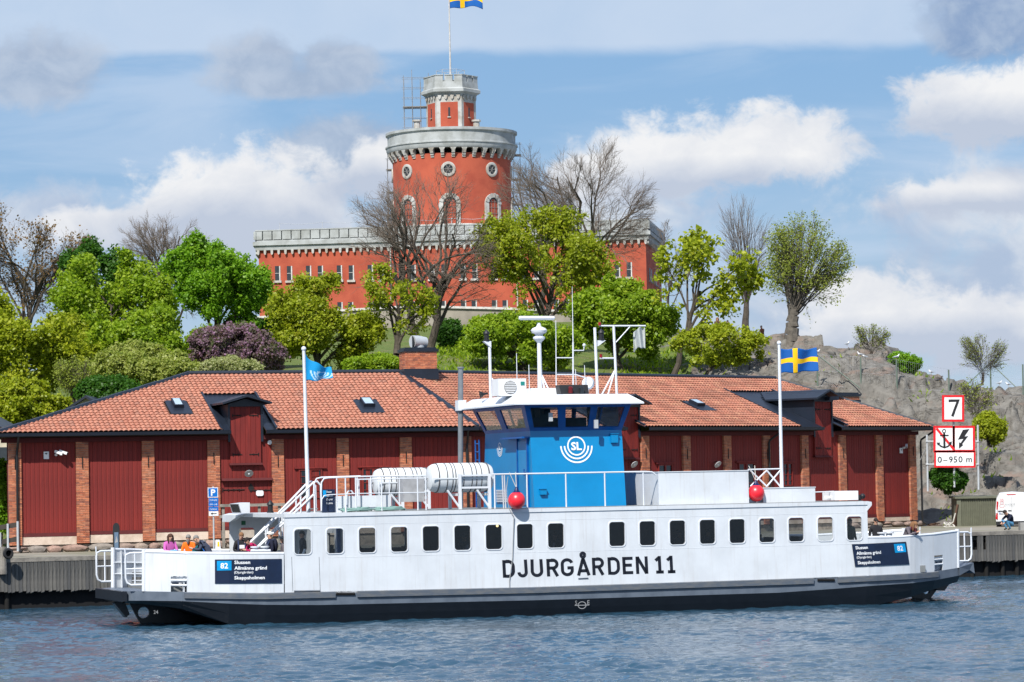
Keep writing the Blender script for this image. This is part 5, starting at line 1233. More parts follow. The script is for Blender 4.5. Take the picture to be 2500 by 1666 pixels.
# things standing or hanging on the ferry ---------------------------------------
def raft(pxa, pxb, pyc, w, rad, label):
    a, b = fp(pxa, pyc, w), fp(pxb, pyc, w); o = FR.p(a[0], w, a[2]); L = b[0] - a[0]
    t = thing('life_raft', tuple(o), label, 'life raft', 'white life raft canisters', rz=FR.ang)
    m = MB(); m.lathe((0, 0, 0), [(rad * .5, 0), (rad * .8, .05), (rad * .93, .16), (rad * .97, .3), (rad, .34), (rad, L - .34), (rad * .97, L - .3), (rad * .93, L - .16), (rad * .8, L - .05), (rad * .5, L)], 28, (1, 0, 0)); m.build('canister', 'raft_white', t, smooth=True)
    for f in (.12, .245, .33, .375, .5, .63, .7, .78, .9):
        s = MB(); s.lathe((L * f, 0, 0), [(rad * 1.0, -.018), (rad * 1.012, -.016), (rad * 1.012, .016), (rad * 1.0, .018)], 28, (1, 0, 0)); s.build('strap', 'strap', t, smooth=True)
    s = MB(); s.tube((-.02, 0, -.02), (L + .02, 0, -.02), .01, n=4)
    e = MB(); e.lathe((L * .5, 0, -.0), [(rad * 1.004, -.0), (rad * 1.02, 0)], 28, (1, 0, 0))
    q = MB(); q.box(.05, L - .05, -rad * 1.025, -rad * .98, -.05, .0); q.build('flange', 'raft_white', t)
    k = MB(); k.path([(-.03, -.05, .0), (-.08, .05, -.1), (-.04, .12, -.25), (-.06, .0, -.4)], .018, 5); k.build('lanyard', 'strap', t)
    c = MB(); zb = DZ - a[2]
    for x in (L * .42, L * .88):
        c.box(x - .05, x + .05, -rad - .12, -rad - .02, zb, .12); c.box(x - .05, x + .05, rad + .02, rad + .12, zb, .12); c.tube((x - .45, -rad - .06, -rad * .85), (x + .0, -rad - .06, zb + .05), .04, n=6)
        c.box(x - .05, x + .05, -rad - .1, rad + .1, -rad - .12, -rad - .03)
    c.box(L * .42, L * .88, -rad - .1, -rad - .04, .04, .1); c.box(L * .42, L * .88, -rad - .1, -rad - .04, -rad * .75, -rad * .62)
    c.build('cradle', 'white_trim', t)
raft(1044, 1200, 1168, 1.0, .515, 'large white life raft canister nearest the camera beside the blue wheelhouse')
raft(912, 1052, 1178, 7.0, .515, 'white life raft canister on the far side behind the grey cabinet')
def fender(px, py, w, label):
    a = fp(px, py, w); o = FR.p(a[0], w, a[2]); t = thing('buoy_fender', tuple(o), label, 'fender', 'red ball fenders on the ferry', rz=FR.ang)
    m = MB(); m.ball((0, 0, 0), (.30, .30, .31), 24, 16); m.build('ball', 'fender_red', t, smooth=True)
    m = MB(); m.lathe((0, 0, .27), [(.15, 0), (.09, .06), (.05, .15), (.035, .2)], 14); m.build('eye', 'fender_tip', t, smooth=True)
    m = MB(); m.tube((0, 0, .42), (.01, .1, .98), .014, n=5); m.tube((0, 0, .42), (-.22, .1, .98), .012, n=5); m.build('rope', 'rope', t)
fender(1261.5, 1222, -.18, 'red ball fender hanging on the rail left of the blue wheelhouse')
fender(1846, 1204, .32, 'red ball fender hanging beside the large white roof casing')

for n_, c in (('flag_blue', srgb(0, 82, 156)), ('flag_yellow', srgb(235, 186, 10)), ('flag_cyan', srgb(0, 138, 196)), ('flag_white', (0.38, 0.58, 0.74)), ('net_grey', (0.42, 0.45, 0.44))): mat(n_, c, 0.8, var=0.05)
def flag(top, L, H, ang, label, kind, wave=.14, droop=.25, seed=0, name='flag', grp=None, taper=.12):
    """cloth hanging from its upper corner on the staff at top; ang: heading of the fly"""
    d = V3(math.cos(ang), math.sin(ang), 0); s = V3(-math.sin(ang), math.cos(ang), 0); NX, NZ = 32, 20; rg = random.Random(seed); ph = rg.random() * 6
    P = [[V3(0, 0, 0) + d * L * (1 - .10 * droop) * (i / NX) + s * wave * H * math.sin(i / NX * 7.5 + ph + j * .07) * (i / NX) ** .7 - V3(0, 0, H * j / NZ * (1 - taper * (i / NX) ** .6) + (.9 if taper > .2 else 0) * H * .55 * (i / NX) ** .6 + droop * H * (i / NX) ** 1.6 * (.5 + .5 * math.sin(ph + i * .1)) + .03 * H * math.sin(i / NX * 11 + j * .2)) for i in range(NX + 1)] for j in range(NZ + 1)]
    o = tuple(top); m = MB(); m.grid(P)
    if kind == 'swedish':
        m.m = [1 if (8 <= j < 12 or 10 <= i < 14) else 0 for j in range(NZ) for i in range(NX)]; me = m.mesh(name, ['flag_blue', 'flag_yellow'], smooth=True)
    elif kind == 'logo':
        def on(i, j):
            x, y = (i + .5) / NX * L / H - .62, .5 - (j + .5) / NZ + .1; r = math.hypot(x, y); return (abs(r - .19) < .03) or (y < 0.05 and (abs(r - .3) < .03 or abs(r - .42) < .03))
        m.m = [1 if on(i, j) else 0 for j in range(NZ) for i in range(NX)]; me = m.mesh(name, ['flag_cyan', 'flag_white'], smooth=True)
    else: me = m.mesh(name, 'net_grey', smooth=True)
    ob = link(name, me, label=label, cat='flag', group=grp); ob.location = o
    md = ob.modifiers.new('cloth', 'SOLIDIFY'); md.thickness = .012
    return ob
flag(FR.p(*(pr_top + V3(.06, 0, -.2))), 1.42, .92, FR.ang - .1, 'Swedish flag with yellow cross flying at the ferry stern', 'swedish', .16, .16, 3, grp=None)
flag(FR.p(*(pl_top + V3(.06, 0, -.18))), 1.02, .98, FR.ang + .1, 'light blue company flag with white rings drooping from ferry pole', 'logo', .14, .30, 8, taper=.66)
a = fp(1574, 800, 4.4)
flag(FR.p(*a), .42, .80, FR.ang + math.pi - .3, 'limp grey net signal hanging from the yard above wheelhouse', 'net', .3, .3, 5, name='signal_net')
# ------------------------------------------------------------------ hill, rock and castle mound
def rockmat():
    m = bpy.data.materials.new('rock'); m.use_nodes = True; MATS['rock'] = m
    T = NT(m.node_tree); co = T.n('ShaderNodeTexCoord').outputs['Object']
    def nz(sc, d=6, r=.6, st=(1, 1, 1), ds=0.0): return T.n('ShaderNodeTexNoise', ins={'Vector': T.n('ShaderNodeMapping', ins={0: co, 3: st}).outputs[0], 'Scale': sc, 'Detail': d, 'Roughness': r, 'Distortion': ds}).outputs['Fac']
    a = nz(.22, 7); b = nz(1.3, 8, .68); c = nz(.5, 6, .6, (1, 1, 3), .6)
    col = T.mix(T.sstep(b, .32, .7), (0.195, 0.185, 0.165, 1), (0.10, 0.093, 0.081, 1))
    col = T.mix(T.m('MULTIPLY', T.sstep(c, .52, .70), .75), col, (0.21, 0.15, 0.122, 1))
    col = T.mix(T.m('MULTIPLY', T.sstep(nz(2.6, 8, .7, (1, 1, 1.8)), .60, .72), .8), col, (0.30, 0.29, 0.27, 1))
    r1 = T.m('ABSOLUTE', T.m('SUBTRACT', nz(.32, 5, .55, (1, 1, 2.2), .8), .5)); r2 = T.m('ABSOLUTE', T.m('SUBTRACT', nz(.8, 5, .6, (1.4, 1, 2.6), .6), .5))
    crack = T.m('MINIMUM', T.sstep(T.m('ADD', r1, T.m('MULTIPLY', T.sstep(nz(.9, 3), .4, .6), .02)), 0.0, 0.022), T.m('ADD', T.sstep(T.m('ADD', r2, T.m('MULTIPLY', T.sstep(nz(.7, 3), .38, .6), .03)), 0.0, 0.02), .25), clamp=True)
    col = T.mix(crack, T.mix(.62, col, (0.045, 0.04, 0.032, 1)), col)
    col = T.mix(T.m('MULTIPLY', T.sstep(nz(.16, 5, .6, (1, 1, 1.6), .5), .50, .68), .55), col, (0.115, 0.11, 0.10, 1))
    # grass and soil where the attribute says so, plus tufts in hollows
    g = T.n('ShaderNodeAttribute', attribute_name='grass', attribute_type='GEOMETRY').outputs['Fac']
    gs = T.sstep(T.m('ADD', g, T.m('MULTIPLY', T.m('SUBTRACT', nz(.9, 6), .5), 1.1)), .42, .6)
    gcol = T.mix(T.sstep(nz(2.2, 6), .35, .65), (0.075, 0.125, 0.025, 1), (0.13, 0.15, 0.045, 1))
    gcol = T.mix(T.m('MULTIPLY', T.sstep(a, .55, .7), .7), gcol, (0.17, 0.125, 0.08, 1))
    col = T.mix(gs, col, gcol)
    h = T.m('ADD', T.m('MULTIPLY', nz(1.1, 9, .66), 1.0), T.m('MULTIPLY', crack, .22))
    bp = T.n('ShaderNodeBump', ins={'Strength': 0.7, 'Distance': 0.35, 'Height': h})
    p = T.n('ShaderNodeBsdfPrincipled', ins={'Base Color': col, 'Roughness': .95, 'Specular IOR Level': .15, 'Normal': bp.outputs[0]})
    T.n('ShaderNodeOutputMaterial', ins={0: p.outputs[0]})
rockmat()
def ez(px, py, D): return EYE + (hpx(px) - py) / F_ * D
PROF = [(-900, [(150, 2), (175, 6), (300, 14), (340, 15), (460, 15)]), (300, [(150, 2), (172, 7.5), (210, 10), (300, 16), (340, 18), (460, 18)]), (700, [(156, 2), (172, 8), (200, 10.5), (300, 19), (340, 21.5), (460, 21)]),
        (1100, [(162, 2.1), (180, 9), (200, ez(1100, 868, 200)), (250, ez(1100, 838, 250)), (306, 19.6), (320, 21.6), (460, 22)]), (1500, [(168, 2.2), (186, 9), (205, ez(1500, 875, 205)), (240, ez(1500, 835, 240)), (300, 19.5), (325, 21.6), (460, 20)]),
        (1700, [(172, 2.2), (188, 8.4), (205, ez(1700, 862, 205)), (226, ez(1700, 812, 226)), (240, ez(1700, 800, 240)), (330, 17.5), (460, 15)]),
        (1900, [(175, 2.2), (188, 7.5), (200, ez(1900, 880, 200)), (213, ez(1900, 833, 213)), (228, ez(1900, 830, 228)), (330, 11), (460, 9)]),
        (2100, [(176, 2.0), (186, 6.3), (196, ez(2100, 905, 196)), (206, ez(2100, 861, 206)), (222, ez(2100, 858, 222)), (330, 8), (460, 6)]),
        (2300, [(173, 1.9), (179, 4.6), (187, 7.8), (198, ez(2300, 924, 198)), (212, ez(2300, 930, 212)), (330, 5), (460, 3)]),
        (2500, [(172, 1.85), (178, 4.8), (185, 7.9), (194, ez(2500, 945, 194)), (208, ez(2500, 950, 208)), (330, 4), (460, 2)]),
        (3400, [(176, 1.8), (184, 5.5), (196, 8.5), (215, 8.8), (330, 4), (460, 2)])]
DG = np.concatenate([np.arange(148, 166, .9), np.arange(166, 232, .32), np.arange(232, 345, 2.2), np.arange(345, 462, 9)])
def prof(px):
    zs = np.array([np.interp(DG, [a for a, b in p], [b for a, b in p], left=1.7) for _, p in PROF]); xs = [p[0] for p in PROF]
    k = np.clip(np.searchsorted(xs, px) - 1, 0, len(xs) - 2); t = np.clip((px - np.array(xs)[k]) / (np.array(xs)[k + 1] - np.array(xs)[k]), 0, 1); t = t * t * (3 - 2 * t)
    return zs[k] * (1 - t)[:, None] + zs[k + 1] * t[:, None]
def vnoise(x, y, seed):
    """smooth value noise on numpy arrays"""
    xi, yi = np.floor(x).astype(int), np.floor(y).astype(int); fx, fy = x - xi, y - yi; fx = fx * fx * (3 - 2 * fx); fy = fy * fy * (3 - 2 * fy)
    def hsh(a, b): n = (a * 374761393 + b * 668265263 + seed * 974711) & 0x7fffffff; n = ((n ^ (n >> 13)) * 1274126177) & 0x7fffffff; return ((n ^ (n >> 16)) & 0xffff) / 65535.0
    return (hsh(xi, yi) * (1 - fx) + hsh(xi + 1, yi) * fx) * (1 - fy) + (hsh(xi, yi + 1) * (1 - fx) + hsh(xi + 1, yi + 1) * fx) * fy
TPX = np.concatenate([np.arange(-900, 1500, 26.0), np.arange(1500, 2600, 4.5), np.arange(2600, 3401, 40.0)])
TZ = prof(TPX)
TX = ((TPX - CX) / F_)[:, None] * DG[None]; TY = DG[None] + 0 * TX
rk = np.clip((TPX - 1500) / 250, 0, 1)[:, None] * np.ones_like(TX)
rise = np.clip((TZ - 2.2) / 1.0, 0, 1)
def fbm(sx, sy, o, seed): return sum(vnoise(TX * sx * 2 ** k + 50, TY * sy * 2 ** k + 50 + TZ * sx * .8 * 2 ** k, seed + k) / 2 ** k for k in range(o)) / 1.9
n_a = fbm(.16, .11, 5, 3); n_b = fbm(.5, .34, 4, 21); rid = 1 - np.abs(2 * fbm(.22, .2, 4, 40) - 1)
TZ = TZ + rise * (rk * ((n_a - .5) * 2.2 + (n_b - .5) * .7 - np.clip(rid - .74, 0, 1) * 2.5) + (1 - rk) * (n_b - .5) * .5) * np.clip((240 - DG) / 20, .25, 1)[None]
def cells(x, y, seed):
    """nearest and second cell of a jittered grid: distances, the cell's random numbers and the offset from its seed"""
    xi, yi = np.floor(x).astype(int), np.floor(y).astype(int); f1 = np.full(x.shape, 9.0); f2 = f1.copy(); r = [np.zeros_like(x) for _ in range(3)]; ox = np.zeros_like(x); oy = np.zeros_like(x)
    def h(a, b, k): n = (a * 374761393 + b * 668265263 + (seed + k) * 974711) & 0x7fffffff; n = ((n ^ (n >> 13)) * 1274126177) & 0x7fffffff; return ((n ^ (n >> 16)) & 0xffff) / 65535.0
    for i in (-1, 0, 1):
        for j in (-1, 0, 1):
            a, b = xi + i, yi + j; dx, dy = x - a - .15 - .7 * h(a, b, 1), y - b - .15 - .7 * h(a, b, 2); dd = np.hypot(dx, dy); n = dd < f1
            f2 = np.where(n, f1, np.minimum(f2, dd)); f1 = np.where(n, dd, f1); ox = np.where(n, dx, ox); oy = np.where(n, dy, oy)
            for k in range(3): r[k] = np.where(n, h(a, b, 5 + k), r[k])
    return f1, f2, r, ox, oy
V_ = TY * .45 + TZ * .9; wx_ = (fbm(.3, .3, 3, 61) - .5) * 1.6
blocks = 0
for sx, sy, amp, ck, sd_ in ((.20, .34, .95, .50, 101), (.55, .85, .36, .24, 131)):
    f1, f2, r, ox, oy = cells((TX + V_ * .5) * sx + wx_ * sx * 2 + 40, V_ * sy + wx_ * sy + 40, sd_)
    blocks = blocks + amp * ((r[0] - .5) * .9 + (r[1] - .5) * ox * 1.6 + (r[2] - .4) * oy * 1.5) - ck * np.exp(-((f2 - f1) / .075) ** 2)
TZ = TZ + rk * rise * blocks * np.clip((228 - DG) / 14, .15, 1)[None]
# joints: step the rock into blocks
st = .85; q = TZ + (vnoise(TX * .3 + 9, TY * .25 + 3, 77) - .5) * 1.4; TZ = TZ + rk * rise * .13 * np.sin(2 * math.pi * q / st) 
me = gridmesh('hill', np.stack([TX, TY, TZ], -1), 'rock', smooth=True)
gr = (1 - rk) * .9 + .12 * (n_a > .55) + .35 * np.exp(-((TPX[:, None] - 1620) / 120) ** 2) * (DG[None] < 212) + .12 * ((n_b > .55) & (DG[None] > 190))
at_ = me.attributes.new('grass', 'FLOAT', 'POINT'); at_.data.foreach_set('value', gr.reshape(-1).astype(np.float32))
link('hill', me, kind='structure')
def gz(x, y):
    px = CX + F_ * x / y; i = np.clip(np.searchsorted(TPX, px) - 1, 0, len(TPX) - 2); j = np.clip(np.searchsorted(DG, y) - 1, 0, len(DG) - 2)
    a = (px - TPX[i]) / (TPX[i + 1] - TPX[i]); b = (y - DG[j]) / (DG[j + 1] - DG[j])
    return float((TZ[i, j] * (1 - a) + TZ[i + 1, j] * a) * (1 - b) + (TZ[i, j + 1] * (1 - a) + TZ[i + 1, j + 1] * a) * b)
def ground_at(px, D): x = (px - CX) / F_ * D; return V3(x, D, gz(x, D))

# ------------------------------------------------------------------ the castle
mat('castle_red', srgb(170, 83, 60), 0.9, var=0.10, scale=.5, bump=.25, bscale=8, col2=srgb(150, 68, 50))
mat('castle_grey', srgb(166, 170, 170), 0.9, var=0.10, scale=.9, col2=srgb(140, 143, 140))
mat('castle_white', srgb(178, 178, 174), 0.9, var=.16, scale=1.1, col2=srgb(146, 138, 126))
mat('castle_roof', (0.18, 0.17, 0.14), 0.9)
mat('castle_glass', (0.03, 0.038, 0.045), 0.35, spec=.4)
mat('glazing', (0.20, 0.19, 0.18), 0.7)
mat('frame_white', (0.55, 0.53, 0.50), 0.7)
mat('terrace_stone', (0.30, 0.27, 0.225), 0.95, var=.2, scale=.5, bump=.6, bscale=2, col2=(0.20, 0.18, 0.15))
DCa = 320.0; o_ = at(633, 700, DCa)
CA = Frame((o_[0], o_[1]), math.radians(-7.3))
def cz(px, py, w=0.): return CA.px(px, py, w)
S1 = cz(1579, 700)[0]; zb, zc0, zc1, zp1 = cz(633, 778)[2], cz(633, 616)[2], cz(633, 592)[2], cz(633, 563)[2]
castle = thing('castle', tuple(CA.p(S1 / 2, 0, zb - .5)), 'brick red castle with pale battlements and a tall round tower', 'castle', world=True)
DEP = 17.0
foot = [(0, 0), (S1, 0), (S1 + .1, DEP), (-1.0, DEP + 3), (-1.0, 6.5)]
def ring(f, z, off=0.0):
    c = np.mean(f, 0); return [CA.p(x + off * np.sign(x - c[0]), w + off * np.sign(w - c[1]), z) for x, w in f]
m = MB(); m.loft([ring(foot, zb - 3), ring(foot, zc0 + .3)]); m.build('wall', 'castle_red', castle)
m = MB(); m.loft([ring(foot, zc0 + .15, .28), ring(foot, zc0 + .6, .34), ring(foot, zc0 + .62, .5), ring(foot, zc1, .5), ring(foot, zc1 + .02, .3), ring(foot, zc1 + .15, .3)]); m.build('cornice', 'castle_grey', castle)
m = MB(); m.loft([ring(foot, zc1 + .1, .12), ring(foot, zp1 - .12, .12), ring(foot, zp1 - .1, .3), ring(foot, zp1, .3), ring(foot, zp1 + .02, -.2)]); m.build('parapet', 'castle_grey', castle)
def edge_items(fn, n0, sp_, name, mtl, par, kind=None):
    """items along the front and the right end; fn(m, P, along, out) writes one piece"""
    runs = [(CA.p(0, 0, 0), CA.p(S1, 0, 0), -CA.n), (CA.p(S1, 0, 0), CA.p(S1 + .1, DEP, 0), CA.d), (CA.p(-1, 6.5, 0), CA.p(0, 0, 0), nrm(-CA.d * 6.5 - CA.n * 1.0))]
    for a, b, out in runs:
        L = np.linalg.norm(b - a); k = max(2, round(L / sp_)); al = nrm(b - a)
        for i in range(k + 1):
            m = MB(); fn(m, a + al * (L * i / k), al, out); m.build(name, mtl, par)
par_ = [o for o in COL.objects if o.name == 'parapet'][0]
def merlon(m, p, al, out):
    c = p + out * .24; h0, h1 = zc1 + .1, zp1 - .1
    m.prism([c - al * .43 + V3(0, 0, h0 + .12), c + al * .43 + V3(0, 0, h0 + .12), c + al * .43 + V3(0, 0, h1 - .05), c - al * .43 + V3(0, 0, h1 - .05)], out * .12)
edge_items(merlon, 0, .985, 'merlon_panel', 'castle_grey', par_)
def bracket(m, p, al, out):
    c = p + out * .1
    m.prism([c - al * .13 + V3(0, 0, zc0 + .2), c + al * .13 + V3(0, 0, zc0 + .2), c + al * .11 + V3(0, 0, zc0 - .22), c + V3(0, 0, zc0 - .34), c - al * .11 + V3(0, 0, zc0 - .22)], out * .2)
edge_items(bracket, 0, .69, 'corbel', 'castle_white', castle)
def cwin(px, y0, y1, sill=True, fr=CA, wpx=12.5):
    s0, s1 = cz(px - wpx / 2, y0)[0], cz(px + wpx / 2, y0)[0]; z1, z0 = cz(px, y0)[2], cz(px, y1)[2]
    m = MB(); m.hexa([CA.p(s0, -.02, z0), CA.p(s1, -.02, z0), CA.p(s1, .4, z0), CA.p(s0, .4, z0)], [CA.p(s0, -.02, z1), CA.p(s1, -.02, z1), CA.p(s1, .4, z1), CA.p(s0, .4, z1)])
    wn = m.build('window', 'castle_glass', castle)
    f = MB(); t = .07
    for a, b, c, d in ((s1 - .09, s1 + .03, z0, z1), (s0 + .02, s1 - .09, (z0 + z1) / 2 - .02, (z0 + z1) / 2 + .02)):
        f.hexa([CA.p(a, -.06, c), CA.p(b, -.06, c), CA.p(b, .1, c), CA.p(a, .1, c)], [CA.p(a, -.06, d), CA.p(b, -.06, d), CA.p(b, .1, d), CA.p(a, .1, d)])
    f.build('frame', 'frame_white', wn)
    if sill:
        f = MB(); f.hexa([CA.p(s0 - .15, -.2, z0 - .22), CA.p(s1 + .15, -.2, z0 - .22), CA.p(s1 + .15, .1, z0 - .22), CA.p(s0 - .15, .1, z0 - .22)], [CA.p(s0 - .15, -.16, z0), CA.p(s1 + .15, -.16, z0), CA.p(s1 + .15, .1, z0), CA.p(s0 - .15, .1, z0)]); f.build('sill', 'castle_white', wn)
for k in range(12):
    c = 692 + 75.4 * k; dy = -.0125 * (c - 692)
    for d in (-14.5, 14.5): cwin(c + d, 650 + dy * .9, 685.5 + dy * .9)
    for d in (-13, 13): cwin(c + d, 740 + dy, 770 + dy, False)
for w in (3.2, 5.2, 9, 11, 14.2):
    for y0, y1, sl in ((660, 690, 1), (742, 770, 0)):
        z1, z0 = cz(1579, y0 - 10)[2], cz(1579, y1 - 10)[2]; m = MB(); m.hexa([CA.p(S1 - .3, w - .3, z0), CA.p(S1 + .07, w - .3, z0), CA.p(S1 + .09, w + .3, z0), CA.p(S1 - .3, w + .3, z0)], [CA.p(S1 - .3, w - .3, z1), CA.p(S1 + .07, w - .3, z1), CA.p(S1 + .09, w + .3, z1), CA.p(S1 - .3, w + .3, z1)]); wn = m.build('window', 'castle_glass', castle)
        if sl: f = MB(); f.hexa([CA.p(S1 + .02, w - .45, z0 - .2), CA.p(S1 + .25, w - .45, z0 - .2), CA.p(S1 + .25, w + .45, z0 - .2), CA.p(S1 + .02, w + .45, z0 - .2)], [CA.p(S1 + .02, w - .45, z0), CA.p(S1 + .22, w - .45, z0), CA.p(S1 + .22, w + .45, z0), CA.p(S1 + .02, w + .45, z0)]); f.build('sill', 'castle_white', wn)
for px in (955, 1263):
    m = MB(); s = cz(px, 700)[0]; m.tube(CA.p(s, -.12, zb), CA.p(s, -.12, zc0), .08, n=6); m.build('rainwater_pipe', 'frame_white', castle)
m = MB(); a = cz(928, 765)[0]; m.prism([CA.p(a - .8, -.06, zb - .2)] + [CA.p(a - .8 * math.cos(t), -.06, zb + 1.1 + .7 * math.sin(t)) for t in np.linspace(0, math.pi, 9)] + [CA.p(a + .8, -.06, zb - .2)], CA.n * .3); m.build('door', 'void', castle)
m = MB()
for k in range(9):
    p = CA.p(2 + k * (S1 - 4) / 8, .8, zp1); m.tube(p, p + V3(0, 0, .75), .03, n=5)
    if k: q = CA.p(2 + (k - 1) * (S1 - 4) / 8, .8, zp1); m.path([q + V3(0, 0, .7), (p + q) / 2 + V3(0, 0, .55), p + V3(0, 0, .7)], .018, 4)
m.build('roof_chain', 'grey_metal', castle)
# the round tower
TD = 332.0; tc = at(1108.6, 700, TD); tc = V3(tc[0], TD, 0); TR = 144.5 / F_ * TD
def tz(y, R=None): return at(1108, y, TD - (TR if R is None else R))[2]
NS = 96
m = MB(); m.lathe(tc, [(TR * .99, zp1 - 1.5), (TR, tz(560)), (TR, tz(372))], NS); tw = m.build('tower_wall', 'castle_red', castle, smooth=True)
m = MB(); m.lathe(tc, [(TR, tz(562)), (TR + .25, tz(560)), (TR + .25, tz(548)), (TR + .12, tz(546)), (TR, tz(545.5))], NS); m.build('tower_band', 'castle_white', castle, smooth=True)
TO = 160 / F_ * TD
zk0, zk1 = tz(383), tz(357)
m = MB(); m.lathe(tc, [(TR - .1, zk1 - .12), (TO - .12, zk1 - .1), (TO, zk1 + .12), (TO, tz(342, TO)), (TO - .14, tz(341, TO)), (TO - .14, tz(318, TO)), (TO + .05, tz(315, TO)), (TO + .05, tz(309, TO)), (TO - .25, tz(308, TO)), (TO - .5, tz(312, TO)), (0.1, tz(316, TO))], NS); pr = m.build('tower_parapet', 'castle_grey', castle, smooth=True)
m = MB(); m.lathe(tc, [(TO, tz(346, TO)), (TO + .1, tz(345.5, TO)), (TO + .1, tz(342.5, TO)), (TO, tz(342, TO))], NS); m.build('string_course', 'castle_grey', pr, smooth=True)
for k in range(36):
    t = math.radians(-90 + 2.5 + k * 10); e = V3(math.cos(t), math.sin(t), 0); l = V3(-math.sin(t), math.cos(t), 0)
    if e[1] > .55: continue
    m = MB(); hw = .17; zt = zk1 + .02
    prof_ = [(TR - .05, zk0), (TR + .10, zk0), (TR + .12, zk0 + .2), (TR + .24, zk0 + .22), (TR + .26, zk0 + .42), (TR + .36, zk0 + .44), (TO - .1, zt), (TR - .05, zt)]
    m.prism([tc + e * r - l * hw + V3(0, 0, z) for r, z in prof_], l * 2 * hw)
    sp_ = 2 * math.pi * TR / 36 - 2 * hw                               # half arches on both sides
    for sg in (-1, 1):
        pts = [(0, zt)] + [(sp_ / 2 * math.sin(a), zt - .46 + .42 * (1 - math.cos(a)) * 0 + .42 * math.sin(a)) for a in np.linspace(0, math.pi / 2, 6)][0:6] + [(sp_ / 2, zt)]
        pts = [(0, zt), (0, zt - .5)] + [(sp_ / 2 * (1 - math.cos(a)), zt - .5 + .42 * math.sin(a)) for a in np.linspace(.2, math.pi / 2, 5)] + [(sp_ / 2, zt)]
        m.prism([tc + e * (TR + .3) + l * sg * (hw + x) + V3(0, 0, z) for x, z in pts], e * .2)
    m.build('corbel', 'castle_white', castle)
def onT(deg, z, out=0.0): t = math.radians(-90 + deg); return tc + V3(math.cos(t), math.sin(t), 0) * (TR + out) + V3(0, 0, z)
def oculus(deg, zc_, ro, ri):
    t = math.radians(-90 + deg); e = V3(math.cos(t), math.sin(t), 0); l = V3(-math.sin(t), math.cos(t), 0); c = onT(deg, zc_)
    def R_(r, o): return [tc + e * (math.sqrt(max(TR ** 2 - (r * math.cos(a)) ** 2, 0)) + o) + l * r * math.cos(a) + V3(0, 0, zc_ + r * math.sin(a)) for a in np.linspace(0, 2 * math.pi, 29)[:-1]]
    m = MB(); m.loft([R_(ro, -.05), R_(ro, .12), R_(ro * .85, .16), R_(ri, .12), R_(ri, -.1)], cap=False); w_ = m.build('window', 'castle_white', castle, smooth=True)
    m = MB(); m.poly(R_(ri * 1.02, .015)); m.build('pane', 'castle_glass', w_)
    m = MB()
    for a in (0, 60, 120): d = l * math.cos(math.radians(a)) + V3(0, 0, math.sin(math.radians(a))); q = c + e * .04; m.tube(q - d * ri, q + d * ri, .04, n=5)
    m.build('glazing_bar', 'glazing', w_)
def archwin(deg, z0, z1, wo, wi):
    t = math.radians(-90 + deg); e = V3(math.cos(t), math.sin(t), 0); l = V3(-math.sin(t), math.cos(t), 0)
    def O_(w, zt, o, zb_): 
        pts = [(-w, zb_)] + [(-w * math.cos(a), zt - w + w * math.sin(a)) for a in np.linspace(0, math.pi, 15)] + [(w, zb_)]
        return [tc + e * (math.sqrt(max(TR ** 2 - x * x, 0)) + o) + l * x + V3(0, 0, z) for x, z in pts]
    m = MB(); n_ = 17
    L_ = [O_(wo, z1, -.05, z0), O_(wo, z1, .14, z0), O_(wi, z1 - (wo - wi), .14, z0), O_(wi, z1 - (wo - wi), -.1, z0)]
    m.loft(L_, closed=False, cap=False); w_ = m.build('window', 'castle_white', castle)
    m = MB()                                                        # rusticated blocks of the surround
    for k in range(0, 17, 2):
        a, b, c, d = L_[1][k], L_[1][min(k + 1, 16)], L_[2][min(k + 1, 16)], L_[2][k]
        m.hexa([a + e * .002, b + e * .002, c + e * .002, d + e * .002], [a + e * .07 + (a - d) * .12, b + e * .07 + (b - c) * .12, c + e * .07, d + e * .07])
    zz = z0
    m.build('surround_blocks', 'castle_white', w_, kind='stuff')
    m = MB(); m.poly(O_(wi * 1.02, z1 - (wo - wi), .01, z0)); m.build('pane', 'castle_glass', w_)
    m = MB()
    for x in (-wi / 3, wi / 3): m.tube(tc + e * (TR + .03) + l * x + V3(0, 0, z0), tc + e * (TR + .03) + l * x + V3(0, 0, z1 - (wo - wi) - .15), .025, n=5)
    for z in np.arange(z0 + .55, z1 - wo + wi - .2, .6): m.tube(tc + e * (TR + .03) - l * wi + V3(0, 0, z), tc + e * (TR + .03) + l * wi + V3(0, 0, z), .02, n=5)
    m.build('glazing_bar', 'glazing', w_)
pxm = TD / F_
for k in (-2, -1, 0, 1, 2):
    oculus(-2.5 + 45 * k, tz(412.5), 17.8 * pxm, 11.3 * pxm); archwin(-1.6 + 45 * k, tz(547), tz(471), 25.5 * pxm, 16 * pxm)
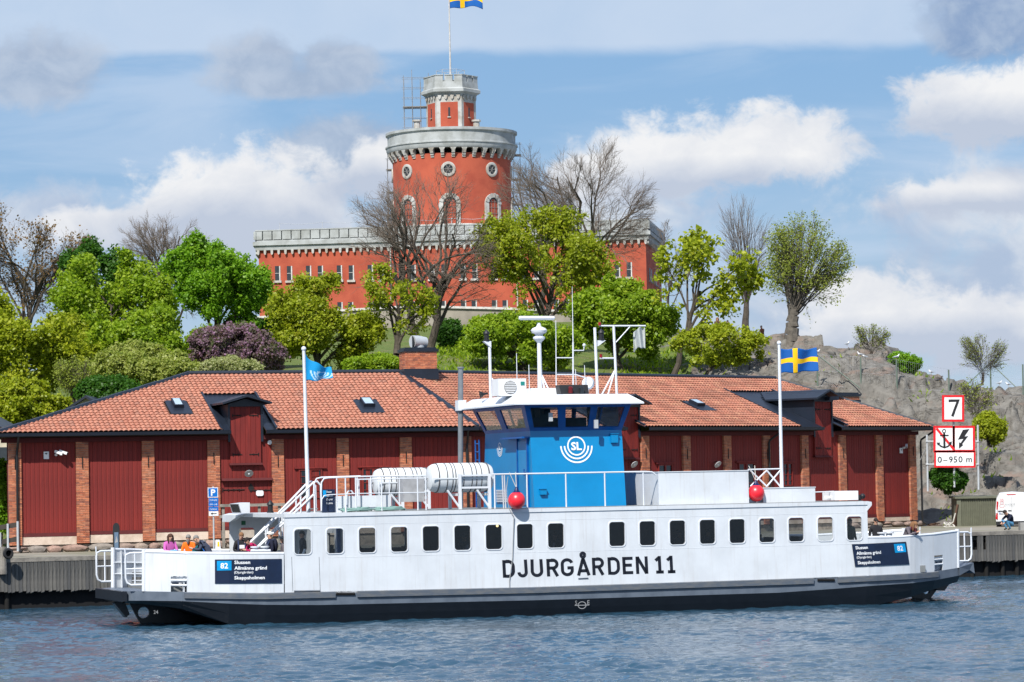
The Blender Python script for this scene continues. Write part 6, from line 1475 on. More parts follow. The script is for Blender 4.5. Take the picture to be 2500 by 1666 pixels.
# hexagonal turret
HR, HP = 61 / F_ * TD, 69 / F_ * TD; hc = tc + V3(.02, 0, 0); ha = math.radians(-90 + 30 - 4)
def hexr(r, z): return [hc + V3(r * math.cos(ha + k * math.pi / 3), r * math.sin(ha + k * math.pi / 3), z) for k in range(6)]
def hz_(y, r=None): return at(1109, y, TD - HR * .87)[2]
m = MB(); m.loft([hexr(HR, tz(318)), hexr(HR, hz_(228))]); tu = m.build('turret', 'castle_white', castle)
m = MB(); m.loft([hexr(HR * 1.0, hz_(236)), hexr(HR * 1.05, hz_(229)), hexr(HP * 1.06, hz_(224)), hexr(HP * 1.06, hz_(217)), hexr(HP * .98, hz_(214)), hexr(HP * .96, hz_(199)), hexr(HP * .8, hz_(199))]); m.build('turret_cornice', 'castle_grey', tu)
for k in range(6):
    a, b = np.array(hexr(HP * .96, 0)[k]), np.array(hexr(HP * .96, 0)[(k + 1) % 6]); inn = nrm(hc - (a + b) / 2) * V3(1, 1, 0); a2, b2 = np.array(hexr(HR, 0)[k]), np.array(hexr(HR, 0)[(k + 1) % 6])
    for f0, f1 in ((0, .29), (.36, .64), (.71, 1)):
        m = MB(); m.prism([a + (b - a) * f0 + V3(0, 0, hz_(200)), a + (b - a) * f1 + V3(0, 0, hz_(200)), a + (b - a) * f1 + V3(0, 0, hz_(183)), a + (b - a) * f0 + V3(0, 0, hz_(183))], inn * .45); m.prism([a + (b - a) * (f0 - .01) - inn * .06 + V3(0, 0, hz_(184)), a + (b - a) * (f1 + .01) - inn * .06 + V3(0, 0, hz_(184)), a + (b - a) * (f1 + .01) - inn * .06 + V3(0, 0, hz_(182)), a + (b - a) * (f0 - .01) - inn * .06 + V3(0, 0, hz_(182))], inn * .55)
        m.build('merlon', 'castle_grey', tu)
    m = MB(); f0, f1 = .15, .85; m.prism([a2 + (b2 - a2) * f0 - inn * .012 + V3(0, 0, tz(318)), a2 + (b2 - a2) * f1 - inn * .012 + V3(0, 0, tz(318)), a2 + (b2 - a2) * f1 - inn * .012 + V3(0, 0, hz_(249)), a2 + (b2 - a2) * f0 - inn * .012 + V3(0, 0, hz_(249))], inn * .1); m.build('panel', 'castle_red', tu)
    m = MB(); c0 = a2 + (b2 - a2) * .46 - inn * .03; c1 = a2 + (b2 - a2) * .54 - inn * .03; m.prism([c0 + V3(0, 0, hz_(284)), c1 + V3(0, 0, hz_(284)), c1 + V3(0, 0, hz_(262)), c0 + V3(0, 0, hz_(262))], inn * .1); m.build('slit_window', 'castle_glass', tu)
    m = MB(); m.prism([c0 - (b2 - a2) * .03 - inn * .1 + V3(0, 0, hz_(287)), c1 + (b2 - a2) * .03 - inn * .1 + V3(0, 0, hz_(287)), c1 + (b2 - a2) * .03 - inn * .1 + V3(0, 0, hz_(284.5)), c0 - (b2 - a2) * .03 - inn * .1 + V3(0, 0, hz_(284.5))], inn * .2); m.build('sill', 'castle_white', tu)
    for q in range(4):
        m = MB(); c = a2 + (b2 - a2) * ((q + .5) / 4); l = nrm(b2 - a2); m.prism([c - l * .2 + V3(0, 0, hz_(232)), c + l * .2 + V3(0, 0, hz_(232)), c + l * .14 + V3(0, 0, hz_(239)), c + V3(0, 0, hz_(243)), c - l * .14 + V3(0, 0, hz_(239))], -inn * .16); m.build('corbel', 'castle_white', tu)
m = MB(); zt = hz_(183)
for k in range(6):
    a, b = np.array(hexr(HP * .5, zt)[k]), np.array(hexr(HP * .5, zt)[(k + 1) % 6]); m.tube(a, a + V3(0, 0, .75), .03, n=5); m.tube(a + V3(0, 0, .72), b + V3(0, 0, .72), .022, n=4)
m.build('turret_rail', 'grey_metal', tu)
m = MB(); pt = at(1108.5, -38, TD); m.tube(hc + V3(0, 0, hz_(200)), hc * V3(1, 1, 0) + V3(0, 0, hz_(110)), .11, .08, n=8); m.tube(hc + V3(0, 0, hz_(110)), V3(hc[0], hc[1], pt[2]), .08, .06, n=8); m.build('flagpole', 'frame_white', castle)
flag((hc[0] + .08, hc[1], at(1110, -22, TD)[2]), 3.7, 1.9, -.12, 'Swedish flag at the top edge above the round castle tower', 'swedish', .2, .55, 12)
for px in (1018, 1163):                                               # small roof vents behind the rim
    m = MB(); c = at(px, 305, TD - 1.5); m.lathe((c[0], c[1], tz(316, TO)), [(.35, 0), (.35, c[2] + .3 - tz(316, TO)), (.5, c[2] + .32 - tz(316, TO)), (.5, c[2] + .5 - tz(316, TO)), (.1, c[2] + .52 - tz(316, TO))], 10); m.build('roof_vent', 'castle_white', castle)
# terrace wall in front
m = MB(); P = [(600, 799, 792, 313), (800, 781, 772, 312), (1000, 769, 763, 310), (1250, 775, 763, 309), (1400, 782, 768, 310), (1560, 790, 776, 313)]
def tw_pt(px, y, D): return at(px, y, D)
for (a, ya, _, Da), (b, yb, _, Db) in zip(P[:-1], P[1:]):
    A, B = at(a, ya - 18, Da), at(b, yb - 18, Db); m.hexa([A * V3(1, 1, 0) + V3(0, 0, 13), B * V3(1, 1, 0) + V3(0, 0, 13), B * V3(1, 1, 0) + V3(0, 1.2, 13), A * V3(1, 1, 0) + V3(0, 1.2, 13)], [A, B, B + V3(0, 1.2, 0), A + V3(0, 1.2, 0)])
te = m.build('terrace_wall', 'terrace_stone', label='grey stone terrace wall at the foot of the red castle', cat='wall', off=tuple(at(1100, 800, 310)))
m = MB()
for (a, ya, _, Da), (b, yb, _, Db) in zip(P[:-1], P[1:]):
    A, B = at(a, ya - 18, Da), at(b, yb - 18, Db); m.hexa([A + V3(0, -.2, 0), B + V3(0, -.2, 0), B + V3(0, 1.3, 0), A + V3(0, 1.3, 0)], [A + V3(0, -.2, .22), B + V3(0, -.2, .22), B + V3(0, 1.3, .22), A + V3(0, 1.3, .22)])
link('coping', m.mesh('coping', 'frame_white', tuple(te.location)), te)
# scaffolding
def scaffold(px0, px1, y0, y1, D, nb, nl, label, dep=1.2, decks=()):
    a, b = at(px0, y1, D), at(px1, y1, D); zt = at(px0, y0, D)[2]; t = thing('scaffolding', tuple(a), label, 'scaffolding', 'scaffolding on the castle tower', world=True)
    f = MB()
    for i in range(nb + 1):
        x = a[0] + (b[0] - a[0]) * i / nb
        for w in (0, dep): f.tube((x, D + w, a[2]), (x, D + w, zt + random.uniform(-.6, .9)), .03, n=5)
    for j in range(nl + 1):
        z = a[2] + (zt - a[2]) * j / nl
        for w in (0, dep): f.tube((a[0] - .2, D + w, z), (b[0] + .2, D + w, z), .022, n=5)
    f.build('poles', 'scaffold_steel', t)
    for j in decks:
        z = a[2] + (zt - a[2]) * j / nl; d = MB(); d.box(a[0] - .1, b[0] + .1, D - .05, D + dep + .05, z + .04, z + .12); d.build('deck', 'timber_cap', t)
mat('scaffold_steel', (0.24, 0.25, 0.27), 0.6)
scaffold(987, 1048, 190, 312, TD, 3, 5, 'scaffold tower standing on the round tower beside the turret', decks=(2,))
scaffold(948, 962, 388, 555, TD, 1, 6, 'narrow scaffold up the left side of the round tower', decks=(1, 3, 5))
scaffold(1256, 1273, 350, 560, TD, 1, 7, 'narrow scaffold up the right side of the round tower', decks=(0, 2, 4, 6))
# ------------------------------------------------------------------ trees and bushes
mat('bark', (0.085, 0.07, 0.055), 0.95, var=0.2, scale=3, bump=.4)
mat('bark_grey', (0.13, 0.115, 0.095), 0.95, var=0.2, scale=3)
mat('twig', (0.15, 0.12, 0.095), 0.95)
LEAF = {'maple': [(0.134, 0.173, 0.011), (0.244, 0.299, 0.016), (0.32, 0.361, 0.021), (0.41, 0.417, 0.032)], 'bright': [(0.069, 0.156, 0.009), (0.127, 0.272, 0.014), (0.184, 0.344, 0.018), (0.253, 0.411, 0.032)], 'olive': [(0.147, 0.176, 0.01), (0.232, 0.282, 0.014), (0.3, 0.349, 0.021), (0.33, 0.298, 0.029)], 'green': [(0.1, 0.169, 0.011), (0.187, 0.292, 0.015), (0.25, 0.353, 0.021), (0.337, 0.407, 0.032)], 'dark': [(0.025, 0.075, 0.01), (0.044, 0.125, 0.013), (0.075, 0.175, 0.018)], 'pale': [(0.147, 0.2, 0.032), (0.242, 0.294, 0.053), (0.315, 0.347, 0.084), (0.441, 0.452, 0.179)], 'lilac': [(0.08, 0.12, 0.03), (0.13, 0.115, 0.08), (0.25, 0.145, 0.22), (0.36, 0.21, 0.33)], 'cream': [(0.15, 0.2, 0.05), (0.32, 0.34, 0.15), (0.48, 0.47, 0.28)], 'bud': [(0.16, 0.21, 0.03), (0.24, 0.29, 0.045), (0.32, 0.34, 0.08)], 'rusty': [(0.17, 0.1, 0.05), (0.23, 0.14, 0.06), (0.19, 0.13, 0.08)]}
for k_, v_ in LEAF.items(): leafmat('leaf_' + k_, v_)
def tubes(seg, n):
    """array of (p, q, r0, r1) segments to quads"""
    p = np.array([s[0] for s in seg]); q = np.array([s[1] for s in seg]); r0 = np.array([s[2] for s in seg]); r1 = np.array([s[3] for s in seg])
    d = q - p; d /= np.linalg.norm(d, axis=1)[:, None] + 1e-9
    up = np.where(np.abs(d[:, 2:3]) < .9, np.array([[0, 0, 1.0]]), np.array([[1.0, 0, 0]])); a = np.cross(d, up); a /= np.linalg.norm(a, axis=1)[:, None] + 1e-9; b = np.cross(d, a)
    out = []
    for k in range(n):
        t0, t1 = 2 * math.pi * k / n, 2 * math.pi * (k + 1) / n
        e0 = math.cos(t0) * a + math.sin(t0) * b; e1 = math.cos(t1) * a + math.sin(t1) * b
        out.append(np.stack([p + e0 * r0[:, None], p + e1 * r0[:, None], q + e1 * r1[:, None], q + e0 * r1[:, None]], 1))
    return np.concatenate(out)
def grow(base, C, R, rg, n=(8, 8, 7, 5), r=.3, upb=.25, jit=.12, stems=1, t0=.35, straight=False, head=None):
    base, C, R = map(np.asarray, (base, C, R)); SEG = {0: [], 1: [], 2: [], 3: [], 4: []}; tips = []; tdir = []
    def curve(S, E_, M, K, r0, r1, lev, jt):
        ts = np.linspace(0, 1, K + 1); P = ((1 - ts) ** 2)[:, None] * S + (2 * ts * (1 - ts))[:, None] * M + (ts ** 2)[:, None] * E_
        L = np.linalg.norm(E_ - S); P[1:-1] += rg.normal(0, jt * L / K * .9, (K - 1, 3))
        rr = r0 + (r1 - r0) * ts ** .8
        for k in range(K): SEG[lev].append((P[k], P[k + 1], rr[k], rr[k + 1]))
        return P
    trunks = []
    for s_ in range(stems):
        top = base + V3(.1, 0, head) if head else C + V3(rg.normal(0, .15 * R[0]), 0, -.25 * R[2]) + V3((s_ - (stems - 1) / 2) * R[0] * .6 / max(1, stems - 1) if stems > 1 else 0, 0, 0)
        trunks.append((curve(base + V3((s_ - (stems - 1) / 2) * r * 1.5, 0, -.4), top, (base + top) / 2 + V3(rg.normal(0, .1 * R[0]), 0, 0), 7, r, r * .5, 0, .1), r))
    par = []
    for P, rr in trunks:
        for i in range(n[0]):
            t = t0 + (1 - t0) * (i + rg.random()) / n[0]; k = min(int(t * 7), 6); S = P[k] + (P[k + 1] - P[k]) * (t * 7 - k)
            zz = -.55 + 1.5 * ((i * .618 + .3 * rg.random()) % 1.0); ga = 2.39996 * i + rg.normal(0, .35); d = V3(math.cos(ga) * math.sqrt(max(.05, 1 - zz * zz)), .6 * math.sin(ga) * math.sqrt(max(.05, 1 - zz * zz)), zz * .8 + upb); d /= np.linalg.norm(d)
            E_ = C + R * d * rg.uniform(.55, .88); L = np.linalg.norm(E_ - S)
            M = (S + E_) / 2 + V3(0, 0, (0.0 if straight else .16) * L) + rg.normal(0, .06 * L, 3)
            r0 = rr * (.55 if not straight else .13) * (1 - .4 * t); par.append((curve(S, E_, M, 6, r0, r0 * .35, 1, jit), r0 * .55))
    lens = (.62, .36, .2); kk = (4, 3, 2)
    for lev in (1, 2, 3):
        nx = []
        if lev >= len(n) or not n[lev]: break
        for P, r0 in par:
            K = len(P) - 1
            for i in range(n[lev]):
                t = .22 + .78 * (i + rg.random()) / n[lev]; k = min(int(t * K), K - 1); S = P[k] + (P[k + 1] - P[k]) * (t * K - k)
                tg = nrm(P[k + 1] - P[k]); rad = nrm((S - C) / R); d = nrm(.65 * tg + .35 * rad + rg.normal(0, .42 if not straight else .2, 3) + V3(0, 0, .12))
                L = lens[lev - 1] * float(np.mean(R)) * rg.uniform(.55, 1.1) * (1.15 - .5 * t); E_ = S + d * L
                q = np.linalg.norm((E_ - C) / R)
                lim = rg.uniform(.84, 1.14)
                if q > lim: E_ = S + (E_ - S) * max(.15, min(1, .92 - (q - lim))) 
                M = (S + E_) / 2 + rg.normal(0, .08 * L, 3); ra = max(r0 * .5, .008 if straight else .0095)
                nx.append((curve(S, E_, M, kk[lev - 1], ra, ra * .4, lev + 1, jit), ra * .6))
        par = nx
        tips = [p[0][-1] for p in nx] + ([p[0][-2] for p in nx] if lev == 2 else []); tdir = None
    return SEG, np.array(tips)
def leaves(tips, per, size, rg, spread, flat=.85, up=.55):
    """sprays of leaf-sized faces round every twig end"""
    if per > 8: per = int(per * 1.15); size *= .56; spread *= .66
    tips = tips[rg.random(len(tips)) > .1]
    N = len(tips) * per; c = np.repeat(tips, per, 0); cl = np.repeat(rg.random(len(tips)), per); ss = np.repeat(rg.uniform(.6, 1.35, len(tips)), per)
    off = rg.normal(0, 1, (N, 3)); off /= np.linalg.norm(off, axis=1)[:, None] + 1e-9; off *= (rg.random(N) ** .45 * ss)[:, None] * spread; off[:, 2] *= flat
    c = c + off
    nn = off / spread * .55 + rg.normal(0, .75, (N, 3)) + V3(0, -.2, up); nn /= np.linalg.norm(nn, axis=1)[:, None]
    a = np.cross(nn, rg.normal(0, 1, (N, 3))); a /= np.linalg.norm(a, axis=1)[:, None] + 1e-9; b = np.cross(nn, a)
    s = size * rg.uniform(.55, 1.3, N)[:, None]
    Q = np.stack([c - a * s, c - b * s * .7, c + a * s, c + b * s * .7], 1)
    tint = np.clip(.55 * cl + .45 * rg.random(N), 0, 1)
    return Q, tint
def tree(name, label, cat, px, base_py, D, cpx, ctop, cbot, hw, leaf=None, per=16, size=.22, spread=.7, n=(8, 7, 6, 0), r=.28, bark='bark', seed=1, group=None, base=None, ry=None, **kw):
    """px, D: where the trunk stands; crown: centre column, top and bottom rows, half width in photo pixels"""
    rg = np.random.default_rng(seed); B = ground_at(px, D) if base is None else base
    if base_py is not None: B[2] = min(B[2], at(px, base_py, D)[2])
    zt, zb_ = at(cpx, ctop, D)[2], at(cpx, cbot, D)[2]; C = V3((cpx - CX) / F_ * D, D, (zt + zb_) / 2); R = V3(hw / F_ * D, ry or hw / F_ * D * .8, (zt - zb_) / 2)
    if not leaf or per < 3: R = R * 1.14
    t = thing(name, tuple(B), label, cat, group, world=True)
    SEG, tips = grow(B, C, R, rg, n, r, **kw)
    Q = [tubes(SEG[0], 8), tubes(SEG[1], 6)]
    link('trunk', npmesh('trunk', np.concatenate(Q), 4, bark, off=B, smooth=True), t)
    tw_ = [tubes(SEG[k], 4 if k == 2 else 3) for k in (2, 3, 4) if SEG[k]]
    if leaf:
        tips = tips[np.linalg.norm((tips - C) / R, axis=1) < 1.12]
        L, ti = leaves(tips, per, size, rg, spread)
        W_ = np.concatenate(tw_)
        me = npmesh('crown', np.concatenate([W_, L]), 4, [bark, 'leaf_' + leaf], np.concatenate([np.zeros(len(W_)), ti]), off=B)
        me.polygons.foreach_set('material_index', np.concatenate([np.zeros(len(W_), np.int32), np.ones(len(L), np.int32)])); me.update()
    else: me = npmesh('crown', np.concatenate(tw_), 4, 'twig', off=B)
    link('crown', me, t)
    return t
G1, G2 = 'leafy trees on the castle hill', 'bare trees on the castle hill'
# bare trees (farther ones first)
tree('bare_tree', 'bare brown tree at the far left edge above the leafy maples', 'tree', 60, None, 262, 60, 505, 770, 135, n=(14, 9, 8, 5), r=.3, seed=3, group=G2, upb=.25, leaf='rusty', per=1, size=.12, spread=.4)
tree('bare_tree', 'round topped bare grey tree between the two bright green trees', 'tree', 425, None, 275, 415, 532, 770, 108, n=(16, 9, 8, 5), r=.3, seed=4, group=G2, t0=.3, upb=.3)
tree('bare_tree', 'bare tree with crooked limbs in front of the castle centre', 'tree', 1040, 825, 212, 1045, 440, 800, 170, n=(10, 8, 6, 4), r=.32, seed=9, group=G2, t0=.3, stems=2)
tree('bare_tree', 'tall dark bare tree reaching beside the right of the round tower', 'tree', 1425, None, 268, 1430, 362, 700, 160, n=(12, 9, 9, 6), r=.36, seed=14, group=G2, bark='bark')
tree('bare_tree', 'second bare tree close behind the tower, left of the tall one', 'tree', 1330, None, 285, 1318, 352, 680, 85, n=(8, 8, 7, 5), r=.3, seed=23, group=G2)
tree('bare_tree', 'thin bare tree at the right corner of the castle', 'tree', 1640, None, 262, 1645, 545, 760, 45, n=(7, 7, 6, 5), r=.14, seed=15, group=G2)
tree('pollard_tree', 'pollarded tree with upright bare shoots standing behind the maple', 'tree', 1822, None, 236, 1822, 495, 780, 72, n=(46, 6, 4, 0), r=.36, seed=16, group=G2, straight=True, t0=.75, upb=.9, jit=.05, head=3.0)
tree('pollard_tree', 'fan shaped tree with thick trunk and sparse new leaves on bare rock', 'tree', 1930, 836, 214, 1972, 520, 800, 104, n=(70, 6, 4, 0), r=.60, bark='bark_grey', leaf='bud', per=4, size=.07, spread=.35, seed=17, straight=True, t0=.55, upb=.45, jit=.04, head=2.6)
# leafy trees behind the warehouse, from the left
tree('leafy_tree', 'dark green tree top rising behind the yellow green maples', 'tree', 240, None, 250, 245, 588, 760, 90, 'dark', 40, .26, .9, seed=31, group=G1)
tree('leafy_tree', 'broad yellow green maple right of the left edge tree', 'tree', 262, None, 225, 262, 625, 930, 160, 'green', 28, .22, .85, n=(11, 9, 8, 0), seed=32, group=G1)
tree('leafy_tree', 'bright fresh green tree standing beside the left castle corner', 'tree', 525, None, 232, 525, 562, 850, 122, 'bright', 30, .22, .85, n=(11, 9, 8, 0), seed=33, group=G1)
tree('leafy_tree', 'large olive yellow maple filling the left edge of the hill', 'tree', 40, None, 205, 40, 690, 1050, 165, 'maple', 28, .21, .8, n=(11, 9, 8, 0), seed=34, group=G1)
tree('leafy_tree', 'small lime tree between the broad maple and the lilac', 'tree', 420, None, 205, 412, 740, 930, 100, 'green', 38, .2, .7, seed=35, group=G1)
tree('leafy_tree', 'round green tree filling the gap behind the pale bushes', 'tree', 330, None, 200, 330, 770, 960, 105, 'green', 36, .2, .7, seed=43, group=G1)
tree('leafy_tree', 'fresh green tree low between the left edge maple and broad maple', 'tree', 165, None, 212, 165, 770, 1000, 105, 'maple', 36, .2, .7, seed=44, group=G1)
tree('leafy_tree', 'yellow green maple in front of the left castle wall', 'tree', 790, None, 200, 790, 680, 940, 138, 'olive', 24, .2, .75, n=(11, 9, 8, 0), seed=36, group=G1)
tree('leafy_tree', 'small half open maple growing in front of the bare crooked tree', 'tree', 965, 862, 200, 965, 640, 830, 92, 'olive', 9, .2, .6, n=(8, 6, 4, 0), seed=37, group=G1)
tree('leafy_tree', 'large rounded olive maple before the castle centre right', 'tree', 1300, None, 214, 1318, 518, 780, 200, 'olive', 15, .2, .75, n=(12, 9, 7, 0), seed=38, group=G1, r=.3)
tree('leafy_tree', 'low dense maple behind the ferry radar mast', 'tree', 1280, None, 196, 1255, 775, 930, 155, 'green', 40, .19, .7, n=(11, 9, 8, 0), seed=39, group=G1)
tree('leafy_tree', 'dense maple below the right end of the castle', 'tree', 1520, None, 200, 1520, 678, 910, 122, 'green', 38, .2, .75, n=(11, 9, 8, 0), seed=40, group=G1)
tree('leafy_tree', 'slanting open maple with long bare limbs right of the castle', 'tree', 1628, 905, 196, 1735, 560, 800, 130, 'maple', 8, .15, .45, n=(9, 6, 5, 0), r=.22, seed=41, group=G1, t0=.4)
tree('leafy_tree', 'low wide branch of maple foliage above the grey rock', 'tree', 1700, 905, 193, 1755, 800, 890, 125, 'maple', 16, .18, .5, n=(9, 7, 6, 0), r=.14, seed=42, group=G1, t0=.5)
# bushes
def bush(label, cpx, top, bot, hw, D, leaf, per=40, size=.16, spread=.45, seed=1, n=(7, 6, 6, 0), name='bush', **kw):
    return tree(name, label, 'bush', cpx, None, D, cpx, top, bot, hw, leaf, per, size, spread, n, .05, seed=seed, stems=3, t0=.1, base=V3((cpx - CX) / F_ * D, D, at(cpx, bot - 10, D)[2]), **kw)
bush('purple flowering lilac bush behind the left roof ridge', 568, 798, 945, 114, 190, 'lilac', 44, .15, .5, 51, (9, 7, 7, 0), 'lilac_bush')
bush('pale flowering green bush above the left roof slope', 330, 845, 985, 100, 186, 'pale', 44, .15, .5, 52, (9, 7, 7, 0))
bush('second pale green bush leaning over the roof ridge start', 420, 870, 975, 80, 182, 'pale', 40, .15, .5, 53)
bush('cream flowering bush just above the ridge beside the lilac', 560, 880, 940, 72, 180, 'cream', 34, .13, .4, 54)
bush('thin twiggy greenish bush among the left trees', 190, 885, 1000, 75, 190, 'bud', 2, .06, .3, 55, (14, 7, 4, 0), straight=True, upb=.6, head=.6)
bush('dark green bush at the lower left behind the roof', 265, 930, 1020, 90, 178, 'dark', 40, .17, .5, 56)
bush('yellow green bush at the far left behind the roof corner', 60, 935, 1070, 100, 180, 'maple', 40, .17, .5, 57)
bush('dark bush hugging the left foot of the castle', 690, 775, 870, 55, 235, 'dark', 40, .2, .6, 58)
bush('low light green bush left of the brick chimney', 915, 872, 930, 75, 186, 'green', 36, .15, .4, 59)
bush('dark shrub by the trunk of the bare crooked tree', 1105, 790, 860, 38, 222, 'dark', 34, .18, .5, 60)
bush('small fresh green bush on the skyline of the rock', 2125, 800, 878, 48, 203, 'bud', 1, .05, .2, 61, (13, 5, 3, 0), straight=True, upb=.8, head=.3)
bush('low leafy sprawl on the rock below the skyline bush', 2205, 862, 915, 40, 200, 'bright', 10, .12, .3, 62)
bush('twiggy half bare bush on the rock at the right edge', 2395, 825, 935, 62, 193, 'bud', 1, .04, .2, 63, (18, 5, 4, 0), straight=True, upb=.7, head=.4)
bush('bright green shrub on the rock right of the anchor sign', 2411, 1010, 1085, 32, 174, 'maple', 40, .12, .35, 64)
bush('straggly yellowing bush behind the number seven sign', 2375, 930, 1050, 42, 177, 'bud', 1, .05, .25, 65, (12, 5, 3, 0), straight=True, upb=.6, head=.5)
bush('dark green bush growing under the anchor sign', 2303, 1145, 1200, 40, 169, 'dark', 44, .12, .35, 66)
bush('green bush at the left edge beside the warehouse corner', -5, 1125, 1330, 28, 150, 'bright', 40, .14, .4, 67)
# tufts of grass on the slope and the ledges of the rock, one mass
rg_ = np.random.default_rng(77); T_ = []
for px, D0, D1, w, k in ((1110, 184, 236, 110, 2600), (1600, 190, 206, 130, 1400), (2250, 192, 202, 40, 60), (2420, 176, 190, 50, 60), (2040, 195, 210, 60, 50), (2330, 172, 178, 60, 60)):
    for q in range(k):
        p = ground_at(px + rg_.normal(0, w * .5), rg_.uniform(D0, D1)); h = rg_.uniform(.10, .28); a = rg_.uniform(0, 6.28); d = V3(math.cos(a), math.sin(a), 0) * .07; l = V3(rg_.normal(0, .12), rg_.normal(0, .12), h)
        T_.append([p - d, p + d, p + l + d * .2, p + l - d * .2])
link('grass', npmesh('grass', np.array(T_), 4, 'leaf_green', rg_.random(len(T_))), kind='stuff', label='tufts of grass growing on the slope and rock ledges')
# ------------------------------------------------------------------ quayside and rock: signs, van, shed, fence, gulls
for n_, c_, r_ in (('sign_white', (0.72, 0.73, 0.74), .5), ('sign_red', srgb(205, 26, 34), .45), ('sign_blue', srgb(0, 98, 178), .4), ('sign_black', (0.012, 0.012, 0.014), .5), ('shed_green', srgb(98, 100, 84), .7), ('rust_brown', (0.10, 0.055, 0.035), .9),
                   ('van_white', (0.66, 0.67, 0.68), .25), ('tyre', (0.015, 0.015, 0.016), .8), ('lamp_glass_red', srgb(190, 20, 30), .2), ('fence_green', (0.12, 0.16, 0.13), .6), ('wood_dark', (0.05, 0.042, 0.036), .9), ('poster', (0.10, 0.16, 0.24), .5), ('house_wall', (0.50, 0.45, 0.34), .9), ('concrete', (0.27, 0.27, 0.26), .9)): mat(n_, c_, r_, var=.08)
SG = 168.0
def sgp(px, py, o=0.0): return at(px, py, SG - o)
sign = thing('channel_sign', tuple(at(2325, 1185, SG)), 'red and white waterway sign boards with a 7, crossed anchor and lightning', 'sign', world=True)
m = MB()
for px, y0, y1 in ((2263, 1062, 1200), (2387, 1038, 1196), (2328, 1028, 1190)): m.tube(sgp(px, y0, -.2), sgp(px + 2, y1, -.2), .055, n=8)
for y in (1078, 1134): m.tube(sgp(2260, y, -.13), sgp(2389, y, -.13), .035, n=6)
m.tube(sgp(2263, 1092, -.2), sgp(2246, 1125, -.9), .03, n=6)
m.build('frame', 'galv', sign)
def panel(x0, y0, x1, y1, bw=5.5, name='board'):
    q = lambda a, b, o: sgp(a, b, o)
    m = MB(); m.prism([q(x0, y1, .0), q(x1, y1, .0), q(x1, y0, .0), q(x0, y0, .0)], (0, .05, 0)); b = m.build(name, 'sign_red', sign)
    m = MB(); m.prism([q(x0 + bw, y1 - bw, .006), q(x1 - bw, y1 - bw, .006), q(x1 - bw, y0 + bw, .006), q(x0 + bw, y0 + bw, .006)], (0, .004, 0)); m.build('field', 'sign_white', b)
    return b
b7 = panel(2300, 965, 2354, 1030); bA = panel(2279, 1040, 2331, 1105); bL = panel(2326, 1040, 2380.5, 1104, 5.5); bT = panel(2281, 1101, 2381.5, 1142, 4.5)
def pstroke(par, pts, w, mt='sign_black', o=.012, name='symbol'):
    m = MB(); stroke(m, pts, w, lambda a, b: sgp(a, b, o)); return m.build(name, mt, par)
pstroke(b7, [(2316, 979), (2339, 978.5), (2325, 1017)], 6.5, name='numeral')
pstroke(bA, [(2286, 1046), (2330, 1099)], 6, 'sign_red', .009, 'bar')
def P2(par, pts, mt='sign_black', name='symbol', o=.012): m = MB(); m.prism([sgp(a, b, o) for a, b in pts], (0, .003, 0)); return m.build(name, mt, par)
pstroke(bA, [(2305, 1057), (2306, 1092)], 5); pstroke(bA, [(2295, 1064), (2316, 1063.5)], 3.2); pstroke(bA, [(2305 + 4 * math.cos(t), 1053 + 4 * math.sin(t)) for t in np.linspace(0, 6.283, 15)], 2.2)
pstroke(bA, [(2292, 1085), (2297, 1090), (2306, 1093.5), (2315, 1090), (2320, 1084)], 3.6); P2(bA, [(2286.5, 1081), (2296, 1081), (2290, 1089)]); P2(bA, [(2315, 1081), (2324, 1078), (2322.5, 1088)])
P2(bL, [(2351, 1050), (2367, 1048), (2355, 1066), (2364, 1065), (2349, 1085), (2352, 1087), (2341, 1096), (2341.5, 1080), (2345, 1082), (2352, 1072), (2338.5, 1074)])
for tx, xa, xb in (('0', 2289, 2299.5), ('–', 2303, 2313), ('9', 2317, 2326), ('5', 2328.5, 2337), ('0', 2340, 2350), ('m', 2359, 2373)): text(tx, 'lettering', 15.5 / F_ * SG, 'sign_black', bT, sgp(xa, 1130 - .015 * (xa - 2289), .012), sgp(2372, 1128.7, 0) - sgp(2289, 1130, 0), (0.02, 0, 1), width=(xb - xa) / F_ * SG, bold=.006)
# corrugated shed
def shed():
    D = 168.0; a, b = at(2338, 1292, D), at(2447, 1290.5, D); zt = at(2338, 1218, D)[2]; z0 = min(a[2], 1.8)
    t = thing('corrugated_shed', tuple(a), 'low grey green corrugated metal shed on the quay beside the van', 'shed', world=True)
    m = MB(); n = 46; top, bot = [], []
    for k in range(n * 2 + 1):
        x = a[0] + .12 + (b[0] - a[0] - .12) * k / (2 * n); y = D - (.045 if (k // 2) % 2 else 0) - (.0); top.append(V3(x, y, zt)); bot.append(V3(x, y, z0))
    m.grid([bot, top]); m.box(a[0], b[0], D + .02, D + 2.2, z0, zt); m.build('wall', 'shed_green', t)
    m = MB(); m.box(a[0] - .02, a[0] + .2, D - .07, D + .05, z0, zt); m.build('corner_post', 'shed_green', t)
    m = MB(); m.hexa([(a[0] - .12, D - .16, zt), (b[0] + .1, D - .16, zt), (b[0] + .1, D + 2.3, zt + .02), (a[0] - .12, D + 2.3, zt + .02)], [(a[0] - .12, D - .16, zt + .1), (b[0] + .1, D - .16, zt + .1), (b[0] + .1, D + 2.3, zt + .14), (a[0] - .12, D + 2.3, zt + .14)]); m.build('roof', 'shed_green', t)
    l = thing('leaning_boards', tuple(at(2325, 1294, D)), 'brown timber boards leaning against the left end of the shed', 'boards', world=True)
    for k in range(3):
        m = MB(); p, q = at(2325 + k * 3, 1296, D - .2 + .1 * k), at(2338.5, 1232 + k * 8, D - .1 + .1 * k); m.tube(p, q, .06, n=4); m.build('board', 'rust_brown', l)
shed()
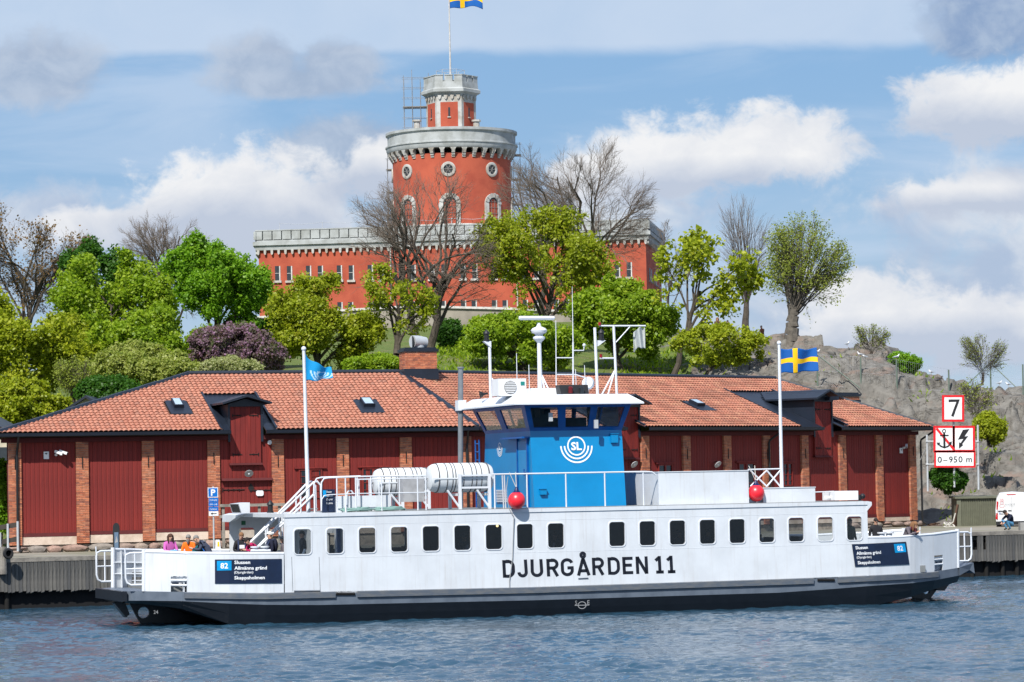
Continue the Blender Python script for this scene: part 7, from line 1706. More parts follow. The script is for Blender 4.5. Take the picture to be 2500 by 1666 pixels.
def van():
    D = 162.0; gz_ = 1.81; s = 1 / F_ * D; c = at(2471, 1250, D); t = thing('van', (c[0], D, gz_), 'white delivery van parked by the shed showing its rear doors', 'van', rz=-.165)
    W_ = .80
    sec = lambda w, z0, z1, y, tp: [V3(-w, y, z0), V3(-w - .03, y, (z0 + z1) / 2 - .1), V3(-w * tp - .015, y, z1 - .28), V3(-w * tp + .14, y, z1 - .05), V3(0, y, z1), V3(w * tp - .14, y, z1 - .05), V3(w * tp + .015, y, z1 - .28), V3(w + .03, y, (z0 + z1) / 2 - .1), V3(w, y, z0)]
    m = MB(); m.loft([sec(W_, .3, 1.86, 0.05, .93), sec(W_ + .01, .3, 1.92, .18, .93), sec(W_ + .02, .3, 1.94, 1.2, .93), sec(W_ + .02, .3, 1.92, 3.0, .93), sec(W_, .3, 1.3, 3.75, .98), sec(W_ - .05, .35, 1.05, 4.5, .97)]); m.build('body', 'van_white', t, smooth=True)
    for sg in (-1, 1):
        m = MB(); m.prism([V3(sg * .01, 0, .42), V3(sg * (W_ - .1), 0, .42), V3(sg * (W_ - .1), 0, 1.15), V3(sg * (W_ * .9 - .1), 0, 1.62), V3(sg * (W_ * .9 - .2), 0, 1.70), V3(sg * .01, 0, 1.72)], (0, .05, 0)); d = m.build('rear_door', 'van_white', t)
        m = MB(); m.prism([V3(sg * (W_ - .07), -.015, .55), V3(sg * (W_ + .03), .06, .55), V3(sg * (W_ + .02), .06, 1.05), V3(sg * (W_ * .93 + .02), .06, 1.45), V3(sg * (W_ * .93 - .06), -.015, 1.45), V3(sg * (W_ - .07), -.015, 1.05)], (0, .06, 0)); l = m.build('tail_light', 'lamp_glass_red', t)
        m = MB(); m.prism([V3(sg * (W_ - .07), -.02, .86), V3(sg * (W_ + .03), .055, .86), V3(sg * (W_ + .03), .055, 1.03), V3(sg * (W_ - .07), -.02, 1.03)], (0, .04, 0)); m.build('clear_lens', 'white_trim', l)
        for y in (.85, 3.6):
            m = MB(); m.tube((sg * (W_ - .2), y, .32), (sg * (W_ + .0), y, .32), .32, n=20); wh_ = m.build('wheel', 'tyre', t, smooth=True); m = MB(); m.tube((sg * (W_ - .0), y, .32), (sg * (W_ + .012), y, .32), .19, n=14); m.build('rim', 'galv', wh_, smooth=True)
    m = MB(); m.prism([V3(-W_ - .02, -.06, .26), V3(W_ + .02, -.06, .26), V3(W_ + .02, -.06, .44), V3(-W_ - .02, -.06, .44)], (0, .25, 0)); m.build('bumper', 'black', t)
    m = MB(); m.box(-.70, -.26, -.02, .0, .93, .98); m.build('plate_recess', 'black', t)
    m = MB(); m.box(-.64, -.26, -.025, -.005, .80, .90); pl = m.build('number_plate', 'sign_white', t); m = MB(); m.box(-.64, -.60, -.029, -.02, .80, .90); m.build('blue_band', 'sign_blue', pl)
    text('RJZ 907', 'plate_lettering', .07, 'sign_black', pl, (-.585, -.03, .815), (1, 0, 0), (0, 0, 1), width=.3)
    m = MB(); m.box(-.2, -.03, -.04, 0, .97, 1.0); m.build('handle', 'black', t)
    m = MB(); m.box(-.25, .2, .02, .1, 1.78, 1.81); m.build('brake_light', 'lamp_glass_red', t)
    text('annorlunda', 'lettering', .085, 'rope_grey', t, (-.36, -.006, 1.28), (1, 0, 0), (0, 0, 1), width=.52); text('EVENT CATERING', 'lettering', .04, 'rope_grey', t, (-.36, -.006, 1.2), (1, 0, 0), (0, 0, 1), width=.5)
    text('www.', 'lettering', .04, 'rope_grey', t, (-.5, -.006, .5), (1, 0, 0), (0, 0, 1), width=.14)
    m = MB(); f = lambda a, b: V3(-.5 + a, -.006, 1.3 + b)
    stroke(m, [(.12 * math.cos(a), -.08 + .09 * math.sin(a)) for a in np.linspace(0, 6.28, 16)], .012, f); stroke(m, [(.075 * math.cos(a), .07 + .065 * math.sin(a)) for a in np.linspace(0, 6.28, 14)], .012, f)
    for sx in (-.045, .045): stroke(m, [(sx + .025 * math.cos(a), .2 + .08 * math.sin(a)) for a in np.linspace(0, 6.28, 12)], .012, f)
    m.build('rabbit_emblem', 'lamp_glass_red', t)
van()
m = MB(); c = at(2496, 1296, 150); m.box(c[0] - .15, c[0] + .5, 149.6, 150.2, 1.98, at(2496, 1276, 150)[2]); m.build('concrete_block', 'concrete', label='grey concrete block behind the crouching man at the quay edge', cat='concrete block', off=(c[0] + .15, 149.9, 1.98))
def heap(px, py, D, w, h, mtl, name, label, cat, seed):
    rg = random.Random(seed); c = at(px, py, D); t = thing(name, tuple(c), label, cat, world=True); m = MB()
    for k in range(70):
        p = c + V3(rg.uniform(-w, w), rg.uniform(-.4, .4), 0); p[2] = c[2] + h * (1 - (abs(p[0] - c[0]) / w) ** 1.5) * rg.random(); d = V3(rg.uniform(-1, 1), rg.uniform(-.4, .4), rg.uniform(-.15, .3)) * .25; m.tube(p - d, p + d, rg.uniform(.015, .03), n=4, cap=False)
    m.build('branches', mtl, t, kind='stuff')
heap(2283, 1291, 172, .42, .34, 'rust_brown', 'brushwood_heap', 'heap of brown brushwood at the foot of the rock', 'brushwood', 4)
m = MB(); c = at(2318, 1289, 165); P = [c + V3(.28 * math.cos(t * .8), .1 * math.sin(t), .02 + .03 * (t % 2) + .22 * max(0, math.sin(t * .5))) for t in np.linspace(0, 14, 40)] + [c + V3(.2, 0, .3), c + V3(.33, 0, .75)]; m.path(P, .035, 6); m.build('mooring_rope', 'rope', smooth=True, label='thick pale rope lying by the leaning boards at the shed', cat='rope', off=tuple(c))
# left end of the quay: parking sign, info pillar, barrier, mooring post
D = 133.0
t = thing('parking_sign', (at(522, 1340, D)[0], D, QZ), 'blue parking sign with three panels and arrow on grey pole', 'parking sign', world=True)
def dp(px, py, o=0.0, D_=133.0): return at(px, py, D_ - o)
m = MB(); m.tube((dp(522, 1340)[0], D + .06, QZ), dp(520.5, 1188, -.06), .035, n=8); m.build('pole', 'galv', t)
m = MB(); m.prism([dp(507.5, 1215), dp(532.5, 1214.5), dp(532, 1190.5), dp(507, 1191)], (0, .03, 0)); b = m.build('board', 'sign_white', t)
m = MB(); m.prism([dp(509, 1213.3, .004), dp(531, 1213, .004), dp(530.5, 1192, .004), dp(508.5, 1192.5, .004)], (0, .003, 0)); m.build('blue_field', 'sign_blue', b)
text('P', 'letter', 15.5 / F_ * D, 'sign_white', b, dp(515, 1210.3, .008), (1, 0, .0), (0, 0, 1), width=.19, bold=.03)
for y0, y1, tx in ((1216, 1226, 'Fordonsplats'), (1227, 1237, '09–18'), (1238, 1248, '4 platser')):
    m = MB(); m.prism([dp(509.5, y1), dp(533, y1 - .3), dp(532.8, y0 - .3), dp(509.3, y0)], (0, .03, 0)); b = m.build('panel', 'sign_blue', t); text(tx, 'lettering', 4 / F_ * D, 'sign_white', b, dp(512, y1 - 3, .004), (1, 0, 0), (0, 0, 1), width=18 / F_ * D)
m = MB(); m.prism([dp(510, 1260), dp(533.3, 1259.7), dp(533, 1248.8), dp(509.8, 1249.1)], (0, .03, 0)); b = m.build('panel', 'sign_white', t)
m = MB(); m.prism([dp(x, y, .004) for x, y in ((514, 1254.5), (519, 1251), (519, 1253.5), (529, 1253.3), (529, 1255.3), (519, 1255.5), (519, 1258))], (0, .003, 0)); m.build('arrow', 'sign_black', b)
t = thing('information_pillar', (at(284, 1352, 131)[0], 131, QZ), 'slim black information pillar with rounded top on the quay', 'information pillar', world=True)
i_ = lambda x, y, o=0.: at(x, y, 131 - o)
zb_ = QZ; x0, x1 = i_(276, 1350)[0], i_(292, 1350)[0]; zt = i_(284, 1277)[2]; r = (x1 - x0) / 2
m = MB(); m.prism([V3(x0, 131, zb_), V3(x1, 131, zb_)] + [V3((x0 + x1) / 2 + r * math.cos(a), 131, zt - 1.5 * r + 1.5 * r * math.sin(a)) for a in np.linspace(0, math.pi, 11)], (0, .14, 0)); m.build('pillar', 'black', t)
m = MB(); a, b = i_(279, 1300, .01), i_(289.5, 1343, .01); m.box(a[0], b[0], 130.985, 130.995, b[2], a[2]); po = m.build('map_panel', 'poster', t)
m = MB(); a, b = i_(280.5, 1308, .02), i_(288, 1326, .02); m.prism([V3(a[0], 130.982, b[2]), V3(b[0], 130.982, b[2] + .05), V3(b[0] - .05, 130.982, a[2] - .03), V3(a[0] + .06, 130.982, a[2])], (0, .002, 0)); m.build('map', 'rope_grey', po)
t = thing('timber_barrier', (at(24, 1350, 132)[0], 132, QZ), 'dark timber barrier with steel posts left of the warehouse corner', 'barrier', world=True)
for px, y0, y1 in ((1, 1300, 1345), (20, 1279, 1346), (44, 1273, 1340)): m = MB(); m.tube(dp(px, y1 + 6, 0, 132), dp(px - 1, y0, 0, 132), .05, n=8); m.build('post', 'galv', t)
for a, b in (((-10, 1290), (44, 1281)), ((-10, 1326), (44, 1316))): m = MB(); m.obox((dp(*a, 0, 132) + dp(*b, 0, 132)) / 2 + V3(0, .09, 0), (dp(*b, 0, 132) - dp(*a, 0, 132)) / 2, (0, .03, 0), (0, 0, .1)); m.build('rail', 'wood_dark', t)
m = MB(); c = at(4, 1370, 127); m.tube((c[0], 127.3, 1.4), (c[0], 127.3, at(4, 1336, 127)[2]), .17, n=12); m.build('mooring_post', 'timber_cap', label='stubby wooden mooring post at the left edge of the quay', cat='mooring post', off=(c[0], 127.3, 1.4))
m = MB(); c = at(20, 1352, 127); m.lathe(c, [(.13, -.08), (.2, -.08), (.23, 0), (.2, .08), (.13, .08), (.11, 0), (.13, -.08)], 20, nrm((.5, -.8, .1))); m.build('tyre_fender', 'tyre', smooth=True, label='black tyre fender hanging on the quay by the mooring post', cat='tyre', off=tuple(c))
t = thing('sandwich_board', (at(532, 1350, 131)[0], 131, QZ), 'white and yellow sandwich board standing behind the grey jacket man', 'sandwich board', world=True)
m = MB(); q = lambda x, y, o=0.: at(x, y, 131 - o); m.prism([q(525, 1352), q(541, 1352), q(536, 1318), q(526.5, 1318)], (0, .03, 0)); m.build('panel', 'sign_white', t); m = MB(); m.prism([q(531, 1335, .004), q(536, 1335, .004), q(535, 1323, .004), q(531, 1323, .004)], (0, .003, 0)); m.build('poster', 'flag_yellow', t)
t = thing('wooden_railing', (at(600, 1300, 137.5)[0], 137.5, QZ), 'grey wooden railing on posts before the double door', 'railing', world=True)
for px in (545, 584, 633, 682): m = MB(); a = at(px, 1234, 137.5); m.box(a[0] - .06, a[0] + .06, 137.45, 137.55, QZ, a[2]); m.build('post', 'timber_cap', t)
for y in (1235, 1262): m = MB(); a, b = at(536, y, 137.4), at(696, y - 3, 137.4); m.obox((a + b) / 2, (b - a) / 2, (0, .04, 0), (0, 0, .06)); m.build('rail', 'timber_cap', t)
# houses behind the left end
def house(px0, px1, yb, ye, yr, D, label, dep=7):
    a, b = at(px0, yb, D), at(px1, yb, D); ze, zr_ = at(px0, ye, D)[2], at(px0, yr, D)[2]; z0 = min(a[2], gz(a[0], D)) - .5; t = thing('house', ((a[0] + b[0]) / 2, D, z0), label, 'house', world=True); mx = (a[0] + b[0]) / 2
    m = MB(); m.prism([V3(a[0], D, z0), V3(b[0], D, z0), V3(b[0], D, ze), V3(mx, D, zr_), V3(a[0], D, ze)], (0, dep, 0)); m.build('wall', 'house_wall', t)
    m = MB()
    for sg, x in ((-1, a[0]), (1, b[0])): m.hexa([V3(mx, D - .3, zr_), V3(x + sg * .3, D - .3, ze - .15), V3(x + sg * .3, D + dep, ze - .15), V3(mx, D + dep, zr_)], [V3(mx, D - .3, zr_ + .15), V3(x + sg * .3, D - .3, ze), V3(x + sg * .3, D + dep, ze), V3(mx, D + dep, zr_ + .15)])
    m.build('roof', 'dark_metal', t)
    for k in (.3, .72, .93): c = a[0] + (b[0] - a[0]) * k; m = MB(); m.box(c - .35, c + .35, D - .05, D + .1, ze - 2.2, ze - .7); w_ = m.build('window', 'castle_glass', t); m = MB(); m.box(c - .42, c - .35, D - .08, D + .1, ze - 2.25, ze - .65); m.box(c + .35, c + .42, D - .08, D + .1, ze - 2.25, ze - .65); m.build('frame', 'frame_white', w_)
house(-160, 22, 1290, 1062, 1010, 163, 'pale yellow house glimpsed past the left warehouse corner')
house(172, 250, 1010, 1000, 973, 172, 'small dark gabled roof peeping over the warehouse roof edge')
# fence on the rock, gulls on its posts
def rock_at(px, py, D0=180, D1=225):
    for D in np.arange(D0, D1, .25):
        if at(px, py, D)[2] <= gz((px - CX) / F_ * D, D): return at(px, py, D)
    return at(px, py, D1)
fn = thing('mesh_fence', tuple(rock_at(2190, 950)), 'thin green mesh fence on posts across the grey rock', 'fence', world=True)
FP_ = [(1996, 945, 866), (2102, 951, 872), (2190, 953, 878), (2317, 958, 903), (2419, 954, 886), (2498, 965, 890)]
tops = []
for px, yb, yt in FP_:
    b = rock_at(px, yb); tp_ = at(px - 1.2, yt, b[1]); tops.append((b, tp_)); m = MB(); m.tube(b - V3(0, 0, .3), tp_, .05, n=7); m.build('post', 'fence_green', fn)
for (b0, t0_), (b1, t1_) in zip(tops[:-1], tops[1:]):
    m = MB()
    for f in (.0, .5, .96): m.path([b0 + (t0_ - b0) * (1 - f), b1 + (t1_ - b1) * (1 - f)], .005, 3)
    for k in range(1, 26): a = b0 + (b1 - b0) * k / 26; c = t0_ + (t1_ - t0_) * k / 26; m.tube(a, c, .002, n=3, cap=False)
    m.build('mesh', 'galv', fn)
for (b, tp_), q in zip((tops[0], tops[4], tops[4]), ((2100, 948), (2345, 955), (2480, 945))): m = MB(); m.tube(tp_, at(q[0], q[1], tp_[1] - 1), .035, n=5); m.build('stay', 'fence_green', fn)
mat('gull_white', (0.72, 0.73, 0.74), .8); mat('gull_grey', (0.32, 0.35, 0.39), .8); mat('gull_dark', (0.06, 0.045, 0.04), .8); mat('beak', (0.55, 0.35, 0.05), .6)
def gull(p, face, label, dark=False, sc=1.0):
    t = thing('seagull', tuple(p), label, 'gull', 'gulls on the rock and fence', rz=face); t.scale = (sc,) * 3; B = 'gull_dark' if dark else 'gull_white'
    m = MB(); m.path([(-.24, 0, .17), (-.14, 0, .19), (0, 0, .2), (.12, 0, .24), (.17, 0, .31), (.19, 0, .37), (.24, 0, .385), (.27, 0, .38)], [.012, .055, .085, .08, .05, .042, .042, .012], 10); m.build('body', B, t, smooth=True)
    for s_ in (-1, 1):
        m = MB(); m.path([(.08, .07 * s_, .24), (-.04, .088 * s_, .225), (-.2, .05 * s_, .19), (-.34, .015 * s_, .165)], [.03, .055, .035, .008], 7); m.build('wing', B if dark else 'gull_grey', t, smooth=True)
        m = MB(); m.tube((.0, .035 * s_, .0), (.0, .03 * s_, .14), .008, n=4); m.tube((-.01, .035 * s_, .005), (.05, .04 * s_, .005), .008, n=4); m.build('leg', 'beak', t)
    m = MB(); m.tube((.26, 0, .38), (.325, 0, .372), .014, .004, n=6); m.build('beak', 'beak', t)
gull(tops[0][1], .3, 'white gull standing on the fence post nearest the ferry flag', sc=.8); gull(tops[1][1], 2.9, 'white gull perched on the second fence post from the ferry flag', sc=.8); gull(tops[2][1], .2, 'white gull perched on the fence post below the leafy sprawl', sc=.8)
for px, py, fc, lb, dk in ((2068, 845, .4, 'white gull on the rock skyline left of the fresh bush', 0), (2274, 914, 2.9, 'grey backed gull on the rock skyline between two bushes', 0), (2294, 932, .3, 'dark young gull on the rock below the grey backed gull', 1), (2440, 941, .2, 'white gull on the rock right of the twiggy bush', 0), (2462, 944, 3.0, 'white gull at the right edge of the rock skyline', 0), (2112, 878, 3.1, 'white gull on the rock just behind the second fence post', 0)):
    gull(rock_at(px, py, 185, 240), fc, lb, bool(dk), .85)

# ------------------------------------------------------------------ people
for n_, c_ in (('skin', (0.50, 0.29, 0.20)), ('pink', srgb(196, 96, 170)), ('orange', srgb(238, 108, 20)), ('teal', srgb(0, 84, 88)), ('slate', srgb(58, 64, 82)), ('cloth_black', (0.014, 0.014, 0.018)), ('magenta', srgb(170, 22, 84)), ('navy', srgb(16, 22, 44)), ('denim', srgb(82, 140, 178)), ('dark_denim', srgb(44, 58, 92)), ('grey_knit', srgb(92, 86, 92)), ('maroon', srgb(78, 20, 32)), ('olive_coat', srgb(60, 66, 52)), ('royal', srgb(12, 92, 182)), ('hair_brown', (0.07, 0.03, 0.018)), ('hair_dark', (0.02, 0.014, 0.012)), ('hair_fair', (0.22, 0.11, 0.05)), ('hair_grey', (0.20, 0.19, 0.18)), ('cap_white', (0.72, 0.72, 0.70)), ('shoe', (0.03, 0.028, 0.026)), ('plaid', srgb(110, 70, 50))): mat(n_, c_, .85, var=.06)
ST_ = dict(pel=(0, 0, .95), spi=(0, 0, 1.13), che=(0, .01, 1.36), nec=(0, 0, 1.49), hea=(0, -.02, 1.585), top=(0, -.015, 1.70), sL=(.18, .01, 1.41), eL=(.25, .02, 1.14), wL=(.24, -.1, .90), sR=(-.18, .01, 1.41), eR=(-.25, .02, 1.14), wR=(-.24, -.1, .90), hL=(.09, 0, .92), kL=(.10, -.02, .50), aL=(.10, .02, .09), tL=(.11, -.16, .04), hR=(-.09, 0, .92), kR=(-.10, -.02, .50), aR=(-.10, .02, .09), tR=(-.11, -.16, .04))
SIT = dict(ST_, pel=(0, 0, .55), spi=(0, -.02, .74), che=(0, -.05, .96), nec=(0, -.08, 1.09), hea=(0, -.12, 1.18), top=(0, -.13, 1.295), sL=(.18, -.05, 1.01), eL=(.23, -.14, .78), wL=(.10, -.32, .72), sR=(-.18, -.05, 1.01), eR=(-.23, -.14, .78), wR=(-.10, -.32, .72), hL=(.09, -.02, .53), kL=(.11, -.44, .52), aL=(.11, -.42, .10), tL=(.12, -.58, .04), hR=(-.09, -.02, .53), kR=(-.11, -.44, .52), aR=(-.11, -.42, .10), tR=(-.12, -.58, .04))
CRO = dict(ST_, pel=(0, .06, .27), spi=(0, .04, .44), che=(0, -.10, .64), nec=(0, -.20, .75), hea=(0, -.30, .80), top=(0, -.37, .88), sL=(.18, -.10, .68), eL=(.22, -.30, .52), wL=(.10, -.46, .36), sR=(-.18, -.10, .68), eR=(-.22, -.30, .52), wR=(-.10, -.46, .36), hL=(.10, .04, .27), kL=(.16, -.36, .44), aL=(.12, -.14, .09), tL=(.14, -.30, .04), hR=(-.10, .04, .27), kR=(-.16, -.36, .44), aR=(-.12, -.14, .09), tR=(-.14, -.30, .04))
BONES = [('pel', 'spi', 'top_'), ('spi', 'che', 'top_'), ('che', 'nec', 'top_'), ('nec', 'hea', 'skin'), ('hea', 'top', 'skin'), ('che', 'sL', 'top_'), ('sL', 'eL', 'top_'), ('eL', 'wL', 'arm'), ('che', 'sR', 'top_'), ('sR', 'eR', 'top_'), ('eR', 'wR', 'arm'), ('pel', 'hL', 'leg'), ('hL', 'kL', 'leg'), ('kL', 'aL', 'leg'), ('aL', 'tL', 'shoe'), ('pel', 'hR', 'leg'), ('hR', 'kR', 'leg'), ('kR', 'aR', 'leg'), ('aR', 'tR', 'shoe')]
RAD = dict(pel=(.15, .11), spi=(.135, .10), che=(.16, .11), nec=(.058, .06), hea=(.078, .092), top=(.066, .082), sL=(.075, .075), eL=(.052, .052), wL=(.036, .03), sR=(.075, .075), eR=(.052, .052), wR=(.036, .03), hL=(.095, .095), kL=(.068, .068), aL=(.045, .05), tL=(.04, .03), hR=(.095, .095), kR=(.068, .068), aR=(.045, .05), tR=(.04, .03))
def person(loc, face, pose, top, leg, hair, label, hairstyle='short', arm=None, extras=(), sc=1.0, bulk=1.0):
    t = thing('person', tuple(loc), label, 'person', rz=face); t.scale = (sc,) * 3
    J = {k: np.array(v, float) for k, v in pose.items()}; names = list(J); me = bpy.data.meshes.new('body_source')
    me.from_pydata([tuple(J[k]) for k in names], [(names.index(a), names.index(b)) for a, b, _ in BONES], []); o = bpy.data.objects.new('body_source', me); COL.objects.link(o)
    md = o.modifiers.new('s', 'SKIN'); sv = me.skin_vertices[0].data
    for k, v in zip(names, sv): v.radius = (RAD[k][0] * (bulk if k in ('pel', 'spi', 'che') else 1), RAD[k][1] * (bulk if k in ('pel', 'spi', 'che') else 1)); v.use_root = (k == 'pel')
    s2 = o.modifiers.new('u', 'SUBSURF'); s2.levels = s2.render_levels = 2
    dg = bpy.context.evaluated_depsgraph_get(); dg.update(); bm_ = bpy.data.meshes.new_from_object(o.evaluated_get(dg)); bpy.data.objects.remove(o)
    V = np.zeros(len(bm_.vertices) * 3); bm_.vertices.foreach_get('co', V); V = V.reshape(-1, 3)
    m = MB(); m.v = [tuple(v) for v in V]; slots = ['skin', top, leg, 'shoe', arm or top]; key = dict(skin=0, top_=1, leg=2, shoe=3, arm=4)
    for p in bm_.polygons:
        vs = list(p.vertices); c = V[vs].mean(0); best, bk = 9, 0
        for a, b, kk in BONES:
            A, B = J[a], J[b]; u = np.clip((c - A) @ (B - A) / max(1e-6, (B - A) @ (B - A)), 0, 1); dd = np.linalg.norm(c - A - u * (B - A)) / (RAD[a][0] * (1 - u) + RAD[b][0] * u)
            if dd < best: best, bk = dd, key[kk] if not (kk == 'arm' and u > .93) else 0
        m.f.append(tuple(vs)); m.m.append(bk); m.t.append(0)
    bpy.data.meshes.remove(bm_)
    up = nrm(J['top'] - J['hea']); fw = nrm(V3(0, -1, 0) - up * (V3(0, -1, 0) @ up)); rt = np.cross(fw, up); hc = (J['hea'] + J['top']) / 2
    m.mi = 0
    for w_ in ('L', 'R'):                                    # palm, four fingers and a thumb that leaves the side of the palm
        W_ = J['w' + w_]; d = nrm(W_ - J['e' + w_]); sd_ = nrm(np.cross(d, (0, 0, 1)) + V3(1e-3, 0, 0)); pn = np.cross(d, sd_)
        m.path([W_, W_ + d * .05, W_ + d * .095], [.026, .034, .03], 8)
        for k, L in enumerate((.07, .08, .075, .058)): b = W_ + d * .085 + sd_ * (.026 - .0175 * k); m.path([b, b + d * L * .5 - pn * .008, b + d * L * .85 - pn * .03], [.0095, .009, .006], 5)
        b = W_ + d * .03 + sd_ * .03; m.path([b, b + sd_ * .03 + d * .03, b + sd_ * .03 + d * .06 - pn * .01], [.012, .011, .007], 5)
    m.path([hc + fw * .075 + up * .012, hc + fw * .102 - up * .02, hc + fw * .085 - up * .028], [.008, .014, .008], 6)       # nose
    for s_ in (-1, 1): m.ball(hc + rt * .078 * s_ - up * .01, (.012, .02, .03), 8, 6)                                       # ears
    body = m.build('body', slots, t, smooth=True)
    f = MB()
    for s_ in (-1, 1): f.ball(hc + fw * .079 + rt * .03 * s_ + up * .012, .011, 8, 6)
    f.build('eyes', 'hair_dark', t, smooth=True); f = MB(); q = hc + fw * .083 - up * .052; f.path([q - rt * .025 - fw * .008, q, q + rt * .025 - fw * .008], .006, 5); f.build('mouth', 'maroon', t, smooth=True)
    def cap(r, lo, mtl, name, back=0.0, yy=1.0):
        h = MB(); rings = []
        for i in range(7):
            ph = math.pi * .5 * (1 - i / 6) ; rr = math.cos(ph) * r; zz = math.sin(ph) * r * 1.1
            rings.append([hc + up * (zz * .95 + .022) - fw * .010 + rt * rr * .90 * math.cos(a) + (fw * yy) * rr * 1.06 * math.sin(a) - (up * lo * max(0, -math.sin(a)) if i == 6 else 0) for a in np.linspace(0, 2 * math.pi, 17)[:-1]])
        rings = rings[::-1]; h.loft(rings); h.build(name, mtl, t, smooth=True)
    if hairstyle == 'bald': cap(.083, .05, hair, 'hair')
    elif hairstyle != 'cap': cap(.098, .075, hair, 'hair')
    if hairstyle == 'long':
        h = MB(); h.path([hc + up * .05 - fw * .05, hc - fw * .09, hc - fw * .095 - up * .13, hc - fw * .08 - up * .27], [.08, .098, .09, .05], 10)
        for s_ in (-1, 1): h.path([hc + up * .06 + rt * .07 * s_, hc + rt * .092 * s_ - up * .05, hc + rt * .09 * s_ + fw * .03 - up * .2], [.03, .034, .02], 7)
        h.build('long_hair', hair, t, smooth=True)
    if hairstyle == 'cap':
        cap(.1, .03, 'cap_white', 'cap'); h = MB(); h.hexa([hc + up * .04 + fw * .07 - rt * .07, hc + up * .04 + fw * .07 + rt * .07, hc + up * .025 + fw * .19 + rt * .05, hc + up * .025 + fw * .19 - rt * .05], [hc + up * .055 + fw * .07 - rt * .07, hc + up * .055 + fw * .07 + rt * .07, hc + up * .037 + fw * .19 + rt * .05, hc + up * .037 + fw * .19 - rt * .05]); h.build('cap_peak', 'cap_white', t); h = MB(); h.ball(hc - fw * .06 - up * .03, (.06, .04, .05), 8, 6); h.build('hair', hair, t, smooth=True)
    for e in extras:
        h = MB()
        if e == 'beard': h.path([hc + fw * .07 - up * .055, hc + fw * .085 - up * .12, hc + fw * .075 - up * .2], [.055, .055, .025], 9); h.build('beard', 'hair_grey', t, smooth=True)
        if e == 'shades': h.obox(hc + fw * .088 + up * .014, rt * .07, fw * .012, up * .016); h.build('sunglasses', 'black', t)
        if e == 'scarf': c = J['nec'] - up * .0; h.lathe(c - V3(0, 0, .02), [(.07, -.06), (.12, -.04), (.125, .03), (.08, .06)], 14); h.path([c + fw * .1, c + fw * .14 - V3(0, 0, .2)], [.05, .04], 7); h.build('scarf', 'maroon', t, smooth=True)
        if e == 'pack':
            c = J['che'] + V3(0, .16, -.08); h.ball(c, (.17, .10, .25), 12, 8); h.build('backpack', 'navy', t, smooth=True)
            for s_ in (-1, 1): g = MB(); g.path([J['che'] + V3(.11 * s_, .08, .12), J['che'] + V3(.11 * s_, -.05, .10), J['che'] + V3(.12 * s_, -.13, -.05), J['che'] + V3(.13 * s_, -.1, -.25)], .022, 5); g.build('shoulder_strap', 'dark_denim', t, smooth=True)
        if e == 'print': h.obox(J['che'] + V3(0, -.135, -.1), (.09, 0, 0), (0, .004, 0), (0, 0, .06)); h.build('shirt_print', 'letter_white', t)
        if e == 'strap': h.path([J['che'] + V3(.16, .05, .06), J['che'] + V3(.05, -.135, -.02), J['che'] + V3(-.12, -.13, -.28)], .018, 5); h.build('bag_strap', 'black', t, smooth=True)
        if e == 'book': h.obox((J['wL'] + J['wR']) / 2 + V3(0, -.12, .02), (.12, 0, 0), (0, .08, .05), (0, -.01, .015)); h.build('book', 'denim', t)
    return t
def fper(px, hy, w, face, *a, **k):
    """a passenger whose head top is seen at px, hy at depth w of the ferry, standing or sitting on its open deck"""
    p = fp(px, hy, w); a = list(a); pose = a[0]; hgt = pose['top'][2] + .075; sc = k.pop('sc', None) or 1.0
    base = max(p[2] - hgt * sc, 1.34) if pose is SIT else 1.345
    if pose is not SIT: sc = float(np.clip((p[2] - 1.345) / hgt, .9, 1.12))
    else: base = p[2] - hgt * sc
    return person(FR.p(p[0], w, base), face, *a, sc=sc, **k)
def benchbox(u, w, z): m = MB(); m.box(u - .3, u + .3, w - .25, w + .25, 1.34, z); m.build('deck_bench', 'white_trim', ferry)
for px, hy, w in ((413, 1302, 2.6), (462, 1304, 4.2)):
    p = fp(px, hy, w); benchbox(p[0], w, p[2] - (1.295 + .075) + .43)
fper(413, 1302, 2.6, .5, SIT, 'pink', 'dark_denim', 'hair_brown', 'woman with long brown hair in pink jumper sitting on the foredeck, looking down', 'long', extras=('book',))
fper(462, 1304, 4.2, -.2, SIT, 'orange', 'cloth_black', 'hair_grey', 'bearded person in orange jacket sitting beside the woman in pink', 'short', extras=('beard',))
LEAN = dict(ST_, spi=(0, -.06, 1.10), che=(0, -.22, 1.25), nec=(0, -.32, 1.32), hea=(0, -.40, 1.37), top=(0, -.44, 1.475), sL=(.18, -.22, 1.30), eL=(.25, -.34, 1.08), wL=(.12, -.52, 1.12), sR=(-.18, -.22, 1.30), eR=(-.25, -.34, 1.08), wR=(-.12, -.52, 1.12))
fper(468, 1318, 1.9, 1.9, LEAN, 'teal', 'cloth_black', 'hair_grey', 'person bending forward in teal jacket with tan strap before the orange one', 'bald', extras=('strap',))
fper(503, 1318, 2.5, -2.6, LEAN, 'royal', 'cloth_black', 'hair_dark', 'person in bright blue jacket half hidden behind the grey jacket man', 'short')
fper(512, 1304, 1.3, -1.4, LEAN, 'slate', 'dark_denim', 'hair_grey', 'balding man in slate quilted jacket leaning on the ferry bulwark', 'bald', extras=('strap',), bulk=1.1)
HANDS = dict(ST_, wL=(.05, -.24, 1.05), wR=(-.05, -.24, 1.05), hea=(0, -.05, 1.58), top=(0, -.075, 1.69))
fper(588, 1299, 2.0, .35, HANDS, 'cloth_black', 'cloth_black', 'hair_fair', 'fair haired man in black hoodie with white print looking at his hands', 'short', extras=('pack', 'print'))
fper(630, 1311, 1.6, -1.0, LEAN, 'magenta', 'cloth_black', 'hair_dark', 'dark haired person in magenta jacket leaning forward by white bitts', 'short')
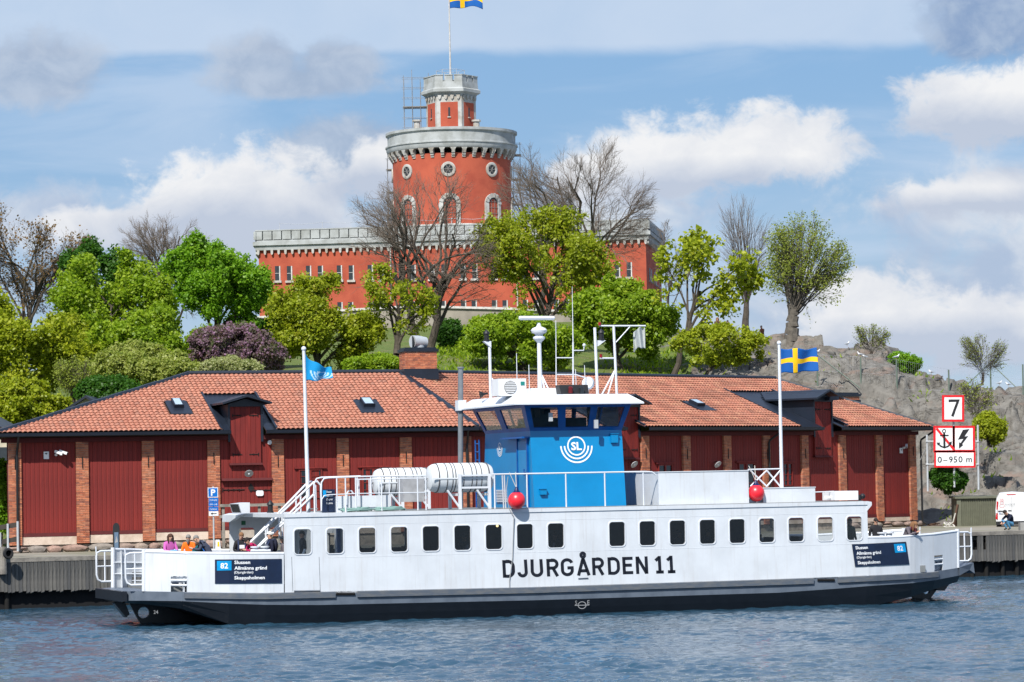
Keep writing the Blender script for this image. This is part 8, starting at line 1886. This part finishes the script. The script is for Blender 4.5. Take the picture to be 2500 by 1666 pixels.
fper(659, 1297, 1.8, -1.25, ST_, 'navy', 'cloth_black', 'hair_fair', 'man in white cap and navy jacket with backpack facing left', 'cap', extras=('pack',))
fper(690, 1309, 2.4, -1.4, ST_, 'grey_knit', 'cloth_black', 'hair_grey', 'passenger in grey half hidden behind the white cap man', 'short')
fper(738, 1295, 1.2, -1.2, ST_, 'cloth_black', 'cloth_black', 'hair_dark', 'dark clothed passenger behind the leftmost cabin window', 'short', arm='letter_white')
fper(2074, 1265, 1.2, .6, ST_, 'olive_coat', 'cloth_black', 'hair_dark', 'passenger in dark olive coat behind the rightmost cabin window', 'short', bulk=1.15)
for px, nm in ((1136, 'sixth'), (1350, 'ninth'), (1660, 'twelfth'), (1722, 'thirteenth')):
    fper(px, 1303 - (px - 1136) * .02, 1.1, random.uniform(-1, 1), SIT, random.choice(['cloth_black', 'navy', 'slate', 'grey_knit']), 'cloth_black', 'hair_dark', 'seated passenger dimly seen behind the %s cabin window from the left' % nm, 'short')
fper(2138, 1264, 2.2, .2, ST_, 'cloth_black', 'dark_denim', 'hair_dark', 'man in black jacket and sunglasses on the right ferry deck', 'short', extras=('shades',))
fper(2209, 1273, .9, .9, dict(LEAN, wL=(.02, -.46, 1.28), wR=(-.05, -.5, 1.16)), 'grey_knit', 'cloth_black', 'hair_fair', 'woman in grey sweater and maroon scarf leaning over the bulwark', 'long', extras=('scarf',))
c = at(2468, 1296, 150); person((c[0], 150, QZ), -1.0, CRO, 'navy', 'denim', 'hair_dark', 'person in navy jacket and light jeans crouching at the quay edge', 'short', sc=1.0)
a = rock_at(1862, 826, 195, 240); person(a + V3(0, 0, -.36), -.9, SIT, 'plaid', 'dark_denim', 'hair_grey', 'man in brown jacket and jeans sitting on the rock beside fan tree', 'bald', sc=.98)
a = rock_at(1752, 806, 205, 245); person(a + V3(0, .5, -.45), .3, SIT, 'rust_brown', 'dark_denim', 'hair_fair', 'person with auburn hair in brown sitting on the hill behind foliage', 'long', sc=1.0)
a = rock_at(1779, 808, 205, 245); person(a + V3(0, .5, -.45), -.4, SIT, 'cap_white', 'dark_denim', 'hair_dark', 'person in white and dark clothes sitting on the hill behind foliage', 'short', sc=.95)
